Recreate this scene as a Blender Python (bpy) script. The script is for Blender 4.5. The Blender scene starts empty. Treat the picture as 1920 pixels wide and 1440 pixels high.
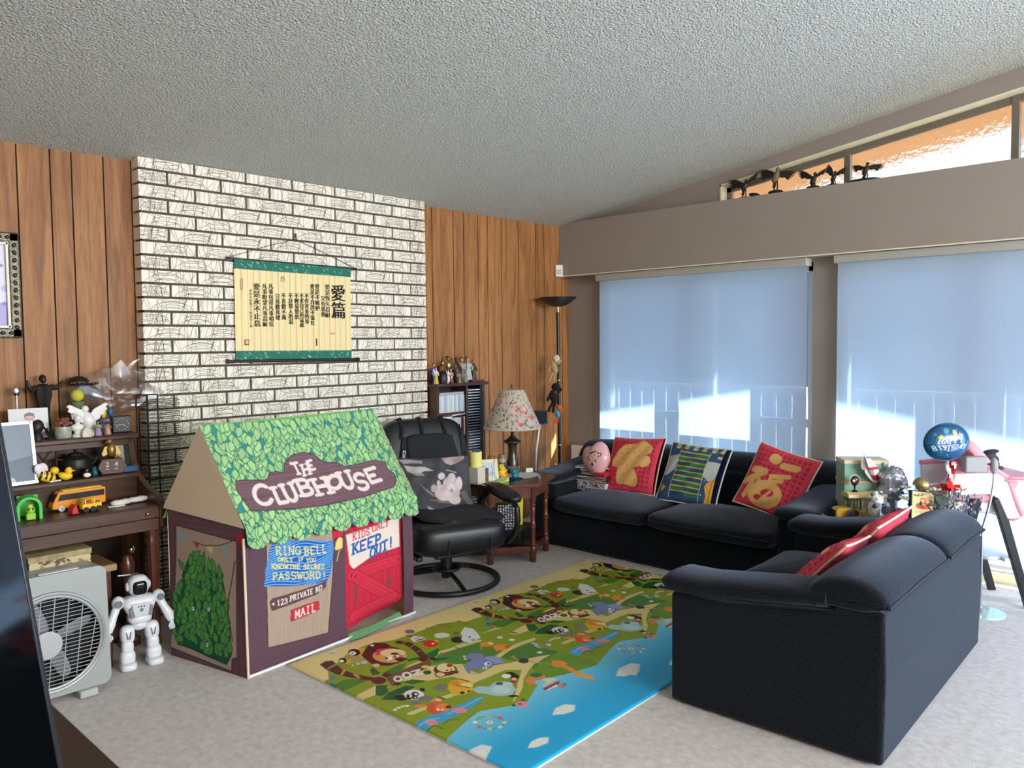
import bpy, bmesh, math, random, json
import numpy as np
from mathutils import Matrix, Vector, Euler
R = math.radians
sc = bpy.context.scene
COL = sc.collection

# ------------------------------------------------------------------ camera, sky, sun, fill lamps, exposure
cam_d = bpy.data.cameras.new('camera')
cam = bpy.data.objects.new('camera', cam_d); COL.objects.link(cam)
cam_d.sensor_width = 36.0
cam_d.lens = 1487.77 * 36.0 / 1920.0
cam_d.clip_start = 0.02
F_PITCH, F_YAW, F_ROLL = 0.0526066, 0.8123683, -0.0092910
_fw = Vector((math.sin(F_YAW)*math.cos(F_PITCH), math.cos(F_YAW)*math.cos(F_PITCH), -math.sin(F_PITCH)))
_r = Vector((math.cos(F_YAW), -math.sin(F_YAW), 0)); _u = _r.cross(_fw)
_r2 = _r*math.cos(F_ROLL) + _u*math.sin(F_ROLL); _u2 = _u*math.cos(F_ROLL) - _r*math.sin(F_ROLL)
cam.matrix_world = Matrix(((_r2.x, _u2.x, -_fw.x, 0), (_r2.y, _u2.y, -_fw.y, 0), (_r2.z, _u2.z, -_fw.z, 1.457), (0, 0, 0, 1)))
sc.camera = cam

SUN_DIR = Vector((-1.0, 2.1, -1.5)).normalized()
w = bpy.data.worlds.new('sky'); sc.world = w; w.use_nodes = True
nt = w.node_tree; bg = nt.nodes['Background']
sky = nt.nodes.new('ShaderNodeTexSky'); sky.sky_type = 'NISHITA'; sky.sun_disc = False
sky.sun_elevation = R(33); sky.sun_rotation = R(155)
nt.links.new(sky.outputs[0], bg.inputs[0]); bg.inputs[1].default_value = 0.24
sd = bpy.data.lights.new('sun', 'SUN'); sd.energy = 30.0; sd.angle = R(0.6); sd.color = (1.0, .95, .88)
sun = bpy.data.objects.new('sun', sd); COL.objects.link(sun)
sun.rotation_euler = SUN_DIR.to_track_quat('-Z', 'Y').to_euler()

def daylight_fill(name, loc, size, rot, energy, color):
    l = bpy.data.lights.new(name, 'AREA'); l.shape = 'RECTANGLE'; l.size, l.size_y = size
    l.energy = energy; l.color = color
    o = bpy.data.objects.new(name, l); COL.objects.link(o); o.location = loc; o.rotation_euler = rot
    return o
# area lamps added to brighten the room, standing in for unseen windows
daylight_fill('fill_patio', (5.25, -1.75, 1.05), (2.0, 1.9), (0, R(90), 0), 135, (.40, .64, 1.0))
daylight_fill('fill_rear', (2.2, -5.85, 2.15), (5.0, 1.1), (R(72), 0, 0), 400, (.95, .97, 1.0))
sc.view_settings.view_transform = 'Standard'; sc.view_settings.look = 'None'
sc.view_settings.gamma = 1.0; sc.view_settings.use_curve_mapping = False
sc.view_settings.exposure = 0.62
sc.cycles.max_bounces = 10; sc.cycles.transparent_max_bounces = 12; sc.cycles.diffuse_bounces = 7
sc.cycles.sample_clamp_indirect = 6.0

# ------------------------------------------------------------------ helpers
rnd = random.Random(7)
def l1(c):
    c = c/255.0
    return c/12.92 if c <= .04045 else ((c+.055)/1.055)**2.4
def lin(c): return (l1(c[0]), l1(c[1]), l1(c[2]), 1.0)
MC = {}
def M(name, col=(200, 200, 200), rough=.6, metal=0, spec=.5, noise=0, nsc=8, bump=0, bsc=60, stretch=None, coat=0, sheen=0, trans=0, alpha=1, emit=0):
    if name in MC: return MC[name]
    m = bpy.data.materials.new(name); MC[name] = m; m.use_nodes = True
    nt = m.node_tree; N = nt.nodes; Lk = nt.links; b = N['Principled BSDF']
    b.inputs['Base Color'].default_value = lin(col)
    b.inputs['Roughness'].default_value = rough; b.inputs['Metallic'].default_value = metal
    b.inputs['Specular IOR Level'].default_value = spec
    b.inputs['Coat Weight'].default_value = coat; b.inputs['Sheen Weight'].default_value = sheen
    b.inputs['Transmission Weight'].default_value = trans; b.inputs['Alpha'].default_value = alpha
    tc = N.new('ShaderNodeTexCoord')
    mp = N.new('ShaderNodeMapping'); Lk.new(tc.outputs['Object'], mp.inputs[0])
    if stretch: mp.inputs['Scale'].default_value = stretch
    if noise:
        t = N.new('ShaderNodeTexNoise'); t.inputs['Scale'].default_value = nsc; t.inputs['Detail'].default_value = 5
        Lk.new(mp.outputs[0], t.inputs[0])
        r = N.new('ShaderNodeValToRGB'); c = lin(col)
        r.color_ramp.elements[0].position = .3; r.color_ramp.elements[1].position = .7
        r.color_ramp.elements[0].color = tuple(max(0, v*(1-noise)) for v in c[:3])+(1,)
        r.color_ramp.elements[1].color = tuple(min(1, v*(1+noise)) for v in c[:3])+(1,)
        Lk.new(t.outputs[0], r.inputs[0]); Lk.new(r.outputs[0], b.inputs['Base Color'])
    if bump:
        t = N.new('ShaderNodeTexNoise'); t.inputs['Scale'].default_value = bsc; t.inputs['Detail'].default_value = 3
        Lk.new(mp.outputs[0], t.inputs[0])
        bp = N.new('ShaderNodeBump'); bp.inputs['Strength'].default_value = bump; bp.inputs['Distance'].default_value = .01
        Lk.new(t.outputs[0], bp.inputs['Height']); Lk.new(bp.outputs[0], b.inputs['Normal'])
    return m

def painted(name, rough=.7, spec=.4, bump=0, bsc=200, coat=0, metal=0, sub=0):
    """a printed surface: the print is the mesh colour attribute Col"""
    if name in MC: return MC[name]
    m = M(name, rough=rough, spec=spec, bump=bump, bsc=bsc, coat=coat, metal=metal)
    a = m.node_tree.nodes.new('ShaderNodeVertexColor'); a.layer_name = 'Col'
    m.node_tree.links.new(a.outputs[0], m.node_tree.nodes['Principled BSDF'].inputs['Base Color'])
    return m

class MB:
    """collects shapes and links them as ONE mesh object"""
    def __init__(s): s.v = []; s.f = []; s.m = []; s.T = Matrix.Identity(4)
    def raw(s, vs, fs, m=0):
        o = len(s.v); T = s.T
        s.v += [tuple(T @ Vector(p)) for p in vs]; s.f += [tuple(i+o for i in f) for f in fs]; s.m += [m]*len(fs); return s
    def box(s, c, d, rot=None, m=0):
        x, y, z = d[0]/2, d[1]/2, d[2]/2
        P = [Vector((sx*x, sy*y, sz*z)) for sx in (-1, 1) for sy in (-1, 1) for sz in (-1, 1)]
        if rot is not None: Q = Euler(rot).to_matrix(); P = [Q @ p for p in P]
        c = Vector(c)
        return s.raw([p+c for p in P], [(0, 1, 3, 2), (4, 6, 7, 5), (0, 4, 5, 1), (2, 3, 7, 6), (0, 2, 6, 4), (1, 5, 7, 3)], m)
    def b2(s, x0, x1, y0, y1, z0, z1, m=0): return s.box(((x0+x1)/2, (y0+y1)/2, (z0+z1)/2), (x1-x0, y1-y0, z1-z0), None, m)
    def tube(s, pts, r, n=8, m=0, closed=False, radii=None, caps=True):
        P = [Vector(p) for p in pts]; k = len(P); vs = []; fs = []
        up = None
        for i in range(k):
            a = P[(i-1) % k] if (closed or i > 0) else P[i]; b = P[(i+1) % k] if (closed or i < k-1) else P[i]
            t = (b-a).normalized()
            if up is None:
                up = Vector((0, 0, 1)) if abs(t.z) < .9 else Vector((1, 0, 0))
            x = t.cross(up).normalized(); up = x.cross(t).normalized()
            rr = radii[i] if radii else r
            for j in range(n):
                an = 2*math.pi*j/n; vs.append(P[i]+x*math.cos(an)*rr+up*math.sin(an)*rr)
        for i in range(k if closed else k-1):
            for j in range(n):
                a = i*n+j; b = i*n+(j+1) % n; c = ((i+1) % k)*n+(j+1) % n; d = ((i+1) % k)*n+j
                fs.append((a, b, c, d))
        if not closed and caps:
            fs.append(tuple(range(n))[::-1]); fs.append(tuple((k-1)*n+j for j in range(n)))
        return s.raw(vs, fs, m)
    def lathe(s, prof, n=24, m=0, c=(0, 0, 0), fl=None):
        """prof: (r,z) list; fl(angle)->radius factor"""
        vs = []; fs = []; k = len(prof); c = Vector(c)
        for (r, z) in prof:
            for j in range(n):
                an = 2*math.pi*j/n; q = r*(fl(an) if fl else 1); vs.append(c+Vector((q*math.cos(an), q*math.sin(an), z)))
        for i in range(k-1):
            for j in range(n): fs.append((i*n+j, i*n+(j+1) % n, (i+1)*n+(j+1) % n, (i+1)*n+j))
        if prof[0][0] > 1e-5: fs.append(tuple(range(n))[::-1])
        if prof[-1][0] > 1e-5: fs.append(tuple((k-1)*n+j for j in range(n)))
        return s.raw(vs, fs, m)
    def ell(s, c, r, n=16, k=10, m=0, rot=None, e1=1, e2=1, bend=None):
        """ellipsoid, squarer as e1 (side view) and e2 (plan) fall below 1"""
        g = lambda v, e: math.copysign(abs(v)**e, v)
        vs = []; fs = []; Q = Euler(rot).to_matrix() if rot is not None else None; c = Vector(c)
        for i in range(k+1):
            a = -math.pi/2+math.pi*i/k
            for j in range(n):
                b = 2*math.pi*j/n
                p = Vector((r[0]*g(math.cos(a), e1)*g(math.cos(b), e2), r[1]*g(math.cos(a), e1)*g(math.sin(b), e2), r[2]*g(math.sin(a), e1)))
                if bend: p = Vector(bend(p))
                if Q is not None: p = Q @ p
                vs.append(p+c)
        for i in range(k):
            for j in range(n): fs.append((i*n+j, i*n+(j+1) % n, (i+1)*n+(j+1) % n, (i+1)*n+j))
        return s.raw(vs, fs, m)
    def prism(s, poly, a, b, axis='z', m=0):
        """2-D polygon pushed from a to b along an axis: z->(x,y), y->(x,z), x->(y,z)"""
        n = len(poly)
        put = {'z': lambda p, h: (p[0], p[1], h), 'y': lambda p, h: (p[0], h, p[1]), 'x': lambda p, h: (h, p[0], p[1])}[axis]
        vs = [put(p, a) for p in poly]+[put(p, b) for p in poly]
        fs = [tuple(range(n))[::-1], tuple(range(n, 2*n))]+[(i, (i+1) % n, n+(i+1) % n, n+i) for i in range(n)]
        return s.raw(vs, fs, m)
    def sweep(s, prof, x0, x1, er=.04, ne=5, m=0, mid=10, warp=None):
        """closed (y,z) profile swept along x with rounded ends of depth er"""
        cy = sum(p[0] for p in prof)/len(prof); cz = sum(p[1] for p in prof)/len(prof)
        st = []
        for i in range(ne+1):
            a = math.pi/2*i/ne; st.append((x0+er*(1-math.sin(a)) if False else x0+er*(1-math.cos(a)), math.sin(a)))
        st2 = [(x0+x1-x, k) for x, k in st][::-1]
        xs = st+[(x0+er+(x1-x0-2*er)*i/mid, 1) for i in range(1, mid)]+st2
        size = max(max(abs(p[0]-cy), abs(p[1]-cz)) for p in prof); q = max(0, 1-er/size)
        n = len(prof); vs = []; fs = []
        for (x, k) in xs:
            kk = q+(1-q)*k
            for p in prof:
                pt = (x, cy+(p[0]-cy)*kk, cz+(p[1]-cz)*kk)
                vs.append(warp(*pt) if warp else pt)
        K = len(xs)
        for i in range(K-1):
            for j in range(n): fs.append((i*n+j, i*n+(j+1) % n, (i+1)*n+(j+1) % n, (i+1)*n+j))
        fs.append(tuple(range(n))[::-1]); fs.append(tuple((K-1)*n+j for j in range(n)))
        return s.raw(vs, fs, m)
    def build(s, name, mats, parent=None, smooth=True, bevel=0, seg=2, angle=38, sub=0):
        me = bpy.data.meshes.new(name); me.from_pydata(s.v, [], s.f)
        if not isinstance(mats, (list, tuple)): mats = [mats]
        for q in mats: me.materials.append(q)
        me.polygons.foreach_set('material_index', s.m)
        bm = bmesh.new(); bm.from_mesh(me); bmesh.ops.recalc_face_normals(bm, faces=bm.faces); bm.to_mesh(me); bm.free()
        if smooth:
            me.polygons.foreach_set('use_smooth', [True]*len(me.polygons)); me.set_sharp_from_angle(angle=R(angle))
        o = bpy.data.objects.new(name, me); COL.objects.link(o)
        if bevel:
            q = o.modifiers.new('bevel', 'BEVEL'); q.width = bevel; q.segments = seg; q.limit_method = 'ANGLE'; q.angle_limit = R(50)
        if sub:
            q = o.modifiers.new('sub', 'SUBSURF'); q.levels = sub; q.render_levels = sub
        if parent is not None: o.parent = parent
        return o
def tag(o, label, cat, group=None, kind=None):
    o['label'] = label; o['category'] = cat
    if group: o['group'] = group
    if kind: o['kind'] = kind
    return o
def thing(name, label, cat, loc=(0, 0, 0), rz=0, group=None):
    o = bpy.data.objects.new(name, None); COL.objects.link(o); o.empty_display_size = .05
    o.location = loc; o.rotation_euler = (0, 0, rz)
    return tag(o, label, cat, group)
def solo(o, label, cat, loc=(0, 0, 0), rz=0, group=None, rot=None):
    o.location = loc; o.rotation_euler = rot if rot else (0, 0, rz)
    return tag(o, label, cat, group)
def struct(name, mb, mats, **k):
    o = mb.build(name, mats, **k); o['kind'] = 'structure'; return o
def rrect(w, h, r, n=5, cx=0, cy=0):
    P = []
    for (sx, sy, a0) in ((1, 1, 0), (-1, 1, 90), (-1, -1, 180), (1, -1, 270)):
        for i in range(n+1):
            a = R(a0+90*i/n); P.append((cx+sx*(w/2-r)+r*math.cos(a), cy+sy*(h/2-r)+r*math.sin(a)))
    return P

# ------------------------------------------------------------------ prints: a small painter for patterned cloth, paper and plastic
class Canvas:
    def __init__(s, w, h, cell, bgc=(255, 255, 255), ss=2):
        s.w, s.h, s.cell, s.ss = w, h, cell, ss
        s.nx, s.ny = max(2, int(round(w/cell))), max(2, int(round(h/cell)))
        s.H, s.W = s.ny*ss+ss, s.nx*ss+ss
        s.k = s.nx*ss/w; s.ky = s.ny*ss/h
        s.a = np.zeros((s.H, s.W, 3), np.float32); s.a[:] = bgc
    def win(s, x0, y0, x1, y1):
        i0 = max(0, int(x0*s.k)-1); i1 = min(s.W, int(x1*s.k)+3); j0 = max(0, int(y0*s.ky)-1); j1 = min(s.H, int(y1*s.ky)+3)
        if i0 >= i1 or j0 >= j1: return None
        X, Y = np.meshgrid((np.arange(i0, i1)+.5)/s.k-.5/s.k*s.ss, (np.arange(j0, j1)+.5)/s.ky-.5/s.ky*s.ss)
        return i0, i1, j0, j1, X, Y
    def put(s, wn, mask, col, a=1.0):
        i0, i1, j0, j1 = wn[:4]; r = s.a[j0:j1, i0:i1]
        if callable(col): r[mask] = col(wn[4], wn[5])[mask]
        else: r[mask] = r[mask]*(1-a)+np.array(col, np.float32)*a
    def poly(s, pts, col, a=1.0, line=None, lw=0):
        P = np.array(pts, float); wn = s.win(P[:, 0].min(), P[:, 1].min(), P[:, 0].max(), P[:, 1].max())
        if wn is None: return
        X, Y = wn[4], wn[5]; ins = np.zeros(X.shape, bool); n = len(P)
        for i in range(n):
            x1, y1 = P[i]; x2, y2 = P[(i+1) % n]
            if y1 == y2: continue
            c = (y1 > Y) != (y2 > Y)
            ins ^= c & (X < (x2-x1)*(Y-y1)/(y2-y1)+x1)
        s.put(wn, ins, col, a)
        if line is not None: s.stroke(list(pts)+[pts[0]], lw, line)
    def tri(s, tris, col):
        for t in tris: s.poly(t, col)
    def stroke(s, pts, wd, col, a=1.0):
        for p, q in zip(pts[:-1], pts[1:]):
            wn = s.win(min(p[0], q[0])-wd, min(p[1], q[1])-wd, max(p[0], q[0])+wd, max(p[1], q[1])+wd)
            if wn is None: continue
            X, Y = wn[4], wn[5]; dx, dy = q[0]-p[0], q[1]-p[1]; L = dx*dx+dy*dy+1e-12
            t = np.clip(((X-p[0])*dx+(Y-p[1])*dy)/L, 0, 1)
            s.put(wn, (X-p[0]-t*dx)**2+(Y-p[1]-t*dy)**2 <= (wd/2)**2, col, a)
    def ell(s, c, ex, ey, col, a=1.0):
        rx = math.hypot(ex[0], ey[0]); ry = math.hypot(ex[1], ey[1])
        wn = s.win(c[0]-rx, c[1]-ry, c[0]+rx, c[1]+ry)
        if wn is None: return
        X, Y = wn[4]-c[0], wn[5]-c[1]; d = ex[0]*ey[1]-ex[1]*ey[0]
        if abs(d) < 1e-12: return
        u = (X*ey[1]-Y*ey[0])/d; v = (Y*ex[0]-X*ex[1])/d
        s.put(wn, u*u+v*v <= 1, col, a)
    def circ(s, x, y, r, col, ry=None): s.ell((x, y), (r, 0), (0, ry or r), col)
    def leaf(s, x, y, L, W, an, col, line=None, lw=0):
        c, n = math.cos(an), math.sin(an); P = []
        for t, k in ((0, 0), (.2, .75), (.45, 1), (.75, .6), (1, 0), (.75, -.6), (.45, -1), (.2, -.75)):
            P.append((x+c*t*L-n*k*W/2, y+n*t*L+c*k*W/2))
        s.poly(P, col, 1, line, lw)
    def glyph(s, ch, o, ex, ey, col, wd=.2):
        """one letter drawn with slab-ended strokes; o bottom left, ex along the line, ey up"""
        for st in GLYPH.get(ch, []):
            pts = [(o[0]+ex[0]*x+ey[0]*y, o[1]+ex[1]*x+ey[1]*y) for x, y in st]
            s.stroke(pts, wd, col)
        for (x, y, hw) in SERIF.get(ch, []):
            s.stroke([(o[0]+ex[0]*(x+k*hw)+ey[0]*y, o[1]+ex[1]*(x+k*hw)+ey[1]*y) for k in (-1, 1)], wd*.75, col)
    def vertcol(s):
        a = s.a; ss = s.ss
        a = a[:(s.ny+1)*ss, :(s.nx+1)*ss].reshape(s.ny+1, ss, s.nx+1, ss, 3).mean((1, 3))/255.0
        a = np.where(a <= .04045, a/12.92, ((a+.055)/1.055)**2.4)
        return np.concatenate([a, np.ones(a.shape[:2]+(1,))], 2).astype(np.float32)
    def mesh(s, name, fn, mat, parent=None, keep=None, back=0, smooth=True):
        """lay the print on a surface: fn(u,v in metres)->(x,y,z); back>0 gives the sheet a thickness"""
        u, v = np.meshgrid(np.linspace(0, s.w, s.nx+1), np.linspace(0, s.h, s.ny+1))
        x, y, z = fn(u, v); V = np.stack([x+0*u, y+0*u, z+0*u], 2).reshape(-1, 3)
        n1 = s.nx+1; i = np.arange(s.nx)[None, :]+n1*np.arange(s.ny)[:, None]
        Fq = np.stack([i, i+n1, i+n1+1, i+1], 2).reshape(-1, 4)
        if keep is not None:
            uc = (u[:-1, :-1]+u[1:, 1:])/2; vc = (v[:-1, :-1]+v[1:, 1:])/2
            Fq = Fq[keep(uc, vc).reshape(-1)]
        me = bpy.data.meshes.new(name); me.vertices.add(len(V)); me.vertices.foreach_set('co', V.astype(np.float32).ravel())
        me.loops.add(len(Fq)*4); me.polygons.add(len(Fq))
        me.loops.foreach_set('vertex_index', Fq.astype(np.int32).ravel())
        me.polygons.foreach_set('loop_start', np.arange(0, len(Fq)*4, 4, dtype=np.int32))
        me.update(calc_edges=True)
        at = me.color_attributes.new('Col', 'FLOAT_COLOR', 'POINT'); at.data.foreach_set('color', s.vertcol().ravel())
        me.materials.append(mat); me.polygons.foreach_set('use_smooth', [smooth]*len(Fq))
        o = bpy.data.objects.new(name, me); COL.objects.link(o)
        if parent is not None: o.parent = parent
        return o
def arc(cx, cy, rx, ry, a0, a1, n=10): return [(cx+rx*math.cos(R(a0+(a1-a0)*i/n)), cy+ry*math.sin(R(a0+(a1-a0)*i/n))) for i in range(n+1)]
GLYPH = {
 'A': [[(.08, 0), (.5, 1), (.92, 0)], [(.25, .38), (.75, .38)]], 'B': [[(.15, 0), (.15, 1)], [(.15, 1), (.5, 1)]+arc(.5, .76, .3, .24, 90, -90)+[(.15, .52)], [(.5, .52)]+arc(.5, .26, .38, .26, 90, -90)+[(.15, 0)]],
 'C': [arc(.55, .5, .45, .5, 48, 318, 16)], 'D': [[(.15, 0), (.15, 1), (.45, 1)]+arc(.45, .5, .45, .5, 90, -90)+[(.15, 0)]], 'E': [[(.92, 1), (.15, 1), (.15, 0), (.92, 0)], [(.15, .5), (.65, .5)]],
 'F': [[(.92, 1), (.15, 1), (.15, 0)], [(.15, .5), (.65, .5)]], 'G': [arc(.55, .5, .45, .5, 45, 340, 16)+[(.95, .42), (.6, .42)]], 'H': [[(.15, 0), (.15, 1)], [(.85, 0), (.85, 1)], [(.15, .5), (.85, .5)]], 'I': [[(.5, 0), (.5, 1)]],
 'K': [[(.15, 0), (.15, 1)], [(.85, 1), (.18, .42)], [(.38, .55), (.9, 0)]], 'L': [[(.25, 1), (.25, 0), (.92, 0)]], 'M': [[(.1, 0), (.1, 1), (.5, .3), (.9, 1), (.9, 0)]], 'N': [[(.12, 0), (.12, 1), (.88, 0), (.88, 1)]],
 'O': [arc(.5, .5, .46, .5, 0, 360, 20)], 'P': [[(.18, 0), (.18, 1), (.5, 1)]+arc(.5, .73, .34, .27, 90, -90)+[(.18, .46)]], 'R': [[(.18, 0), (.18, 1), (.5, 1)]+arc(.5, .75, .32, .25, 90, -90)+[(.18, .5)], [(.5, .5), (.92, 0)]],
 'S': [arc(.5, .75, .38, .25, 30, 270, 10)+arc(.5, .25, .4, .25, 90, -150, 10)], 'T': [[(.02, 1), (.98, 1)], [(.5, 1), (.5, 0)]], 'U': [[(.12, 1), (.12, .4)]+arc(.5, .4, .38, .4, 180, 360)+[(.88, .4), (.88, 1)]], 'V': [[(.06, 1), (.5, 0), (.94, 1)]],
 'W': [[(.02, 1), (.27, 0), (.5, .8), (.73, 0), (.98, 1)]], 'Y': [[(.05, 1), (.5, .45), (.95, 1)], [(.5, .45), (.5, 0)]], '1': [[(.25, .8), (.5, 1), (.5, 0)]], '2': [arc(.48, .7, .38, .3, 160, -30)+[(.1, 0), (.92, 0)]], '3': [arc(.45, .75, .35, .25, 150, -90), arc(.45, .26, .42, .26, 90, -150)],
 '4': [[(.7, 0), (.7, 1), (.05, .3), (.95, .3)]], '!': [[(.5, 1), (.5, .32)], [(.5, .02), (.5, .04)]],
}
SERIF = {'B': [(.15, 0, .2), (.15, 1, .2)], 'H': [(.15, 0, .2), (.15, 1, .2), (.85, 0, .2), (.85, 1, .2)], 'I': [(.5, 0, .3), (.5, 1, .3)], 'K': [(.15, 0, .2), (.15, 1, .2), (.9, 0, .16), (.85, 1, .16)], 'L': [(.25, 1, .25)], 'M': [(.1, 0, .16), (.9, 0, .16)], 'N': [(.12, 0, .18), (.88, 1, .18)],
 'P': [(.18, 0, .25), (.18, 1, .2)], 'R': [(.18, 0, .2), (.92, 0, .14), (.18, 1, .2)], 'T': [(.5, 0, .28)], 'U': [(.12, 1, .2), (.88, 1, .2)], 'A': [(.08, 0, .18), (.92, 0, .18)], 'V': [(.06, 1, .16), (.94, 1, .16)], 'W': [(.02, 1, .15), (.98, 1, .15)], 'Y': [(.05, 1, .16), (.95, 1, .16), (.5, 0, .22)], '1': [(.5, 0, .3)], 'D': [(.15, 0, .16), (.15, 1, .16)]}
def text_mesh(name, body, size, mat, parent=None, ext=0, off=0, align='LEFT', vertical=False, space=1.0):
    """lettering as a flat or slightly raised mesh in its own x-y plane"""
    c = bpy.data.curves.new(name, 'FONT'); c.body = body; c.size = size; c.extrude = ext; c.offset = off; c.align_x = align; c.space_line = space
    t = bpy.data.objects.new(name, c); COL.objects.link(t)
    me = bpy.data.meshes.new_from_object(t.evaluated_get(bpy.context.evaluated_depsgraph_get()))
    bpy.data.objects.remove(t); me.materials.clear(); me.materials.append(mat)
    o = bpy.data.objects.new(name, me); COL.objects.link(o)
    if parent is not None: o.parent = parent
    return o
def text_tris(body, size=1.0, off=0):
    o = text_mesh('glyphs', body, size, M('ink', (25, 22, 20), rough=.8), off=off); me = o.data; me.calc_loop_triangles()
    T = [[tuple(me.vertices[i].co[:2]) for i in t.vertices] for t in me.loop_triangles]
    bpy.data.objects.remove(o); bpy.data.meshes.remove(me); return T
# ------------------------------------------------------------------ room
YB, XW, XB = 4.43, 5.385, 5.26
XL, YR = -2.4, -6.0
CS, RIDGE = .168, -1.8
EAVE_RIDGE = -.4
def eave_z(y): return 2.44+CS*(YB-y) if y > EAVE_RIDGE else 2.44+CS*(YB-EAVE_RIDGE)-CS*(EAVE_RIDGE-y)
def ceil_z(y): return 2.44+CS*(YB-y) if y > RIDGE else 2.44+CS*(YB-RIDGE)-CS*(RIDGE-y)
m_carpet = M('carpet', (216, 206, 199), rough=.95, spec=.1, noise=.05, nsc=14, bump=.7, bsc=320, sheen=.3)
_n = m_carpet.node_tree.nodes; _c2 = _n.new('ShaderNodeTexNoise'); _c2.inputs['Scale'].default_value = 300
_mx = _n.new('ShaderNodeMixRGB'); _mx.blend_type = 'OVERLAY'; _mx.inputs[0].default_value = .55
_ramp = [x for x in _n if x.type == 'VALTORGB'][0]
m_carpet.node_tree.links.new(_ramp.outputs[0], _mx.inputs[1]); m_carpet.node_tree.links.new(_c2.outputs[0], _mx.inputs[2])
m_carpet.node_tree.links.new(_mx.outputs[0], _n['Principled BSDF'].inputs['Base Color'])
m_popcorn = M('popcorn_ceiling', (210, 210, 199), rough=.95, spec=.1, noise=.16, nsc=150, bump=1.0, bsc=95)
for _x in m_popcorn.node_tree.nodes:
    if _x.type == 'BUMP': _x.inputs['Distance'].default_value = .03
m_paint = M('wall_paint', (154, 144, 136), rough=.6, spec=.3, noise=.02, nsc=3, bump=.06, bsc=140)
m_cream = M('cream_trim', (232, 226, 196), rough=.45)
m_white = M('white_trim', (235, 235, 230), rough=.4)
m_bar = M('window_bar', (120, 112, 100), rough=.4, metal=.3)
m_alu = M('white_frame', (225, 228, 228), rough=.35)

def wood_mat(name, col, dark, rough=.35, axis='z', scale=1.0, coat=0.0, plank=True):
    m = M(name, col, rough=rough, coat=coat); nt = m.node_tree; N = nt.nodes; Lk = nt.links
    tc = [x for x in N if x.type == 'TEX_COORD'][0]
    mp = N.new('ShaderNodeMapping'); k = {'z': (9, 9, .7), 'x': (.7, 9, 9), 'y': (9, .7, 9)}[axis]; mp.inputs['Scale'].default_value = tuple(v*scale for v in k)
    Lk.new(tc.outputs['Object'], mp.inputs[0])
    t = N.new('ShaderNodeTexNoise'); t.inputs['Scale'].default_value = 1.6; t.inputs['Detail'].default_value = 8; t.inputs['Distortion'].default_value = 1.6
    g = N.new('ShaderNodeTexNoise'); g.inputs['Scale'].default_value = 14; g.inputs['Detail'].default_value = 3
    Lk.new(mp.outputs[0], t.inputs[0]); Lk.new(mp.outputs[0], g.inputs[0])
    r = N.new('ShaderNodeValToRGB'); r.color_ramp.elements[0].position = .28; r.color_ramp.elements[0].color = lin(dark)
    r.color_ramp.elements[1].position = .62; r.color_ramp.elements[1].color = lin(col)
    Lk.new(t.outputs[0], r.inputs[0])
    mx = N.new('ShaderNodeMixRGB'); mx.blend_type = 'MULTIPLY'; mx.inputs[0].default_value = .45
    r2 = N.new('ShaderNodeValToRGB'); r2.color_ramp.elements[0].position = .3; r2.color_ramp.elements[0].color = (.55, .5, .45, 1); r2.color_ramp.elements[1].position = .6
    Lk.new(g.outputs[0], r2.inputs[0]); Lk.new(r.outputs[0], mx.inputs[1]); Lk.new(r2.outputs[0], mx.inputs[2])
    out = mx.outputs[0]
    if plank:
        a = N.new('ShaderNodeAttribute'); a.attribute_name = 'tone'; a.attribute_type = 'GEOMETRY'
        h = N.new('ShaderNodeHueSaturation'); Lk.new(out, h.inputs['Color'])
        ad = N.new('ShaderNodeMath'); ad.operation = 'ADD'; ad.inputs[1].default_value = 1.0; Lk.new(a.outputs['Fac'], ad.inputs[0]); Lk.new(ad.outputs[0], h.inputs['Value']); out = h.outputs[0]
    Lk.new(out, N['Principled BSDF'].inputs['Base Color'])
    return m
m_panel = wood_mat('oak_panelling', (172, 120, 72), (130, 84, 46), rough=.5, coat=0)
m_panel.node_tree.nodes['Principled BSDF'].inputs['Specular IOR Level'].default_value = .3
m_groove = M('panel_groove', (48, 26, 14), rough=.8)
m_walnut = wood_mat('walnut', (84, 52, 36), (58, 33, 22), rough=.38, axis='x', plank=False)
m_walnut_v = wood_mat('walnut_upright', (84, 52, 36), (58, 33, 22), rough=.38, axis='z', plank=False)
m_cherry = wood_mat('cherry', (110, 62, 44), (78, 40, 28), rough=.3, axis='z', plank=False, coat=.2)
m_pine = wood_mat('pale_wood', (176, 140, 104), (146, 108, 74), rough=.5, axis='x', plank=False)

# floor and ceiling
struct('floor', MB().b2(XL-.1, XW+.15, YR-.1, YB+.1, -.12, 0), m_carpet, smooth=False)
cm = MB()
cm.prism([(YB+.1, ceil_z(YB+.1)), (YB+.1, 2.75), (RIDGE, ceil_z(RIDGE)+.2), (YR-.1, ceil_z(YR)+.25), (YR-.1, ceil_z(YR-.1)), (RIDGE, ceil_z(RIDGE))], XL-.1, XW+.15, 'x')
struct('ceiling', cm, m_popcorn, smooth=False)
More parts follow.
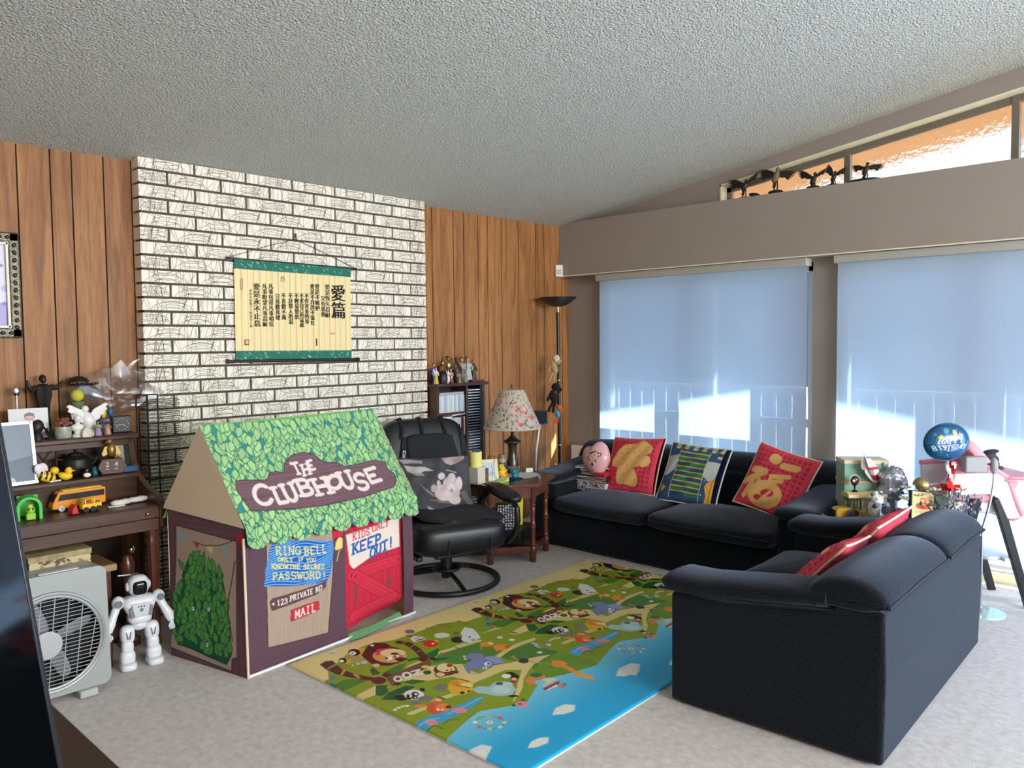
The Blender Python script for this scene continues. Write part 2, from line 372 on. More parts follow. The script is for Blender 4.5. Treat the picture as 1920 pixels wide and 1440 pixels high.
# back wall: backing board and the upright planks, each with its own tone
bw = MB().b2(XL-.1, XW+.15, YB, YB+.1, -.05, 2.5, 1)
gl = [1.184, 1.331, 1.429, 1.582, 1.722]; gr = [3.83, 4.04, 4.143, 4.295, 4.399, 4.554, 4.753, 4.961, 5.068]
g0 = 1.184; pre = []
while g0 > XL: g0 -= rnd.choice([.1, .15, .2, .147]); pre.append(g0)
g_all = sorted(pre)+gl+[2.0, 2.4, 2.8, 3.2, 3.6]+gr+[5.30, XW+.05]
tones = []
prev = XL-.1
for g in g_all:
    bw.b2(prev+.0035, g-.0035, YB-.012, YB+.01, 0, 2.47, 0); tones.append(rnd.uniform(-.16, .12)); prev = g
o = bw.build('wall_back', [m_panel, m_groove], smooth=False); o['kind'] = 'structure'
at = o.data.attributes.new('tone', 'FLOAT', 'FACE')
# the faces follow the boxes in order (6 a box; the backing board comes first)
at.data.foreach_set('value', [0.0]*6+[t for t in tones for _ in range(6)])
# left and rear walls, out of the frame
struct('wall_left', MB().b2(XL-.1, XL, YR-.1, YB+.1, -.05, 3.4), m_paint, smooth=False)
rw = MB().b2(XL, -.4, YR-.1, YR, -.05, 3.4).b2(4.8, XW, YR-.1, YR, -.05, 3.4).b2(-.4, 4.8, YR-.1, YR, -.05, 1.55).b2(-.4, 4.8, YR-.1, YR, 2.72, 3.4)
struct('wall_rear', rw, m_paint, smooth=False)

# window wall
X0, X1 = XW, XW+.15
ww = MB()
ww.prism([(YB, 0), (4.055, 0), (4.055, 1.99), (YB, 1.99)], X0, X1, 'x')
ww.prism([(2.254, 0), (2.084, 0), (2.084, 1.99), (2.254, 1.99)], X0, X1, 'x')
ww.prism([(-2.8, 0), (YR, 0), (YR, 1.99), (-2.8, 1.99)], X0, X1, 'x')
ww.prism([(4.055, 0), (2.254, 0), (2.254, .05), (4.055, .05)], X0, X1, 'x')
ww.prism([(2.084, 0), (-2.8, 0), (-2.8, .05), (2.084, .05)], X0, X1, 'x')
def cl_top(y): return 2.605+.150*(2.96-y)
ww.prism([(YB, 1.99), (YR, 1.99), (YR, 2.48), (YB, 2.48)], X0, X1, 'x')
ww.prism([(YB, 2.48), (2.96, 2.48), (2.96, ceil_z(2.96)+.05), (YB, ceil_z(YB)+.05)], X0, X1, 'x')
ww.prism([(2.96, cl_top(2.96)), (-.3, cl_top(-.3)), (-.3, ceil_z(-.3)+.05), (2.96, ceil_z(2.96)+.05)], X0, X1, 'x')
ww.prism([(-.3, 2.48), (YR, 2.48), (YR, ceil_z(YR)+.05), (RIDGE, ceil_z(RIDGE)+.05), (-.3, ceil_z(-.3)+.05)], X0, X1, 'x')
struct('wall_right', ww, m_paint, smooth=False)
# boxed beam under the clerestory, with the thin pale bead along its lower edge
tb = MB().b2(XB, XW, YR, YB-.013, 2.012, 2.466)
tb.b2(XB-.004, XB, YR, YB-.013, 2.012, 2.020, 1)
struct('trim_1', tb, [m_paint, m_cream], smooth=False)
struct('baseboard_right', MB().b2(XW-.012, XW, -2.8, YB, 0, .05).b2(XW-.02, XW, -2.8, 2.084, .05, .056), m_cream, smooth=False)

# glass that lets daylight straight through
def glass_mat(name, tint, gloss=.06, bump=0, bsc=40, rough=.0):
    m = bpy.data.materials.new(name); m.use_nodes = True; N = m.node_tree.nodes; Lk = m.node_tree.links
    N.remove(N['Principled BSDF']); out = N['Material Output']
    t = N.new('ShaderNodeBsdfTransparent'); t.inputs[0].default_value = tint
    g = N.new('ShaderNodeBsdfGlossy'); g.inputs['Roughness'].default_value = .03
    mx = N.new('ShaderNodeMixShader'); mx.inputs[0].default_value = gloss
    Lk.new(t.outputs[0], mx.inputs[1]); Lk.new(g.outputs[0], mx.inputs[2]); Lk.new(mx.outputs[0], out.inputs[0]); return m
m_glass = glass_mat('pane_glass', (.93, .97, .96, 1))
m_pattern = M('pattern_glass', (255, 250, 244), rough=.16, trans=1.0, bump=1.0, bsc=34)
m_pattern.node_tree.nodes['Principled BSDF'].inputs['IOR'].default_value = 1.25

def sliding_window(name, y0, y1, mull, rail=None):
    """frame outlines and panes of a floor-length window between y0 (left) and y1 (right)"""
    X = XW+.085; f = MB(); t = .05
    f.b2(X-.035, X+.035, y1, y0, .05, .05+.06).b2(X-.035, X+.035, y1, y0, 1.93, 1.99)
    for y in [y0-t/2, y1+t/2]: f.b2(X-.035, X+.035, y-t/2, y+t/2, .05, 1.99)
    for y in mull: f.b2(X-.03, X+.03, y-.05, y+.05, .05, 1.99)
    if rail:
        for (a, b) in rail: f.b2(X-.03, X+.03, b, a, .84, .895)
    w_ = struct(name, f, m_alu, smooth=False)
    p = MB().b2(X-.003, X+.003, y1+.05, y0-.05, .1, 1.94).build('glass_pane', m_glass, w_, smooth=False)
    return w_
sliding_window('window_1', 4.055, 2.254, [3.09], [(4.0, 3.14), (3.04, 2.3)])
sliding_window('window_2', 2.084, -2.8, [1.166, .1, -1.0])
# clerestory: pale reveal, dark bars, patterned panes
cf = MB()
ya, yb = 2.96, -.3
zt = lambda y: cl_top(y)
cf.prism([(ya, zt(ya)), (yb, zt(yb)), (yb, zt(yb)-.012), (ya, zt(ya)-.012)], XW-.004, XW+.148, 'x', 0)
cf.prism([(ya, 2.48), (ya, zt(ya)), (ya-.012, zt(ya)), (ya-.012, 2.48)], XW-.004, XW+.148, 'x', 0)
cf.prism([(ya-.012, zt(ya)-.012), (yb, zt(yb)-.012), (yb, zt(yb)-.05), (ya-.012, zt(ya)-.05)], XW+.08, XW+.12, 'x', 1)
cf.prism([(ya-.012, 2.48), (ya-.012, zt(ya)-.012), (ya-.05, zt(ya)-.02), (ya-.05, 2.48)], XW+.08, XW+.12, 'x', 1)
for y in (2.064, 1.095, .12): cf.b2(XW+.075, XW+.125, y-.02, y+.02, 2.48, zt(y)-.01, 1)
w3 = struct('window_3', cf, [m_cream, m_bar], smooth=False)
for a, b in ((2.91, 2.084), (2.044, 1.115), (1.075, .14), (.1, -.28)):
    g = MB(); n = 24
    g.raw([(XW+.1, a, 2.47), (XW+.1, b, 2.47), (XW+.1, b, zt(b)-.03), (XW+.1, a, zt(a)-.03)], [(0, 1, 2, 3)])
    g.build('glass_pane', m_pattern, w3, smooth=False)

# roller blinds: thin woven cloth, part open weave, part light-scattering
def blind_mat():
    m = bpy.data.materials.new('blind_cloth'); m.use_nodes = True; N = m.node_tree.nodes; Lk = m.node_tree.links
    N.remove(N['Principled BSDF']); out = N['Material Output']
    d = N.new('ShaderNodeBsdfDiffuse'); d.inputs[0].default_value = (.7, .72, .74, 1)
    t = N.new('ShaderNodeBsdfTranslucent'); t.inputs[0].default_value = (.27, .45, .76, 1)
    a = N.new('ShaderNodeMixShader'); a.inputs[0].default_value = .62; Lk.new(d.outputs[0], a.inputs[1]); Lk.new(t.outputs[0], a.inputs[2])
    p = N.new('ShaderNodeBsdfTransparent'); p.inputs[0].default_value = (.92, .96, 1, 1)
    b = N.new('ShaderNodeMixShader'); b.inputs[0].default_value = .05; Lk.new(a.outputs[0], b.inputs[1]); Lk.new(p.outputs[0], b.inputs[2])
    Lk.new(b.outputs[0], out.inputs[0]); return m
m_blind = blind_mat()
m_cass = M('blind_cassette', (176, 174, 166), rough=.5)
def blind(y0, y1, z0, label):
    t = thing('roller_blind', label, 'blind', (XW-.055, (y0+y1)/2, 0), 0, 'roller blinds on the patio windows'); h = (y0-y1)/2
    g = MB(); g.raw([(0, -h, z0), (0, h, z0), (0, h, 1.965), (0, -h, 1.965)], [(0, 1, 2, 3)]); g.build('cloth', m_blind, t, smooth=False)
    MB().b2(-.045, .05, -h-.012, h+.012, 1.957, 2.011).build('cassette', m_cass, t, bevel=.004)
    MB().b2(-.008, .008, -h, h, z0-.022, z0).build('bottom_bar', m_alu, t, bevel=.003)
blind(4.036, 2.272, .09, 'white roller blind drawn down over the window behind the long sofa')
blind(2.066, -2.76, .115, 'white roller blind drawn down over the patio door behind the pink high chair')

# outside: deck, railing, eave, the house opposite
m_deck = M('deck_boards', (118, 114, 108), rough=.8, noise=.1, nsc=6)
struct('floor_deck', MB().b2(XW+.16, 7.9, -6, 9, -.2, -.03), m_deck, smooth=False)
m_soffit = M('soffit_wood', (204, 152, 106), rough=.6, noise=.08, nsc=5)
ev = MB()
EX = XW+1.35
ev.prism([(7.5, eave_z(7.5)-.04), (EAVE_RIDGE, eave_z(EAVE_RIDGE)-.04), (-5, eave_z(-5)-.04), (-5, eave_z(-5)+.2), (EAVE_RIDGE, eave_z(EAVE_RIDGE)+.2), (7.5, eave_z(7.5)+.2)], XW+.15, EX, 'x')
struct('roof_eave', ev, m_soffit, smooth=False)
rl = thing('balcony_railing', 'white metal balcony railing of upright bars seen dimly through the blinds', 'railing', (7.4, 1.5, -.03))
m_rail = M('railing_white', (240, 240, 240), rough=.5)
MB().b2(-.03, .03, -5, 5, .98, 1.03).build('top_rail', m_rail, rl); MB().b2(-.02, .02, -5, 5, .10, .14).build('bottom_rail', m_rail, rl)
for i in range(64): MB().b2(-.01, .01, -.01, .01, .12, 1.0).build('baluster', m_rail, rl).location = (0, -4.95+i*.157, 0)
h = thing('neighbour_house', 'large pale house across the way seen dimly through the blinds', 'house', (19, 9, -3))
MB().b2(-3, 3, -14, 9, 0, 6.2).build('wall', M('house_wall', (120, 132, 150), rough=.9), h, smooth=False)
MB().b2(-3.4, 3.2, -14.4, 9.4, 6.2, 6.5).build('roof', M('house_roof', (96, 104, 118), rough=.9), h, smooth=False)
for y, z, a, b in ((-4.4, 3.4, 1.1, 1.0), (-1.0, 4.3, .5, .8), (4.5, 2.6, 1.4, 1.2)): MB().b2(-3.04, -3, y-a/2, y+a/2, z, z+b).build('window', M('house_window', (225, 205, 205), rough=.2), h, smooth=False)
struct('ground_outside', MB().b2(7.9, 60, -40, 50, -3.2, -3), M('ground', (120, 130, 110), rough=.95), smooth=False)
# ------------------------------------------------------------------ brick chimney breast
m_brick = M('pale_brick', (238, 230, 214), rough=.8, noise=.07, nsc=12, bump=.25, bsc=90)
m_mortar = M('dark_mortar', (84, 74, 62), rough=.95, bump=.3, bsc=120)
m_scratch = M('brick_lines', (150, 140, 122), rough=.9)
ch = MB(); CX0, CX1, CYF = 1.724, 3.690, 4.33
ch.b2(CX0+.012, CX1-.012, CYF+.012, YB-.012, 0, 2.46, 1)
rows = 33; rh = .07526; ZT = 2.3927; bl = .305; gap = .0135
def clipseg(a, b, w, h):
    t0, t1 = 0.0, 1.0; dx, dy = b[0]-a[0], b[1]-a[1]
    for p, q in ((-dx, a[0]), (dx, w-a[0]), (-dy, a[1]), (dy, h-a[1])):
        if abs(p) < 1e-9:
            if q < 0: return None
        else:
            r = q/p
            if p < 0: t0 = max(t0, r)
            else: t1 = min(t1, r)
    return None if t0 >= t1 else ((a[0]+dx*t0, a[1]+dy*t0), (a[0]+dx*t1, a[1]+dy*t1))
def brick_lines(seed, w, h):
    r = random.Random(seed); S = []
    def ring(cx, cy, rx, ry, rot=0):
        n = 26; P = [(cx+rx*math.cos(2*math.pi*i/n)*math.cos(rot)-ry*math.sin(2*math.pi*i/n)*math.sin(rot), cy+rx*math.cos(2*math.pi*i/n)*math.sin(rot)+ry*math.sin(2*math.pi*i/n)*math.cos(rot)) for i in range(n+1)]
        for a, b in zip(P[:-1], P[1:]):
            c = clipseg(a, b, w, h)
            if c: S.append(c)
    x = w*(.38+.24*r.random())
    for k in range(3): ring(x, -.005+r.uniform(-.01, .01), .055+.028*k, .018+.012*k)
    for k in range(2): ring(x+r.uniform(-.02, .02), h+.004, .05+.03*k, .016+.012*k)
    ring(x, h*.5, .07, .018)
    for side in (.12, .86):
        for k in range(4): ring(w*side+r.uniform(-.03, .03), h*.5+r.uniform(-.03, .03), .10+.02*k, .026+.01*k, r.uniform(1.15, 1.95))
    for k in range(3): ring(w*r.random(), h*r.random(), .14, .05, r.uniform(.4, 2.7))
    return S
for i in range(rows):
    z0 = max(0, ZT-(rows-1-i)*rh+gap/2); z1 = min(2.452, ZT-(rows-2-i)*rh-gap/2); x = CX0-(bl/2 if (rows-i) % 2 == 0 else 0)
    if z1-z0 < .01: continue
    while x < CX1-.02:
        a, b = max(CX0, x+gap/2 if x > CX0 else CX0), min(CX1, x+bl-gap/2); x += bl
        if b-a < .02: continue
        ch.b2(a, b, CYF, YB-.012 if a <= CX0+.001 or b >= CX1-.001 else CYF+.05, z0, z1, 0)
        if z0 < .62 and a > 2.3: continue
        for p, q in brick_lines(rnd.randrange(10), b-a, z1-z0):
            dx, dz = q[0]-p[0], q[1]-p[1]; L = math.hypot(dx, dz)
            if L < 1e-5: continue
            nx, nz = -dz/L*.0011, dx/L*.0011; ex, ez = dx/L*.0004, dz/L*.0004
            Y = CYF-.0006
            ch.raw([(a+p[0]-ex+nx, Y, z0+p[1]-ez+nz), (a+q[0]+ex+nx, Y, z0+q[1]+ez+nz), (a+q[0]+ex-nx, Y, z0+q[1]+ez-nz), (a+p[0]-ex-nx, Y, z0+p[1]-ez-nz)], [(0, 1, 2, 3)], 2)
struct('wall_chimney', ch, [m_brick, m_mortar, m_scratch], smooth=False)

# ------------------------------------------------------------------ sofas
def sofa_mat():
    m = M('navy_weave', (38, 41, 50), rough=.9, spec=.08, sheen=.3); nt = m.node_tree; N = nt.nodes; Lk = nt.links
    m.node_tree.nodes['Principled BSDF'].inputs['Sheen Tint'].default_value = (.62, .72, .9, 1)
    tc = [x for x in N if x.type == 'TEX_COORD'][0]; mp = N.new('ShaderNodeMapping'); mp.inputs['Rotation'].default_value = (R(45), R(45), R(45)); Lk.new(tc.outputs['Object'], mp.inputs[0])
    v = N.new('ShaderNodeTexVoronoi'); v.inputs['Scale'].default_value = 130; v.inputs['Randomness'].default_value = .18; Lk.new(mp.outputs[0], v.inputs[0])
    r = N.new('ShaderNodeValToRGB'); r.color_ramp.elements[0].position = .12; r.color_ramp.elements[0].color = lin((40, 42, 47)); r.color_ramp.elements[1].position = .42; r.color_ramp.elements[1].color = lin((11, 12, 15))
    Lk.new(v.outputs['Distance'], r.inputs[0]); Lk.new(r.outputs[0], N['Principled BSDF'].inputs['Base Color'])
    bp = N.new('ShaderNodeBump'); bp.inputs['Strength'].default_value = .35; bp.inputs['Distance'].default_value = .004; Lk.new(v.outputs['Distance'], bp.inputs['Height']); Lk.new(bp.outputs[0], N['Principled BSDF'].inputs['Normal'])
    return m
m_sofa = sofa_mat()
m_pipe = M('sofa_piping', (20, 22, 28), rough=.8)
def smoothprof(P, n=4):
    """closed Catmull-Rom through a coarse profile"""
    out = []; k = len(P)
    for i in range(k):
        p0, p1, p2, p3 = (np.array(P[(i+j-1) % k], float) for j in range(4))
        for s_ in range(n):
            t = s_/n; out.append(tuple(.5*((2*p1)+(-p0+p2)*t+(2*p0-5*p1+4*p2-p3)*t*t+(-p0+3*p1-3*p2+p3)*t**3)))
    return out
def make_sofa(t, W, D, seat_x, back_split, seat_h=.37, back_h=.69, arm_w=.2, dip=.03, rk=1.0):
    """local frame: x along the width, y=0 at the front, y=D at the back"""
    b = MB()
    b.b2(arm_w*.9, W-arm_w*.9, .03, D-.02, .01, seat_h-.11); b.build('base', m_sofa, t, bevel=.012)
    bp = MB(); bp.prism([(D-.16, .01), (D, .01), (D+.006, .30), (D, back_h-.145), (D-.16, back_h-.145)], .002, W-.002, 'x')
    bp.build('back_panel', m_sofa, t, bevel=.014, seg=3, smooth=False)
    # two rolled back cushions: they overhang the back panel and drop to the seat
    xs = [-.008, back_split, W+.008]
    for k in range(2):
        x0, x1 = xs[k], xs[k+1]
        q = MB(); H = back_h; zs = H-.128
        prof = smoothprof([(D+.012, H-.125), (D-.005, H-.06), (D-.06, H-.012), (D-.13, H+.002), (D-.21, H-.025), (D-.27, H-.09), (D-.27, H-.15), (D-.17, H-.16), (D-.05, H-.158)], 5)
        prof = [(a, zs+(b-zs)*rk if b > zs else b) for a, b in prof]
        q.sweep(prof, x0+.003, x1-.003, .035, 5, mid=14, warp=lambda x, y, z, x0=x0, x1=x1: (x, y, z-(.022*(2*(x-x0)/(x1-x0)-1)**4 if z > H-.12 else 0)))
        bc_ = q.build('back_cushion', m_sofa, t, angle=70)
        q = MB(); q.tube([(x0+.012, D+.014, H-.128), ((x0+x1)/2, D+.016, H-.12), (x1-.012, D+.014, H-.128)], .006, 6)
        q.tube([(x0-.001, D+.012, H-.128), (x0-.002, D-.06, H-.145), (x0-.001, D-.16, H-.15), (x0+.002, D-.25, H-.15)], .005, 6)
        q.build('piping', m_pipe, bc_)
        xa, xb = max(x0, arm_w*.8), min(x1, W-arm_w*.8)
        q = MB(); q.sweep(smoothprof([(D-.15, seat_h-.02), (D-.15, H-.12), (D-.22, H-.08), (D-.30, H-.13), (D-.345, H-.24), (D-.35, seat_h+.03), (D-.3, seat_h-.03)], 4), xa, xb, .04, 4, mid=8)
        q.build('back_pad', m_sofa, t, angle=70)
    # arms: upright slab and padded top that overhangs it
    for k, (xa, xb) in enumerate(((0, arm_w), (W-arm_w, W))):
        q = MB(); zf, zb = seat_h+.075, back_h-.15
        q.prism([(.02, .01), (D-.001, .01), (D-.001, zb), (.25, zf+.005), (.02, zf)], xa, xb, 'x'); am_ = q.build('arm', m_sofa, t, bevel=.012, smooth=False)
        q = MB(); n = 18; vs = []; fs = []; m_ = 20
        for i in range(n+1):
            f = (i/n)**1.9; y = -.03+f*(D-.16); base = zf-.005+(.07*max(0, f-.25)/.75*.9); top = base+.085
            s_ = math.sqrt(max(0, 1-(1-min(1, f/.09))**2))*.99+.01
            for j in range(m_):
                a = 2*math.pi*j/m_; g = lambda v, e: math.copysign(abs(v)**e, v)
                x = (xa+xb)/2+(arm_w/2+.018)*g(math.cos(a), .75)*(.75+.25*s_); z = base+(top-base)/2+(top-base)/2*g(math.sin(a), .8)*s_
                vs.append((x, y, z))
        for i in range(n):
            for j in range(m_): fs.append((i*m_+j, i*m_+(j+1) % m_, (i+1)*m_+(j+1) % m_, (i+1)*m_+j))
        fs.append(tuple(range(m_))[::-1]); fs.append(tuple(n*m_+j for j in range(m_)))
        q.raw(vs, fs); q.build('arm_pad', m_sofa, am_, angle=75)
        q = MB(); side = -1 if k == 0 else 1; xo = (xa-.0145) if k == 0 else (xb+.0145)
        q.tube([(xo, -.02+f/8*(D-.2), zf-.005+.022+(.063*max(0, f/8-.25)/.75)) for f in range(9)], .0055, 6); q.build('arm_piping', m_pipe, am_)
    # seat cushions
    xs = [arm_w+.002, seat_x, W-arm_w-.002]
    for k in range(2):
        x0, x1 = xs[k], xs[k+1]; n = 26; q = MB(); 
        cx, cy = (x0+x1)/2, (D-.33)/2-.005
        q.ell((cx, cy, seat_h-.055), ((x1-x0)/2-.002, (D-.33)/2+.03, .062), 48, 14, 0, None, .45, .16,
              bend=lambda p, hx=(x1-x0)/2, hy=(D-.33)/2: (p.x, p.y-.012*(1-(p.x/hx)**2) if p.y < 0 else p.y, p.z+(.035*max(0, 1-(p.x/hx)**2)*max(0, 1-(p.y/hy)**2) if p.z > 0 else 0)+(-dip*max(0, 1-((p.x)/hx)**2)*max(0, -p.y/hy)*.6 if p.z > 0 else 0)))
        sc_ = q.build('seat_cushion', m_sofa, t, angle=80)
        q = MB(); q.tube([(x0+.03+(x1-x0-.06)*i/10, cy-(D-.33)/2-.028-.012*(1-(2*i/10-1)**2), seat_h-.052) for i in range(11)], .005, 6); q.build('seat_piping', m_pipe, sc_)
long_sofa = thing('sofa', 'long dark navy two-cushion sofa under the blinds with three cushions on it', 'sofa', (4.245, 3.86, 0), R(-90.3), 'matching navy sofas')
make_sofa(long_sofa, 2.11, .84, 1.02, 1.05, seat_h=.37, back_h=.70, arm_w=.225)
love = thing('sofa', 'dark navy loveseat with its back to the camera in front of the high chair', 'sofa', (2.742-.03, .903, 0), R(181.9), 'matching navy sofas')
# turned round so its front faces the chimney: origin at the far front corner
love.location = (4.172, 1.77, 0)
make_sofa(love, 1.46, .828, .74, .655, seat_h=.375, back_h=.685, rk=.74)

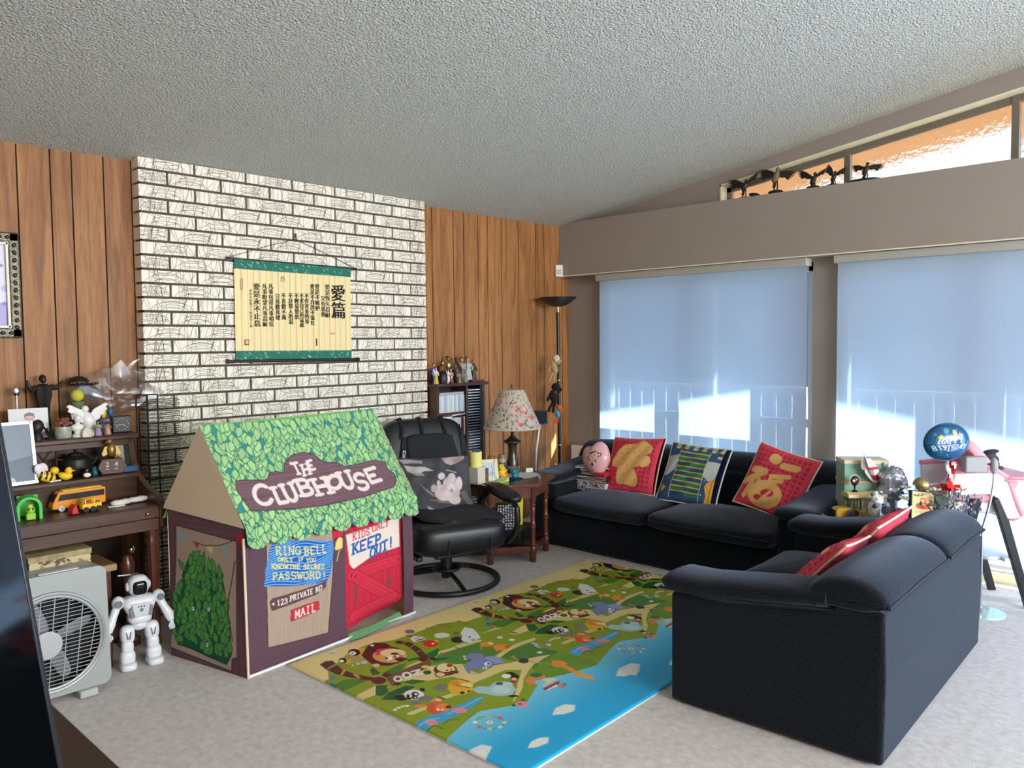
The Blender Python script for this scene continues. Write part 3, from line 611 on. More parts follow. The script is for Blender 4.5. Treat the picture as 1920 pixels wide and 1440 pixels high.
# ------------------------------------------------------------------ play mat
ART = json.loads('''{"ops": [["p", [140, 160, 34], [[0.089, 0.172], [0.164, 0.161], [0.246, 0.124], [0.338, 0.091], [0.404, 0.095], [0.5, 0.141], [0.613, 0.145], [0.786, 0.14], [0.873, 0.185], [0.918, 0.238], [0.939, 0.243], [0.908, 0.318], [0.823, 0.397], [0.708, 0.42], [0.534, 0.427], [0.444, 0.412], [0.414, 0.435], [0.256, 0.461], [0.125, 0.453], [-0.017, 0.413], [0.004, 0.313]]], ["p", [140, 160, 34], [[0.238, 0.496], [0.26, 0.604], [0.385, 0.665], [0.413, 0.766], [0.572, 0.752], [0.64, 0.839], [0.572, 0.909], [0.517, 0.953], [0.462, 0.992], [0.374, 1.032], [0.357, 1.042], [0.243, 0.981], [0.191, 0.978], [0.063, 1.023], [-0.032, 1.048], [-0.038, 0.938], [-0.068, 0.736], [0.132, 0.483]]], ["p", [140, 160, 34], [[0.517, 0.953], [0.575, 0.912], [0.695, 0.895], [0.646, 0.966], [0.51, 1.022], [0.428, 1.064], [0.357, 1.042], [0.462, 0.992]]], ["p", [84, 135, 52], [[0.423, 0.491], [0.533, 0.431], [0.64, 0.456], [0.743, 0.473], [0.813, 0.606], [0.704, 0.661], [0.599, 0.649], [0.517, 0.6], [0.497, 0.592], [0.47, 0.516]]], ["p", [78, 130, 52], [[0.681, 0.682], [0.786, 0.642], [0.914, 0.654], [1.028, 0.698], [1.113, 0.742], [1.118, 0.821], [0.894, 0.99], [0.728, 1.019], [0.639, 0.972], [0.68, 0.877], [0.711, 0.839], [0.858, 0.832], [0.696, 0.762]]], ["p", [140, 160, 34], [[0.684, 0.414], [0.827, 0.401], [1.023, 0.439], [1.257, 0.404], [1.528, 0.41], [1.608, 0.474], [1.24, 0.643], [1.059, 0.716], [0.901, 0.665], [0.734, 0.659], [0.81, 0.603], [0.754, 0.473]]], ["p", [110, 150, 45], [[0.697, 0.867], [0.872, 0.839], [1.007, 0.831], [1.175, 0.873], [1.25, 0.938], [1.19, 0.979], [1.127, 0.991], [0.988, 1.033], [0.897, 1.062], [0.757, 1.027], [0.664, 0.99], [0.649, 0.921]]], ["s", [222, 205, 140], [0.028, [0.527, 0.424], [0.642, 0.442], [0.762, 0.46]]], ["s", [222, 205, 140], [0.028, [0.678, 0.663], [0.77, 0.64], [0.855, 0.637], [0.954, 0.648]]], ["s", [222, 205, 140], [0.03, [0.402, 0.767], [0.539, 0.772], [0.689, 0.784]]], ["s", [222, 205, 140], [0.028, [0.047, 0.79], [0.123, 0.797]]], ["s", [222, 205, 140], [0.03, [0.181, 0.78], [0.304, 0.798]]], ["s", [222, 205, 140], [0.026, [1.514, 0.417], [1.716, 0.417], [1.96, 0.41]]], ["p", [228, 205, 138], [[-0.034, 0.511], [0.033, 0.494], [0.119, 0.484], [0.146, 0.539], [0.055, 0.554], [-0.023, 0.546]]], ["p", [228, 205, 138], [[0.228, 0.519], [0.353, 0.486], [0.42, 0.518], [0.514, 0.597], [0.484, 0.651], [0.486, 0.732], [0.595, 0.72], [0.693, 0.765], [0.805, 0.802], [0.858, 0.832], [0.723, 0.845], [0.669, 0.865], [0.575, 0.912], [0.507, 0.967], [0.462, 0.992], [0.373, 1.03], [0.456, 0.972], [0.592, 0.876], [0.639, 0.845], [0.565, 0.759], [0.413, 0.766], [0.388, 0.661], [0.262, 0.602], [0.219, 0.553]]], ["p", [228, 205, 138], [[0.283, 0.451], [0.346, 0.428], [0.416, 0.426], [0.404, 0.452], [0.297, 0.468]]], ["p", [70, 165, 215], [[-0.033, 0.883], [0.02, 0.858], [0.092, 0.863], [0.161, 0.875], [0.238, 0.881], [0.31, 0.88], [0.345, 0.901], [0.317, 0.918], [0.221, 0.938], [0.119, 0.934], [0.043, 0.933], [-0.036, 0.936]]], ["s", [160, 215, 235], [0.006, [-0.015, 0.892], [0.058, 0.88], [0.095, 0.901]]], ["s", [160, 215, 235], [0.006, [0.135, 0.902], [0.206, 0.904], [0.329, 0.901]]], ["e", [236, 140, 155], [[0.191, 0.915], [0.02, 0.024], [-0.016, 0.016]]], ["e", [236, 140, 155], [[0.05, 0.909], [0.015, 0.017], [-0.016, 0.018]]], ["s", [60, 110, 30], [0.006, [0.004, 0.936], [0.045, 0.93], [0.046, 0.973]]], ["s", [60, 110, 30], [0.006, [0.07, 0.948], [0.112, 0.942], [0.137, 0.97]]], ["p", [70, 130, 40], [[0.066, 0.334], [0.149, 0.417], [0.093, 0.415], [0.016, 0.426], [-0.023, 0.393], [0.006, 0.34]]], ["p", [84, 45, 30], [[0.088, 0.116], [0.127, 0.104], [0.151, 0.124], [0.122, 0.238], [0.131, 0.33], [0.16, 0.409], [0.15, 0.456], [0.127, 0.417], [0.093, 0.332], [0.073, 0.257], [0.076, 0.178]]], ["s", [205, 150, 70], [0.012, [0.09, 0.181], [0.136, 0.171]]], ["s", [205, 150, 70], [0.014, [0.089, 0.281], [0.13, 0.248]]], ["s", [205, 150, 70], [0.016, [0.126, 0.324], [0.119, 0.363]]], ["e", [170, 165, 80], [[0.248, 0.185], [0.043, 0.05], [-0.041, 0.054]]], ["e", [222, 175, 70], [[0.301, 0.149], [0.019, 0.022], [-0.033, 0.044]]], ["e", [25, 20, 15], [[0.275, 0.12], [0.019, 0.021], [-0.025, 0.034]]], ["e", [240, 240, 230], [[0.264, 0.122], [0.011, 0.012], [-0.015, 0.02]]], ["e", [150, 150, 140], [[0.264, 0.121], [0.004, 0.005], [-0.007, 0.008]]], ["e", [222, 175, 70], [[0.192, 0.186], [0.012, 0.013], [-0.02, 0.026]]], ["e", [25, 20, 15], [[0.182, 0.158], [0.012, 0.014], [-0.018, 0.025]]], ["e", [240, 240, 230], [[0.176, 0.16], [0.007, 0.009], [-0.01, 0.014]]], ["e", [175, 205, 205], [[0.234, 0.249], [0.01, 0.011], [-0.013, 0.016]]], ["e", [175, 205, 205], [[0.206, 0.24], [0.006, 0.007], [-0.009, 0.012]]], ["e", [175, 205, 205], [[0.181, 0.237], [0.005, 0.006], [-0.006, 0.009]]], ["p", [72, 34, 24], [[0.276, 0.173], [0.372, 0.098], [0.416, 0.093], [0.446, 0.144], [0.435, 0.195], [0.446, 0.232], [0.43, 0.306], [0.384, 0.372], [0.334, 0.372], [0.286, 0.366], [0.262, 0.338], [0.246, 0.292], [0.262, 0.216]]], ["e", [226, 165, 85], [[0.359, 0.277], [0.052, 0.06], [-0.052, 0.064]]], ["p", [220, 65, 85], [[0.325, 0.215], [0.367, 0.171], [0.421, 0.2], [0.432, 0.231], [0.382, 0.205], [0.329, 0.235]]], ["e", [244, 220, 155], [[0.391, 0.261], [0.039, 0.045], [-0.03, 0.037]]], ["e", [72, 34, 24], [[0.389, 0.276], [0.012, 0.015], [-0.009, 0.011]]], ["e", [245, 245, 240], [[0.337, 0.299], [0.012, 0.013], [-0.015, 0.019]]], ["e", [20, 15, 15], [[0.331, 0.29], [0.004, 0.005], [-0.008, 0.01]]], ["e", [205, 130, 70], [[0.375, 0.317], [0.015, 0.018], [-0.02, 0.024]]], ["e", [245, 245, 240], [[0.379, 0.307], [0.006, 0.007], [-0.009, 0.01]]], ["e", [20, 15, 15], [[0.374, 0.304], [0.002, 0.003], [-0.005, 0.006]]], ["e", [72, 34, 24], [[0.365, 0.347], [0.016, 0.018], [-0.015, 0.018]]], ["e", [240, 190, 150], [[0.25, 0.317], [0.01, 0.012], [-0.012, 0.015]]], ["e", [245, 245, 240], [[0.384, 0.115], [0.006, 0.008], [-0.008, 0.009]]], ["p", [15, 95, 50], [[0.196, 0.338], [0.229, 0.32], [0.206, 0.403], [0.172, 0.393]]], ["p", [62, 125, 40], [[0.211, 0.402], [0.314, 0.391], [0.354, 0.401], [0.283, 0.451], [0.223, 0.456]]], ["p", [15, 95, 50], [[0.118, 0.482], [0.149, 0.518], [0.112, 0.573], [0.067, 0.583], [0.06, 0.554]]], ["p", [30, 110, 40], [[0.206, 0.54], [0.257, 0.554], [0.291, 0.612], [0.228, 0.593]]], ["p", [40, 110, 45], [[0.478, 0.391], [0.573, 0.379], [0.516, 0.435], [0.451, 0.456]]], ["p", [15, 95, 50], [[0.463, 0.448], [0.54, 0.511], [0.495, 0.503], [0.452, 0.482]]], ["p", [30, 105, 45], [[0.384, 0.372], [0.438, 0.39], [0.416, 0.409], [0.368, 0.396]]], ["s", [84, 45, 30], [0.036, [0.495, 0.179], [0.511, 0.228], [0.488, 0.327], [0.449, 0.418]]], ["s", [196, 130, 95], [0.008, [0.495, 0.209], [0.527, 0.197]]], ["s", [196, 130, 95], [0.008, [0.488, 0.273], [0.522, 0.264]]], ["s", [196, 130, 95], [0.008, [0.472, 0.339], [0.498, 0.339]]], ["e", [96, 24, 30], [[0.156, 0.453], [0.021, 0.024], [-0.022, 0.028]]], ["e", [74, 40, 34], [[0.185, 0.532], [0.015, 0.018], [-0.012, 0.016]]], ["e", [84, 35, 25], [[0.214, 0.436], [0.013, 0.015], [-0.015, 0.018]]], ["e", [84, 35, 25], [[0.434, 0.424], [0.015, 0.017], [-0.018, 0.02]]], ["e", [84, 35, 25], [[0.465, 0.452], [0.01, 0.012], [-0.013, 0.014]]], ["p", [125, 82, 62], [[0.19, 0.457], [0.319, 0.442], [0.447, 0.448], [0.438, 0.477], [0.389, 0.519], [0.283, 0.512], [0.166, 0.531]]], ["e", [240, 238, 228], [[0.221, 0.502], [0.013, 0.015], [-0.02, 0.025]]], ["e", [125, 82, 62], [[0.221, 0.502], [0.007, 0.007], [-0.01, 0.013]]], ["e", [240, 238, 228], [[0.271, 0.502], [0.015, 0.017], [-0.023, 0.026]]], ["e", [125, 82, 62], [[0.271, 0.502], [0.007, 0.008], [-0.011, 0.013]]], ["s", [240, 238, 228], [0.014, [0.31, 0.49], [0.346, 0.498], [0.296, 0.527], [0.328, 0.544]]], ["e", [240, 205, 60], [[0.384, 0.497], [0.012, 0.014], [-0.012, 0.013]]], ["e", [240, 210, 190], [[0.391, 0.528], [0.008, 0.01], [-0.009, 0.01]]], ["e", [30, 100, 50], [[0.349, 0.548], [0.012, 0.013], [-0.015, 0.016]]], ["e", [112, 52, 24], [[0.421, 0.587], [0.034, 0.039], [-0.044, 0.048]]], ["e", [242, 220, 160], [[0.436, 0.571], [0.026, 0.029], [-0.032, 0.034]]], ["e", [242, 220, 160], [[0.432, 0.603], [0.017, 0.019], [-0.017, 0.018]]], ["e", [212, 40, 45], [[0.464, 0.567], [0.009, 0.01], [-0.012, 0.014]]], ["e", [112, 52, 24], [[0.371, 0.609], [0.016, 0.019], [-0.021, 0.023]]], ["e", [236, 210, 150], [[0.371, 0.609], [0.012, 0.015], [-0.015, 0.017]]], ["e", [20, 15, 15], [[0.42, 0.599], [0.003, 0.004], [-0.005, 0.006]]], ["e", [20, 15, 15], [[0.44, 0.605], [0.002, 0.003], [-0.005, 0.005]]], ["e", [112, 52, 24], [[0.427, 0.634], [0.015, 0.017], [-0.011, 0.012]]], ["p", [150, 90, 60], [[0.574, 0.134], [0.592, 0.138], [0.588, 0.267], [0.566, 0.267]]], ["p", [232, 228, 218], [[0.562, 0.18], [0.594, 0.174], [0.617, 0.21], [0.605, 0.254], [0.542, 0.234]]], ["s", [40, 30, 30], [0.006, [0.573, 0.201], [0.595, 0.21]]], ["s", [40, 30, 30], [0.01, [0.568, 0.228], [0.603, 0.238]]], ["e", [225, 40, 30], [[0.581, 0.311], [0.023, 0.027], [-0.028, 0.032]]], ["e", [240, 170, 40], [[0.624, 0.306], [0.007, 0.008], [-0.011, 0.011]]], ["e", [250, 250, 250], [[0.59, 0.319], [0.004, 0.005], [-0.006, 0.007]]], ["e", [222, 226, 214], [[0.693, 0.272], [0.025, 0.029], [-0.023, 0.025]]], ["e", [222, 226, 214], [[0.674, 0.275], [0.016, 0.019], [-0.015, 0.016]]], ["e", [120, 120, 120], [[0.621, 0.111], [0.017, 0.019], [-0.018, 0.021]]], ["p", [232, 232, 228], [[0.776, 0.317], [0.846, 0.274], [0.857, 0.323], [0.825, 0.391], [0.793, 0.439], [0.738, 0.442], [0.724, 0.393]]], ["e", [40, 40, 42], [[0.702, 0.372], [0.021, 0.025], [-0.028, 0.03]]], ["e", [232, 232, 228], [[0.746, 0.405], [0.024, 0.028], [-0.031, 0.032]]], ["e", [30, 30, 30], [[0.766, 0.391], [0.004, 0.004], [-0.007, 0.007]]], ["e", [90, 110, 80], [[0.758, 0.305], [0.011, 0.013], [-0.009, 0.01]]], ["e", [200, 150, 140], [[0.75, 0.431], [0.008, 0.009], [-0.011, 0.01]]], ["s", [178, 96, 56], [0.012, [0.714, 0.138], [0.724, 0.19]]], ["s", [178, 96, 56], [0.012, [0.794, 0.15], [0.8, 0.225]]], ["s", [178, 96, 56], [0.012, [0.887, 0.183], [0.889, 0.255]]], ["s", [178, 96, 56], [0.012, [0.536, 0.436], [0.546, 0.47]]], ["s", [178, 96, 56], [0.012, [0.625, 0.439], [0.634, 0.457]]], ["p", [126, 136, 182], [[0.57, 0.546], [0.627, 0.54], [0.66, 0.578], [0.638, 0.617], [0.678, 0.647], [0.674, 0.689], [0.65, 0.742], [0.61, 0.711], [0.562, 0.729], [0.524, 0.705], [0.499, 0.669], [0.47, 0.693], [0.479, 0.734], [0.459, 0.687], [0.492, 0.631], [0.533, 0.607], [0.578, 0.602]]], ["p", [150, 160, 208], [[0.636, 0.622], [0.675, 0.649], [0.67, 0.691], [0.65, 0.736], [0.617, 0.704], [0.616, 0.661]]], ["e", [246, 246, 246], [[0.588, 0.685], [0.01, 0.012], [-0.016, 0.015]]], ["e", [25, 25, 40], [[0.592, 0.687], [0.005, 0.005], [-0.008, 0.007]]], ["e", [246, 246, 246], [[0.549, 0.706], [0.007, 0.008], [-0.01, 0.009]]], ["e", [25, 25, 40], [[0.548, 0.705], [0.003, 0.003], [-0.005, 0.004]]], ["e", [238, 238, 238], [[0.58, 0.543], [0.004, 0.004], [-0.007, 0.007]]], ["e", [238, 238, 238], [[0.562, 0.569], [0.004, 0.005], [-0.006, 0.007]]], ["e", [236, 150, 50], [[0.754, 0.521], [0.023, 0.026], [-0.022, 0.022]]], ["p", [236, 150, 50], [[0.742, 0.489], [0.717, 0.528], [0.676, 0.556]]], ["e", [236, 150, 50], [[0.773, 0.597], [0.025, 0.029], [-0.029, 0.027]]], ["e", [215, 100, 40], [[0.796, 0.616], [0.008, 0.01], [-0.013, 0.012]]], ["e", [250, 225, 170], [[0.774, 0.526], [0.008, 0.01], [-0.01, 0.01]]], ["p", [236, 150, 50], [[0.732, 0.596], [0.745, 0.611], [0.711, 0.621]]], ["e", [172, 178, 196], [[0.918, 0.728], [0.025, 0.029], [-0.028, 0.024]]], ["e", [196, 200, 214], [[0.953, 0.738], [0.013, 0.014], [-0.017, 0.014]]], ["e", [60, 60, 70], [[0.919, 0.739], [0.007, 0.008], [-0.01, 0.008]]], ["e", [172, 178, 196], [[0.91, 0.685], [0.011, 0.013], [-0.01, 0.008]]], ["e", [58, 58, 62], [[0.721, 0.783], [0.017, 0.019], [-0.021, 0.018]]], ["s", [222, 150, 140], [0.01, [0.741, 0.798], [0.735, 0.829], [0.756, 0.859]]], ["s", [200, 140, 120], [0.007, [0.709, 0.761], [0.718, 0.709]]], ["s", [200, 140, 120], [0.007, [0.702, 0.768], [0.731, 0.709]]], ["e", [236, 150, 60], [[0.798, 0.928], [0.023, 0.027], [-0.03, 0.025]]], ["s", [236, 150, 60], [0.028, [0.793, 0.961], [0.774, 1.056]]], ["s", [236, 170, 80], [0.04, [0.765, 1.063], [0.772, 1.118]]], ["s", [236, 150, 60], [0.008, [0.765, 0.881], [0.775, 0.912]]], ["s", [236, 150, 60], [0.008, [0.812, 0.878], [0.804, 0.907]]], ["p", [28, 28, 30], [[0.57, 0.808], [0.596, 0.826], [0.585, 0.881], [0.559, 0.896], [0.544, 0.862]]], ["e", [236, 236, 232], [[0.548, 0.836], [0.013, 0.016], [-0.017, 0.015]]], ["e", [200, 45, 40], [[0.523, 0.899], [0.009, 0.011], [-0.01, 0.01]]], ["e", [240, 190, 170], [[0.549, 0.881], [0.007, 0.008], [-0.01, 0.009]]], ["p", [168, 206, 208], [[0.36, 0.814], [0.399, 0.817], [0.418, 0.851], [0.475, 0.838], [0.504, 0.868], [0.503, 0.91], [0.476, 0.957], [0.428, 0.978], [0.382, 0.946], [0.362, 0.89], [0.346, 0.849]]], ["e", [196, 222, 222], [[0.436, 0.911], [0.026, 0.031], [-0.028, 0.026]]], ["e", [60, 100, 110], [[0.475, 0.867], [0.013, 0.015], [-0.011, 0.01]]], ["e", [190, 220, 222], [[0.494, 0.893], [0.015, 0.017], [-0.013, 0.011]]], ["e", [40, 35, 40], [[0.424, 0.989], [0.013, 0.015], [-0.008, 0.007]]], ["p", [24, 92, 44], [[0.049, 0.605], [0.106, 0.578], [0.198, 0.58], [0.22, 0.618], [0.171, 0.628], [0.111, 0.625], [0.079, 0.653]]], ["e", [30, 28, 28], [[0.113, 0.654], [0.018, 0.021], [-0.018, 0.022]]], ["e", [30, 28, 28], [[0.218, 0.664], [0.007, 0.009], [-0.011, 0.012]]], ["e", [30, 28, 28], [[0.167, 0.724], [0.006, 0.007], [-0.009, 0.01]]], ["e", [238, 236, 230], [[0.165, 0.672], [0.027, 0.031], [-0.031, 0.036]]], ["e", [28, 26, 26], [[0.171, 0.672], [0.01, 0.012], [-0.014, 0.016]]], ["e", [238, 236, 230], [[0.174, 0.674], [0.004, 0.006], [-0.007, 0.008]]], ["e", [28, 26, 26], [[0.15, 0.694], [0.009, 0.011], [-0.01, 0.012]]], ["e", [238, 236, 230], [[0.151, 0.697], [0.003, 0.004], [-0.005, 0.005]]], ["e", [28, 26, 26], [[0.14, 0.664], [0.005, 0.005], [-0.012, 0.014]]], ["e", [28, 26, 26], [[0.129, 0.684], [0.006, 0.007], [-0.006, 0.007]]], ["p", [132, 124, 120], [[0.247, 0.692], [0.296, 0.675], [0.325, 0.695], [0.302, 0.731], [0.268, 0.741]]], ["e", [132, 124, 120], [[0.171, 0.737], [0.02, 0.023], [-0.017, 0.019]]], ["e", [132, 124, 120], [[0.123, 0.73], [0.013, 0.016], [-0.012, 0.014]]], ["p", [236, 180, 50], [[0.299, 0.728], [0.362, 0.687], [0.393, 0.711], [0.407, 0.768], [0.359, 0.821], [0.302, 0.83], [0.268, 0.791]]], ["e", [245, 220, 150], [[0.371, 0.774], [0.017, 0.019], [-0.016, 0.016]]], ["e", [20, 15, 15], [[0.308, 0.81], [0.006, 0.007], [-0.009, 0.009]]], ["e", [235, 140, 40], [[0.354, 0.716], [0.014, 0.016], [-0.017, 0.018]]], ["e", [20, 15, 15], [[0.336, 0.819], [0.004, 0.004], [-0.005, 0.006]]], ["s", [150, 90, 40], [0.008, [0.396, 0.714], [0.4, 0.75]]], ["s", [150, 90, 40], [0.008, [0.341, 0.739], [0.361, 0.799]]], ["e", [226, 86, 42], [[0.141, 0.829], [0.024, 0.027], [-0.033, 0.037]]], ["e", [238, 140, 60], [[0.165, 0.845], [0.02, 0.023], [-0.025, 0.026]]], ["e", [120, 30, 25], [[0.183, 0.859], [0.009, 0.009], [-0.009, 0.009]]], ["e", [250, 245, 240], [[0.14, 0.845], [0.004, 0.005], [-0.006, 0.006]]], ["e", [250, 245, 240], [[0.151, 0.859], [0.004, 0.004], [-0.004, 0.005]]], ["p", [228, 110, 50], [[0.149, 0.777], [0.184, 0.772], [0.198, 0.822], [0.174, 0.817]]], ["e", [236, 150, 70], [[0.114, 0.77], [0.016, 0.018], [-0.009, 0.011]]], ["e", [140, 138, 145], [[-0.023, 0.742], [0.015, 0.017], [-0.016, 0.019]]], ["e", [210, 208, 205], [[-0.018, 0.748], [0.009, 0.01], [-0.01, 0.013]]], ["e", [232, 232, 214], [[0.027, 0.719], [0.005, 0.007], [-0.006, 0.007]]], ["e", [232, 232, 214], [[0.048, 0.716], [0.006, 0.007], [-0.005, 0.007]]], ["e", [232, 232, 214], [[0.067, 0.719], [0.006, 0.006], [-0.005, 0.007]]], ["e", [232, 232, 214], [[0.08, 0.729], [0.006, 0.007], [-0.005, 0.007]]], ["e", [232, 232, 220], [[0.859, 0.507], [0.009, 0.01], [-0.012, 0.011]]], ["e", [232, 232, 220], [[0.874, 0.573], [0.01, 0.011], [-0.011, 0.011]]], ["e", [232, 232, 220], [[0.843, 0.776], [0.009, 0.01], [-0.011, 0.009]]], ["e", [232, 232, 220], [[1.024, 0.709], [0.009, 0.011], [-0.013, 0.01]]], ["e", [232, 232, 220], [[1.837, 0.511], [0.011, 0.013], [-0.019, 0.013]]], ["e", [232, 232, 220], [[1.853, 0.578], [0.01, 0.012], [-0.019, 0.012]]], ["e", [232, 232, 220], [[1.814, 0.78], [0.011, 0.013], [-0.018, 0.012]]], ["s", [150, 90, 55], [0.016, [-0.013, 0.505], [-0.008, 0.534]]], ["s", [150, 90, 55], [0.016, [0.216, 0.763], [0.218, 0.795]]], ["e", [60, 130, 170], [[0.047, 0.28], [0.008, 0.009], [-0.013, 0.018]]], ["e", [50, 120, 170], [[-0.005, 0.34], [0.008, 0.01], [-0.016, 0.024]]], ["e", [232, 120, 60], [[-0.007, 0.382], [0.008, 0.009], [-0.009, 0.013]]], ["e", [222, 216, 196], [[0.211, 0.045], [0.016, 0.018], [-0.011, 0.017]]], ["e", [160, 155, 140], [[0.2, 0.048], [0.008, 0.009], [-0.003, 0.005]]], ["s", [90, 150, 170], [0.006, [0.234, 1.115], [0.217, 1.125], [0.197, 1.127], [0.178, 1.12], [0.161, 1.107], [0.15, 1.089], [0.146, 1.068], [0.15, 1.047], [0.161, 1.03], [0.177, 1.02], [0.198, 1.017], [0.218, 1.023], [0.235, 1.037], [0.246, 1.056], [0.25, 1.077], [0.246, 1.098], [0.234, 1.115]]], ["s", [130, 185, 205], [0.004, [0.234, 1.115], [0.161, 1.03]]], ["s", [130, 185, 205], [0.004, [0.197, 1.127], [0.198, 1.017]]], ["s", [130, 185, 205], [0.004, [0.161, 1.107], [0.235, 1.037]]], ["s", [130, 185, 205], [0.004, [0.146, 1.068], [0.25, 1.077]]], ["e", [240, 215, 120], [[0.234, 1.115], [0.006, 0.006], [-0.009, 0.008]]], ["e", [220, 240, 235], [[0.197, 1.127], [0.006, 0.006], [-0.008, 0.007]]], ["e", [238, 200, 120], [[0.161, 1.107], [0.006, 0.007], [-0.008, 0.008]]], ["e", [235, 100, 110], [[0.146, 1.068], [0.006, 0.006], [-0.008, 0.008]]], ["e", [240, 240, 220], [[0.161, 1.03], [0.006, 0.007], [-0.009, 0.009]]], ["e", [120, 190, 90], [[0.198, 1.017], [0.005, 0.007], [-0.009, 0.009]]], ["e", [240, 170, 110], [[0.235, 1.037], [0.006, 0.006], [-0.009, 0.008]]], ["e", [235, 90, 100], [[0.25, 1.077], [0.006, 0.007], [-0.009, 0.009]]], ["e", [245, 240, 225], [[0.198, 1.072], [0.009, 0.009], [-0.01, 0.009]]], ["e", [225, 90, 70], [[0.198, 1.072], [0.004, 0.004], [-0.004, 0.004]]], ["p", [205, 228, 235], [[-0.041, 1.165], [-0.006, 1.162], [0.044, 1.184], [0.051, 1.207], [0.01, 1.236], [-0.043, 1.259], [-0.05, 1.226]]], ["p", [238, 235, 226], [[-0.037, 1.17], [-0.006, 1.167], [0.037, 1.186], [0.044, 1.207], [0.008, 1.232], [-0.039, 1.252], [-0.045, 1.224]]], ["p", [205, 228, 235], [[0.147, 1.306], [0.188, 1.286], [0.23, 1.289], [0.259, 1.313], [0.224, 1.338], [0.173, 1.328]]], ["p", [238, 235, 226], [[0.154, 1.306], [0.19, 1.289], [0.227, 1.291], [0.252, 1.313], [0.221, 1.334], [0.176, 1.326]]], ["p", [205, 228, 235], [[0.398, 1.215], [0.453, 1.185], [0.507, 1.194], [0.527, 1.23], [0.483, 1.258], [0.437, 1.244]]], ["p", [238, 235, 226], [[0.406, 1.215], [0.455, 1.19], [0.502, 1.197], [0.519, 1.229], [0.481, 1.254], [0.44, 1.242]]], ["p", [205, 228, 235], [[0.857, 1.193], [0.933, 1.155], [1.019, 1.165], [1.034, 1.204], [0.958, 1.246], [0.88, 1.225]]], ["p", [238, 235, 226], [[0.868, 1.194], [0.935, 1.161], [1.01, 1.169], [1.023, 1.203], [0.957, 1.24], [0.888, 1.222]]], ["p", [232, 140, 80], [[0.563, 0.927], [0.615, 0.917], [0.663, 0.957], [0.652, 0.973], [0.591, 0.973], [0.551, 0.968]]], ["e", [40, 120, 85], [[0.64, 0.927], [0.017, 0.019], [-0.018, 0.015]]], ["p", [232, 222, 170], [[0.575, 0.982], [0.647, 0.981], [0.673, 1.024], [0.577, 1.024]]], ["e", [140, 205, 225], [[0.594, 0.99], [0.016, 0.019], [-0.02, 0.017]]], ["p", [185, 40, 45], [[0.556, 1.034], [0.665, 1.04], [0.631, 1.059], [0.549, 1.052]]], ["p", [240, 235, 230], [[0.559, 1.053], [0.626, 1.052], [0.615, 1.066], [0.554, 1.062]]], ["e", [232, 150, 165], [[0.391, 1.064], [0.018, 0.02], [-0.019, 0.017]]], ["e", [205, 80, 110], [[0.388, 1.056], [0.006, 0.008], [-0.009, 0.008]]], ["e", [50, 110, 60], [[0.424, 1.042], [0.007, 0.007], [-0.008, 0.007]]], ["e", [50, 110, 60], [[0.363, 1.046], [0.006, 0.007], [-0.008, 0.008]]], ["e", [222, 130, 90], [[0.627, 1.079], [0.01, 0.012], [-0.013, 0.011]]], ["e", [60, 140, 180], [[0.648, 1.077], [0.005, 0.006], [-0.009, 0.008]]]], "sea": [[0.191, 0.978], [0.243, 0.981], [0.357, 1.042], [0.428, 1.064], [0.51, 1.022], [0.564, 0.987], [0.643, 0.969], [0.664, 0.99], [0.757, 1.027], [0.897, 1.062], [0.988, 1.033], [1.138, 0.983]], "pre": [[-0.032, 1.048], [0.063, 1.023]]}''')
MW, MH, DU = 2.273, 1.407, .96
cv = Canvas(MW, MH, .0029, (238, 216, 146))
def sand(X, Y): return np.stack([226+0*X, 206-4*np.sin(X*5), 134+6*np.sin(X*3+Y*4)], 2)
pts = []
for k in range(-1, 4):
    for (u, v) in ART['sea'][:-2]: pts.append((u+DU*k, v))
pts.sort(); low = [(p[0], p[1]) for p in pts]
# broad green under everything from the sand strip to the water
cv.poly([(-.2, .30), (.1, .27), (.4, .25), (.7, .21), (1.1, .24), (1.5, .22), (1.9, .24), (2.5, .22)]+low[::-1], (140, 160, 36))
def sea(X, Y):
    t = np.clip((Y-.96)/.30, 0, 1)[..., None]
    return np.array([140, 214, 240])*(1-t)+np.array([34, 172, 226])*t
cv.poly([(-.3, 2)]+low+[(3, 2)], sea)
for k in (-1, 0, 1, 2):
    for kind, col, d in ART['ops']:
        if kind == 'p': cv.poly([(u+DU*k, v) for u, v in d], col)
        elif kind == 's': cv.stroke([(u+DU*k, v) for u, v in d[1:]], d[0], col)
        else: cv.ell((d[0][0]+DU*k, d[0][1]), d[1], d[2], col)
mat_t = thing('play_mat', 'colourful children\'s zoo play mat with yellow, green and blue bands lying on the carpet', 'play mat', (1.851, 3.164, 0), math.atan2(.05, 2.272))
m_mat = painted('mat_print', rough=.42, spec=.45)
_N = m_mat.node_tree.nodes; _wv = _N.new('ShaderNodeTexWave'); _wv.inputs['Scale'].default_value = 55; _wv.bands_direction = 'X'
_tc = [x for x in _N if x.type == 'TEX_COORD'][0]; _bp = _N.new('ShaderNodeBump'); _bp.inputs['Strength'].default_value = .25; _bp.inputs['Distance'].default_value = .002
m_mat.node_tree.links.new(_tc.outputs['Object'], _wv.inputs[0]); m_mat.node_tree.links.new(_wv.outputs[0], _bp.inputs['Height']); m_mat.node_tree.links.new(_bp.outputs[0], _N['Principled BSDF'].inputs['Normal'])
def matsurf(u, v):
    d = np.minimum(np.minimum(u, MW-u), np.minimum(v, MH-v)); e = np.clip(d/.012, 0, 1)
    return u, -v, .0065+.0075*np.sqrt(1-(1-e)**2)
cv.mesh('printed_top', matsurf, m_mat, mat_t)
MB().b2(0, MW, -MH, 0, .0005, .0066).build('foam_edge', M('mat_edge', (214, 214, 196), rough=.5), mat_t, smooth=False)

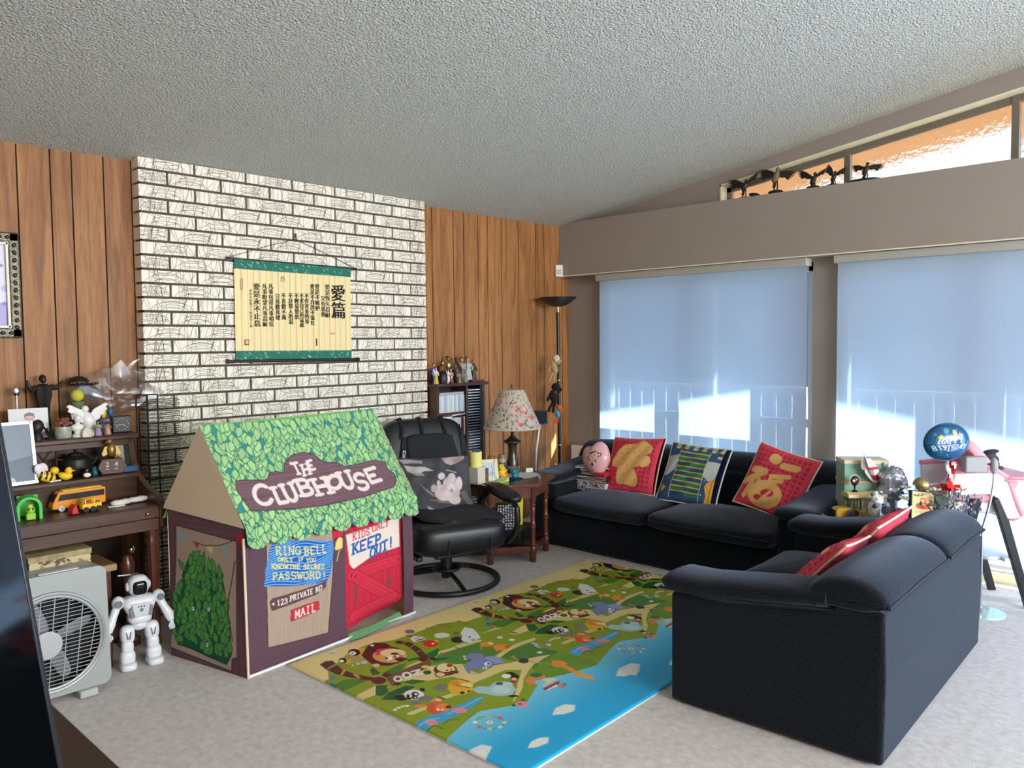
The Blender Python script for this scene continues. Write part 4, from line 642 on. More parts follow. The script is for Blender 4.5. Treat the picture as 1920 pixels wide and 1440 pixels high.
# ------------------------------------------------------------------ tent
TA = json.loads('''{"sign":[[0.057,0.27],[0.083,0.266],[0.215,0.281],[0.242,0.251],[0.285,0.245],[0.319,0.258],[0.346,0.21],[0.409,0.176],[0.48,0.169],[0.531,0.185],[0.554,0.213],[0.574,0.235],[0.645,0.242],[0.682,0.27],[0.755,0.269],[0.882,0.262],[0.952,0.281],[0.95,0.323],[0.978,0.351],[0.97,0.392],[0.93,0.421],[0.716,0.446],[0.466,0.455],[0.306,0.447],[0.162,0.432],[0.065,0.419],[0.056,0.381],[0.051,0.343],[0.043,0.31]],"L":[["C",[0.103,0.402],[0.201,0.395],[0.11,0.307]],["L",[0.204,0.404],[0.27,0.403],[0.208,0.324]],["U",[0.266,0.406],[0.336,0.402],[0.266,0.317]],["B",[0.351,0.385],[0.436,0.385],[0.353,0.304]],["H",[0.44,0.395],[0.542,0.393],[0.44,0.313]],["O",[0.525,0.38],[0.613,0.373],[0.538,0.312]],["U",[0.611,0.389],[0.688,0.386],[0.614,0.299]],["S",[0.69,0.408],[0.774,0.406],[0.699,0.321]],["E",[0.784,0.38],[0.876,0.371],[0.78,0.31]],["T",[0.379,0.274],[0.418,0.273],[0.378,0.217]],["H",[0.418,0.286],[0.468,0.28],[0.427,0.232]],["E",[0.467,0.264],[0.505,0.259],[0.467,0.218]]],"front":{"beige":[[0.115,0.609],[0.493,0.587],[0.478,0.349],[0.447,0.069],[0.263,0.087],[0.106,0.102]],"blue":[[0.142,0.565],[0.215,0.573],[0.354,0.547],[0.485,0.518],[0.487,0.476],[0.478,0.424],[0.466,0.368],[0.444,0.332],[0.378,0.332],[0.233,0.354],[0.094,0.384],[0.106,0.419],[0.105,0.454],[0.122,0.5],[0.123,0.538]],"brown":[[0.125,0.308],[0.139,0.318],[0.255,0.319],[0.378,0.324],[0.436,0.33],[0.433,0.302],[0.371,0.281],[0.307,0.277],[0.23,0.27],[0.133,0.265]],"mail":[[0.229,0.24],[0.306,0.245],[0.386,0.245],[0.393,0.226],[0.389,0.214],[0.394,0.204],[0.324,0.194],[0.232,0.19],[0.229,0.21],[0.236,0.221]],"bell":[[0.501,0.511],[0.517,0.53],[0.533,0.531],[0.545,0.523],[0.544,0.472],[0.526,0.47],[0.505,0.468],[0.492,0.475]],"cord":[[0.526,0.468],[0.515,0.449],[0.506,0.415]],"redtop":[[0.482,0.573],[0.519,0.582],[0.556,0.583],[0.549,0.53],[0.507,0.53],[0.486,0.522]],"doorgap":[[0.556,0.558],[0.58,0.554],[0.577,0.03],[0.52,0.03]],"flap":[[0.566,0.556],[0.958,0.567],[0.956,0.234],[0.963,0.094],[0.896,0.053],[0.751,0.049],[0.619,0.035],[0.58,0.025],[0.577,0.452]],"banner":[[0.573,0.509],[0.762,0.518],[0.945,0.538],[0.948,0.364],[0.758,0.356],[0.631,0.316],[0.615,0.319],[0.594,0.347],[0.587,0.408]],"postr":[[0.957,0.535],[1.04,0.52],[1.022,0.031],[0.927,0.035],[0.966,0.093]],"slots":[[0.636,0.181],[0.865,0.183],[0.853,0.344],[0.728,0.319],[0.651,0.311]],"green":[[0.531,0.04],[0.579,0.016],[0.75,0.018],[0.914,0.038],[0.907,0.017],[0.749,-0.009],[0.546,0.001]],"x":[[0.608,0.283],[0.939,0.293],[0.636,0.272],[0.927,0.067],[0.619,0.056],[0.903,0.083],[0.586,0.284],[0.902,0.31]]},"ft":{"yellow":[["R",[0.161,0.517],[0.19,0.51],[0.162,0.553]],["I",[0.195,0.509],[0.225,0.503],[0.196,0.546]],["N",[0.23,0.502],[0.26,0.496],[0.231,0.54]],["G",[0.265,0.495],[0.296,0.489],[0.266,0.533]],["B",[0.315,0.483],[0.343,0.48],[0.316,0.518]],["E",[0.348,0.479],[0.376,0.477],[0.349,0.516]],["L",[0.381,0.476],[0.409,0.474],[0.382,0.513]],["L",[0.414,0.473],[0.443,0.47],[0.415,0.51]],["O",[0.172,0.483],[0.19,0.479],[0.173,0.499]],["N",[0.193,0.479],[0.21,0.475],[0.193,0.495]],["L",[0.213,0.475],[0.231,0.471],[0.214,0.491]],["Y",[0.234,0.47],[0.252,0.467],[0.234,0.487]],["I",[0.278,0.461],[0.293,0.459],[0.279,0.477]],["F",[0.295,0.459],[0.31,0.457],[0.296,0.476]],["Y",[0.324,0.448],[0.34,0.445],[0.325,0.466]],["O",[0.343,0.445],[0.359,0.442],[0.343,0.463]],["U",[0.362,0.441],[0.378,0.438],[0.362,0.459]],["K",[0.139,0.456],[0.158,0.452],[0.139,0.476]],["N",[0.161,0.451],[0.18,0.447],[0.161,0.471]],["O",[0.183,0.446],[0.202,0.442],[0.183,0.466]],["W",[0.205,0.441],[0.225,0.437],[0.206,0.462]],["T",[0.23,0.436],[0.248,0.433],[0.231,0.454]],["H",[0.251,0.433],[0.268,0.43],[0.251,0.45]],["E",[0.271,0.429],[0.289,0.426],[0.272,0.447]],["S",[0.306,0.418],[0.324,0.415],[0.307,0.438]],["E",[0.326,0.414],[0.344,0.411],[0.327,0.434]],["C",[0.347,0.41],[0.365,0.407],[0.347,0.43]],["R",[0.367,0.406],[0.385,0.402],[0.368,0.426]],["E",[0.388,0.402],[0.406,0.398],[0.389,0.422]],["T",[0.409,0.398],[0.427,0.394],[0.41,0.418]],["P",[0.142,0.405],[0.169,0.399],[0.143,0.435]],["A",[0.173,0.398],[0.201,0.393],[0.174,0.429]],["S",[0.206,0.392],[0.234,0.386],[0.206,0.423]],["S",[0.238,0.385],[0.267,0.38],[0.239,0.417]],["W",[0.271,0.379],[0.3,0.373],[0.272,0.411]],["O",[0.305,0.372],[0.334,0.366],[0.306,0.404]],["R",[0.339,0.365],[0.369,0.359],[0.34,0.398]],["D",[0.374,0.359],[0.404,0.353],[0.374,0.391]],["!",[0.409,0.352],[0.439,0.345],[0.41,0.384]]],"white":[["1",[0.161,0.281],[0.177,0.28],[0.161,0.304]],["2",[0.18,0.28],[0.196,0.28],[0.181,0.304]],["3",[0.199,0.28],[0.216,0.279],[0.2,0.303]],["P",[0.228,0.284],[0.244,0.285],[0.229,0.307]],["R",[0.246,0.285],[0.262,0.286],[0.247,0.308]],["I",[0.265,0.286],[0.281,0.287],[0.265,0.309]],["V",[0.283,0.287],[0.299,0.287],[0.284,0.31]],["A",[0.302,0.287],[0.318,0.288],[0.303,0.311]],["T",[0.321,0.288],[0.337,0.289],[0.322,0.312]],["E",[0.34,0.289],[0.356,0.29],[0.341,0.312]],["R",[0.372,0.291],[0.39,0.293],[0.372,0.313]],["D",[0.393,0.293],[0.412,0.296],[0.394,0.316]],["M",[0.254,0.197],[0.279,0.198],[0.255,0.232]],["A",[0.284,0.199],[0.309,0.2],[0.285,0.234]],["I",[0.313,0.2],[0.339,0.201],[0.314,0.235]],["L",[0.344,0.201],[0.37,0.202],[0.345,0.236]]],"red":[["K",[0.619,0.469],[0.644,0.471],[0.62,0.505]],["I",[0.649,0.471],[0.675,0.473],[0.65,0.507]],["D",[0.679,0.473],[0.705,0.474],[0.68,0.509]],["S",[0.71,0.475],[0.736,0.476],[0.711,0.511]],["O",[0.753,0.487],[0.779,0.49],[0.754,0.523]],["N",[0.783,0.491],[0.809,0.494],[0.784,0.527]],["L",[0.813,0.494],[0.84,0.497],[0.814,0.53]],["Y",[0.844,0.497],[0.871,0.5],[0.845,0.534]]],"blue":[["K",[0.614,0.395],[0.658,0.399],[0.615,0.449]],["E",[0.665,0.4],[0.71,0.403],[0.667,0.453]],["E",[0.717,0.404],[0.763,0.408],[0.719,0.458]],["P",[0.771,0.408],[0.817,0.412],[0.772,0.463]],["O",[0.737,0.343],[0.774,0.351],[0.739,0.395]],["U",[0.779,0.353],[0.816,0.361],[0.781,0.405]],["T",[0.822,0.362],[0.859,0.37],[0.823,0.414]],["!",[0.866,0.371],[0.903,0.38],[0.867,0.424]]]},"side":{"beige":[[0.467,0.624],[0.054,0.598],[0.063,0.385],[0.063,0.081],[0.096,0.068],[0.103,0.01],[0.529,0.038],[0.487,0.319]],"beam":[[0.518,0.708],[0.473,0.694],[0.064,0.661],[0.003,0.677],[-0.006,0.6],[0.066,0.603],[0.271,0.618],[0.476,0.626],[0.53,0.659]],"bush":[[0.388,0.475],[0.357,0.478],[0.331,0.46],[0.292,0.459],[0.262,0.441],[0.214,0.453],[0.202,0.432],[0.151,0.44],[0.153,0.405],[0.138,0.362],[0.144,0.315],[0.121,0.262],[0.11,0.23],[0.105,0.152],[0.1,0.087],[0.135,0.037],[0.271,0.05],[0.385,0.063],[0.472,0.064],[0.497,0.108],[0.504,0.161],[0.478,0.225],[0.485,0.266],[0.473,0.312],[0.445,0.332],[0.448,0.355],[0.425,0.376],[0.433,0.393]],"red":[[0.063,0.611],[0.016,0.643],[0.011,0.57]],"teal":[[0.163,0.562],[0.121,0.576],[0.115,0.518]],"teal2":[[0.455,0.602],[0.398,0.586],[0.448,0.553]],"yel":[[0.262,0.547],[0.21,0.556],[0.224,0.518]],"red2":[[0.344,0.56],[0.307,0.559],[0.324,0.53]],"cord":[[0.353,0.563],[0.274,0.553],[0.171,0.566],[0.104,0.587],[0.062,0.61]],"crack":[[0.07,0.507],[0.114,0.332],[0.117,0.275],[0.089,0.149]],"eye":[[0.248,0.265],[0.357,0.251],[0.262,0.099]]}}''')
tent = thing('play_tent', 'fabric clubhouse play tent with a green leaf roof and red door flap', 'play tent', (1.664, 3.183, 0), math.atan2(.107, .994))
m_tent = painted('tent_print', rough=.8, spec=.2, bump=.12, bsc=30)
TW = 1.027; SV = np.array([-.056, .522])
PLUM, BEI, LINE = (96, 70, 80), (172, 150, 132), (60, 42, 50)
def planks(cv, poly, seed, col, line, horiz=False, dens=26, wd=.0022):
    """print a board with grain lines clipped to its outline"""
    r = random.Random(seed); P = np.array(poly); cv.poly(poly, col); x0, y0 = P.min(0); x1, y1 = P.max(0)
    sub = Canvas.__new__(Canvas); sub.__dict__ = dict(cv.__dict__); keep = cv.a.copy()
    for i in range(dens):
        if horiz:
            y = y0+(y1-y0)*(i+r.random())/dens; pts = [(x0+(x1-x0)*k/10, y+.004*math.sin(k*1.1+i)+r.uniform(-.0015, .0015)) for k in range(11)]
        else:
            x = x0+(x1-x0)*(i+r.random())/dens; pts = [(x+.004*math.sin(k*1.1+i), y0+(y1-y0)*k/10) for k in range(11)]
        cv.stroke(pts, wd, line)
    wn = cv.win(x0-.02, y0-.02, x1+.02, y1+.02)
    if wn is None: return
    i0, i1, j0, j1, X, Y = wn; ins = np.zeros(X.shape, bool); n = len(P)
    for i in range(n):
        xa, ya_ = P[i]; xb, yb_ = P[(i+1) % n]
        if ya_ != yb_: ins ^= ((ya_ > Y) != (yb_ > Y)) & (X < (xb-xa)*(Y-ya_)/(yb_-ya_)+xa)
    reg = cv.a[j0:j1, i0:i1]; old = keep[j0:j1, i0:i1]; reg[~ins] = old[~ins]
# roof print, front slope and skirt
RL = .60
rc = Canvas(TW+.02, RL, .0031, (56, 132, 136))
r_ = random.Random(3)
yy = RL+.05
while yy > -.03:
    xx = -.03
    while xx < TW+.05:
        g = r_.uniform(-12, 12)
        rc.leaf(xx+r_.uniform(-.012, .012), yy+r_.uniform(-.012, .012)-.0, r_.uniform(.055, .075), r_.uniform(.032, .044), R(90+r_.uniform(-45, 45)+180*0)*1.0, (154+g, 192+g, 130+g*.7), (46, 108, 84), .0034)
        xx += .029
    yy -= .030
flip = lambda P: P
planks(rc, TA['sign'], 4, (118, 88, 94), (92, 66, 74), True, 24, .0026)
rc.stroke(TA['sign']+[TA['sign'][0]], .004, (66, 48, 54))
for ch_, blp, brp, tlp in TA['L']:
    ex = (brp[0]-blp[0], brp[1]-blp[1]); ey = (tlp[0]-blp[0], tlp[1]-blp[1]); big = math.hypot(*ey)
    rc.glyph(ch_, blp, ex, ey, (222, 206, 198), .021 if big > .06 else .0135)
def roof_front(u, v):
    s_ = v/.50; y = np.where(v < .50, .26-.285*s_, -.025-.004*np.sin(u*50)-.012*((v-.50)/.1)); z = np.where(v < .50, 1.10-.435*s_-.012*np.sin(np.clip(s_, 0, 1)*math.pi), .665-(v-.50))
    x = u-.01+SV[0]*y/SV[1]
    sag = -.012*np.sin(np.clip((u)/TW, 0, 1)*math.pi)*(1-np.clip(s_, 0, 1))
    return x, y, z+sag-.03*np.clip(u/TW, 0, 1)*np.clip(s_, 0, 1)
def scal(u, v): return v < .555+.04*np.sqrt(np.clip(1-((np.mod(u, .118)-.059)/.06)**2, 0, 1))
rc.mesh('roof_panel', roof_front, m_tent, tent, keep=scal)
rb = Canvas(TW, .52, .01, (132, 184, 96))
rb.mesh('roof_panel', lambda u, v: (u+SV[0]*(.26+.285*v/.5)/SV[1], .26+.285*v/.5, 1.10-.435*v/.5-.03*u/TW*v/.5), m_tent, tent)
# front wall
fr, ft = TA['front'], TA['ft']
HF = .66
fy = lambda P: [(p[0], HF-p[1]) for p in P]
fc = Canvas(TW, HF, .003, PLUM)
planks(fc, [(0, 0), (TW, 0), (TW, HF), (0, HF)], 11, PLUM, (88, 62, 74), False, 90, .0022)
planks(fc, [(0, HF-.085), (.56, HF-.085), (.56, HF), (0, HF)], 12, PLUM, (88, 62, 74), True, 14, .0022)
planks(fc, fy(fr['beige']), 13, BEI, (152, 132, 114), False, 40, .0018); fc.stroke(fy(fr['beige'])+[fy(fr['beige'])[0]], .004, LINE)
fc.poly(fy(fr['redtop']), (196, 46, 66), 1, (120, 20, 40), .004)
bl_ = fy(fr['blue']); fc.poly(bl_, (32, 88, 168)); keepa = fc.a.copy()
for i in range(22):
    y0 = HF-.585+i*.0125; fc.stroke([(.08+.42*k/14, y0+.012*math.sin(k*.55+i*.25)+(.01*math.exp(-((k-8)/2.5)**2)*(1 if i > 9 else -1))) for k in range(15)], .0042, (128, 190, 232))
P = np.array(bl_); wn = fc.win(0, 0, TW, HF); X, Y = wn[4], wn[5]; ins = np.zeros(X.shape, bool)
for i in range(len(P)):
    a, b = P[i], P[(i+1) % len(P)]
    if a[1] != b[1]: ins ^= ((a[1] > Y) != (b[1] > Y)) & (X < (b[0]-a[0])*(Y-a[1])/(b[1]-a[1])+a[0])
reg = fc.a[wn[2]:wn[3], wn[0]:wn[1]]; reg[~ins] = keepa[wn[2]:wn[3], wn[0]:wn[1]][~ins]
fc.poly(fy(fr['brown']), (96, 68, 70), 1, (60, 40, 44), .003); fc.poly(fy(fr['mail']), (196, 46, 62), 1, (110, 24, 36), .003)
fc.circ(.142, HF-.293, .006, (225, 215, 205))
def put_letters(cv, L, col, H, k=.17, dx=0):
    for ch_, b, r2, t in L:
        o = (b[0]-dx, H-b[1]); ex = (r2[0]-b[0], -(r2[1]-b[1])); ey = (t[0]-b[0], -(t[1]-b[1]))
        cv.glyph(ch_, o, ex, ey, col, max(.0048, k*math.hypot(*ey)))
put_letters(fc, ft['yellow'], (222, 208, 122), HF); put_letters(fc, ft['white'], (232, 222, 212), HF)
fc.poly(fy(fr['bell']), (226, 200, 120), 1, (120, 90, 50), .003); fc.stroke(fy(fr['cord']), .005, (222, 196, 130))
dx0, dx1 = .562, .958
def front_keep(u, v): return ~((u > dx0) & (u < dx1) & (v > .03) & (v < HF-.012))
wob = lambda u, v: .006*np.sin(u*9+v*4)*np.sin(v*5)
fc.mesh('front_wall', lambda u, v: (u, .0+wob(u, v), HF-v-.03*u/TW*(1-v/HF)), m_tent, tent, keep=front_keep)
# door flap, hung a little behind the opening and folded at the hem
HD = .585; dc = Canvas(.40, HD, .003, (198, 44, 68)); D0 = .56
dy = lambda P: [(p[0]-D0, HD-p[1]) for p in P]
planks(dc, [(0, 0), (.4, 0), (.4, HD), (0, HD)], 21, (198, 44, 68), (168, 30, 54), False, 44, .002)
for (x, y) in fr['slots'][:2]: dc.ell((x-D0, HD-y), (.012, 0), (0, .05), (126, 66, 70))
for (x, y) in fr['slots'][2:]: dc.ell((x-D0, HD-y), (.008, 0), (0, .03), (126, 66, 70))
for i, wd in ((0, .062), (2, .066), (4, .062)):
    a, b = fr['x'][i], fr['x'][i+1]; a, b = (a[0]-D0, HD-a[1]), (b[0]-D0, HD-b[1])
    dc.stroke([a, b], wd+.006, (140, 22, 44)); dc.stroke([a, b], wd, (204, 50, 72)); n_ = (b[0]-a[0], b[1]-a[1]); L = math.hypot(*n_)
    for q in (-.2, .1, .3): dc.stroke([(a[0]-n_[1]/L*q*wd, a[1]+n_[0]/L*q*wd), (b[0]-n_[1]/L*q*wd, b[1]+n_[0]/L*q*wd)], .0022, (170, 32, 56))
for q in (0, 1, 2, 3): dc.circ(fr['x'][q][0]-D0, HD-fr['x'][q][1], .006, (110, 30, 44))
dc.poly(dy(fr['banner']), (226, 210, 196), 1, (150, 120, 110), .002)
put_letters(dc, ft['red'], (206, 62, 84), HD, .17, D0); put_letters(dc, ft['blue'], (44, 92, 168), HD, .23, D0)
dc.mesh('door_flap', lambda u, v: (D0+.014+u*.98, .022+.014*np.sin(u*8)*np.clip(v/HD, 0, 1)+.05*np.clip((v-.50)/.085, 0, 1)**2*np.clip(u/.4, 0, 1), .035+(HD-v)*.94+.02*np.clip((v-.5)/.085, 0, 1)*(u/.4)), m_tent, tent)
hem = MB(); hem.raw([(.545, -.03, .004), (.60, -.05, .006), (.93, -.02, .008), (.94, .02, .03), (.75, .0, .022), (.58, .01, .02)], [(0, 1, 5), (1, 4, 5), (1, 2, 4), (2, 3, 4)]); hem.build('threshold_flap', M('green_cloth', (110, 176, 120), rough=.8), tent)
MB().tube([(.0, -.008, .008), (.55, -.012, .008), (1.03, -.01, .008)], .007, 8).build('hem_rod', m_white, tent)
# side wall facing the organ
sd_ = TA['side']; HS = .70; SL = math.hypot(*SV)
scv = Canvas(SL, HS, .003, PLUM); sy_ = lambda P: [(p[0], HS-p[1]) for p in P]
planks(scv, [(0, 0), (SL, 0), (SL, HS), (0, HS)], 31, (108, 76, 84), (84, 56, 66), False, 44, .0022)
planks(scv, sy_(sd_['beige']), 32, BEI, (170, 148, 126), False, 40, .0018); scv.stroke(sy_(sd_['beige'])+[sy_(sd_['beige'])[0]], .004, LINE)
planks(scv, sy_(sd_['beam']), 33, (112, 80, 86), (86, 58, 66), True, 10, .0022)
bush = sy_(sd_['bush']); scv.poly(bush, (30, 86, 62), 1, (24, 70, 50), .008)
Pb = np.array(bush)
def inside(x, y):
    c = False; n = len(Pb)
    for i in range(n):
        a, b = Pb[i], Pb[(i+1) % n]
        if (a[1] > y) != (b[1] > y) and x < (b[0]-a[0])*(y-a[1])/(b[1]-a[1])+a[0]: c = not c
    return c
yv = HS-.06
while yv > HS-.48:
    xv = .08
    while xv < .5:
        x_, y_ = xv+r_.uniform(-.012, .012), yv+r_.uniform(-.012, .012)
        if inside(x_, y_): scv.leaf(x_, y_, r_.uniform(.055, .08), r_.uniform(.03, .04), R(-90+r_.uniform(-50, 50)), (86+r_.uniform(-8, 8), 146+r_.uniform(-10, 10), 66), (26, 82, 50), .0032)
        xv += .03
    yv -= .032
for (x, y) in sd_['eye']:
    scv.circ(x, HS-y, .014, (30, 60, 90)); scv.circ(x, HS-y, .010, (225, 232, 220)); scv.circ(x+.002, HS-y, .004, (30, 40, 40))
for k, c in (('red', (196, 36, 44)), ('red2', (196, 50, 50)), ('teal', (126, 170, 176)), ('teal2', (126, 170, 176)), ('yel', (216, 190, 120))): scv.poly(sy_(sd_[k]), c)
scv.stroke(sy_(sd_['cord']), .004, (80, 56, 52)); scv.stroke(sy_(sd_['crack']), .006, (70, 46, 44))
scv.mesh('side_wall', lambda u, v: (SV[0]*u/SL+.004*np.sin(v*8), SV[1]*u/SL, HS-v), m_tent, tent)
gb = Canvas(SL, .42, .012, (226, 204, 174))
m_cloth = M('tent_cloth', (222, 200, 170), rough=.85)
for X_, nm in ((0, 'gable'), (TW, 'gable')):
    g = MB(); g.raw([(X_-.01, -.02, .665), (X_+SV[0]-.01, SV[1]+.02, .70), (X_+SV[0]/2-.01, SV[1]/2, 1.10)], [(0, 1, 2)]); g.raw([(X_-.012, -.02, .60), (X_+SV[0]-.012, SV[1]+.02, .64), (X_+SV[0]-.012, SV[1]+.02, .70), (X_-.012, -.02, .665)], [(0, 1, 2, 3)]) if X_ else None
    g.build('gable', m_cloth, tent)
bwl = MB(); bwl.raw([(TW, 0, 0), (TW+SV[0], SV[1], 0), (TW+SV[0], SV[1], .66), (TW, 0, .60)], [(0, 1, 2, 3)]); bwl.raw([(SV[0], SV[1], 0), (TW+SV[0], SV[1], 0), (TW+SV[0], SV[1], .66), (SV[0], SV[1], .68)], [(0, 1, 2, 3)]); bwl.raw([(0, .01, .004), (TW, .01, .004), (TW+SV[0], SV[1], .004), (SV[0], SV[1], .004)], [(0, 1, 2, 3)])
bwl.build('back_wall', m_cloth, tent)
pb = MB(); pb.tube([(-.008, -.006, .62), (-.002, -.006, 0)], .006, 6); pb.build('corner_piping', M('tent_piping', (226, 204, 178), rough=.7), tent)
# toys glimpsed through the gap of the door
solo(MB().b2(-.07, .07, -.05, .05, 0, .06).build('toy_crate', M('toy_red', (190, 30, 44), rough=.5), bevel=.01), 'red toy crate inside the play tent seen through the door gap', 'box', (2.27, 3.40, .006), R(20))
tc_ = Canvas(.12, .30, .004, (60, 150, 160))
for i in range(30): tc_.circ(r_.uniform(0, .12), r_.uniform(0, .3), r_.uniform(.008, .02), r_.choice([(226, 160, 50), (200, 60, 60), (230, 210, 190), (70, 90, 120), (100, 160, 90)]))
bk = thing('picture_book', 'bright picture book standing inside the play tent behind the door gap', 'book', (2.235, 3.47, .006), R(5))
tc_.mesh('cover', lambda u, v: (u-.06, 0*u, .30-v), painted('glossy_print', rough=.35, spec=.5), bk); MB().b2(-.06, .06, .001, .02, 0, .30).build('pages', m_white, bk)
# ------------------------------------------------------------------ cushions
def frame(o, loc, xa, ya, spin=0):
    xa = Vector(xa).normalized(); ya = Vector(ya); ya = (ya-xa*ya.dot(xa)).normalized(); za = xa.cross(ya)
    if spin: xa, ya = xa*math.cos(spin)+ya*math.sin(spin), ya*math.cos(spin)-xa*math.sin(spin)
    o.matrix_basis = Matrix(((xa.x, ya.x, za.x, loc[0]), (xa.y, ya.y, za.y, loc[1]), (xa.z, ya.z, za.z, loc[2]), (0, 0, 0, 1))); return o
def cushion_h(u, v, S, H, T):
    a, b = np.clip(u/S*2-1, -1, 1), np.clip(v/H*2-1, -1, 1)
    return T*np.sqrt(np.clip((1-np.abs(a)**2.6)*(1-np.abs(b)**2.6), 0, 1))
def cushion_xy(u, v, S, H):
    a, b = u/S*2-1, v/H*2-1
    return (u-S/2)*(1-.05*(1-b*b)), (H/2-v)*(1-.05*(1-a*a))
def make_cushion(t, cv, S, H, T, mat, back_mat, pipe_mat=None, wr=.004):
    def fr(u, v):
        x, y = cushion_xy(u, v, S, H); return x, y, cushion_h(u, v, S, H, T)+wr*np.sin(u*47+v*31)*np.clip(cushion_h(u, v, S, H, 1), 0, 1)
    cv.mesh('cover', fr, mat, t)
    b = Canvas(S, H, S/24); b.a[:] = (150, 30, 45)
    o = b.mesh('back', lambda u, v: (cushion_xy(u, v, S, H)[0], cushion_xy(u, v, S, H)[1], -cushion_h(u, v, S, H, T)), back_mat, t)
    if pipe_mat:
        P = []
        for s_ in range(4):
            for i in range(12):
                f = i/12; u, v = ((f*S, 0), (S, f*H), (S-f*S, H), (0, H-f*H))[s_]; x, y = cushion_xy(u, v, S, H); P.append((float(x)*1.01, float(y)*1.01, 0))
        MB().tube(P, .0055, 6, closed=True).build('piping', pipe_mat, t)
m_cushcloth = painted('cushion_print', rough=.75, spec=.2, bump=.08, bsc=160, sub=0)
m_redback = M('red_cloth', (196, 56, 76), rough=.7, bump=.1, bsc=150); m_cord = M('cream_cord', (222, 206, 180), rough=.7); m_blueback = M('blue_cloth', (40, 60, 110), rough=.8)
FU = text_tris('福', 1.0)
_xs = [p[0] for t in FU for p in t]; _ys = [p[1] for t in FU for p in t]; FX, FY, FS = min(_xs), max(_ys), max(max(_xs)-min(_xs), max(_ys)-min(_ys))
def red_canvas(kind):
    S = .42; c = Canvas(S, S, .0028, (212, 66, 84)); r = random.Random(5+len(kind))
    for i in range(11):
        for j in range(11):
            x, y = .03+i*.0335, .03+j*.0335; k = .024/FS*r.uniform(.85, 1.05)
            for t in FU: c.poly([(x+(p[0]-FX)*k, y+(FY-p[1])*k) for p in t], (126, 24, 52))
    G = (222, 172, 104)
    sx = lambda X, Y: ((X-420)/1180*S, (Y-250)/1000*S)
    if kind == 'upright':
        st = [((860, 430), (900, 440), 190), ((1080, 500), (1330, 480), 125), ((570, 690), (800, 670), 120), ((810, 690), (480, 900), 115), ((640, 850), (590, 1120), 95), ((720, 800), (800, 880), 80), ((960, 720), (1270, 640), 85), ((960, 810), (1180, 740), 80), ((960, 730), (960, 810), 60)]
        for a, b, w_ in st: c.stroke([sx(*a), sx(*b)], w_/1180*S*1.05, G)
        c.ell(sx(970, 1010), (.115, -.02), (.02, .088), G); c.ell(sx(1010, 985), (.045, -.012), (.01, .024), (190, 50, 70)); c.ell(sx(870, 1090), (.03, -.006), (.008, .018), (190, 50, 70)); c.stroke([sx(930, 1120), sx(1060, 950)], .02, G)
    else:
        for a, b, w_ in [((.14, .10), (.24, .08), .07), ((.27, .06), (.33, .10), .08), ((.12, .15), (.30, .13), .08), ((.09, .20), (.20, .22), .09), ((.24, .20), (.33, .19), .09), ((.15, .27), (.16, .34), .075), ((.23, .28), (.26, .34), .085), ((.15, .33), (.27, .35), .07), ((.11, .13), (.10, .2), .07)]: c.stroke([a, b], w_, G)
        for k in range(16): x, y = r.uniform(.1, .33), r.uniform(.1, .33); c.stroke([(x, y), (x+.012, y-.01)], .005, (196, 60, 76))
    return c
grp = 'cushions on the long sofa'
t = thing('cushion', 'red and gold cushion leaning beside the pink heart balloon on the long sofa', 'cushion', group=grp); make_cushion(t, red_canvas('turned'), .43, .42, .055, m_cushcloth, m_redback, m_cord)
frame(t, (4.655, 3.225, .575), (0, -1, 0), (.46, 0, .88), R(3.5))
t = thing('cushion', 'red cushion with one large gold brush character at the right end of the long sofa', 'cushion', group=grp); make_cushion(t, red_canvas('upright'), .42, .42, .055, m_cushcloth, m_redback, m_cord)
frame(t, (4.655, 2.165, .578), (0, -1, 0), (.46, 0, .88), R(-13))
S = .42; c = Canvas(S, S, .0028, (60, 84, 120))
for k in range(9):
    for (x0, x1, off) in ((.10, .215, 0), (.215, .33, 1)):
        y0 = .06+k*.036; colr = ((52, 78, 116), (52, 122, 78))[(k+off) % 2]
        c.poly([(x0, y0), (x1, y0), (x1, y0+.036), (x0, y0+.036)], colr); c.poly([(x0, y0), (x1, y0), (x1, y0+.008), (x0, y0+.008)], (204, 170, 66))
for x in (.10, .33): c.stroke([(x, .05), (x, .40)], .004, (210, 212, 200))
c.poly([(.33, .11), (.42, .11), (.42, .23), (.37, .25), (.33, .22)], (186, 190, 184)); c.poly([(0, .11), (.10, .09), (.09, .2), (.04, .25), (0, .25)], (186, 190, 184))
c.poly([(.36, .29), (.38, .25), (.42, .22), (.42, .40), (.37, .40), (.38, .35)], (216, 160, 58)); c.stroke([(.40, .40), (.405, .26), (.42, .2)], .004, (90, 70, 40)); c.poly([(.02, .33), (.04, .31), (.05, .33), (.07, .33), (.055, .35), (.03, .37)], (206, 172, 66))
for (x, y) in ((.35, .25), (.37, .27), (.345, .35), (.075, .27)): c.circ(x, y, .004, (230, 230, 225))
for k in range(12):
    for j, y0 in enumerate((0, .022)): c.poly([(.015+k*.035, y0), (.048+k*.035, y0), (.046+k*.035, y0+.02), (.013+k*.035, y0+.02)], ((52, 122, 78), (204, 170, 66), (52, 78, 116), (186, 190, 184))[(k+j*2) % 4])
for k in range(4): c.poly([(.39, .02+k*.022), (.42, .02+k*.022), (.42, .04+k*.022), (.39, .04+k*.022)], ((204, 170, 66), (40, 60, 120))[k % 2])
t = thing('cushion', 'patchwork cushion of blue, green and yellow stripes between the two red cushions', 'cushion', group=grp); make_cushion(t, c, .45, .42, .05, m_cushcloth, m_blueback, M('white_cord', (210, 212, 205), rough=.7))
t.scale = (1, 1, 1); frame(t, (4.65, 2.745, .56), (0, -1, 0), (.46, 0, .88), R(-2.5))
grp2 = 'cushions on the loveseat'
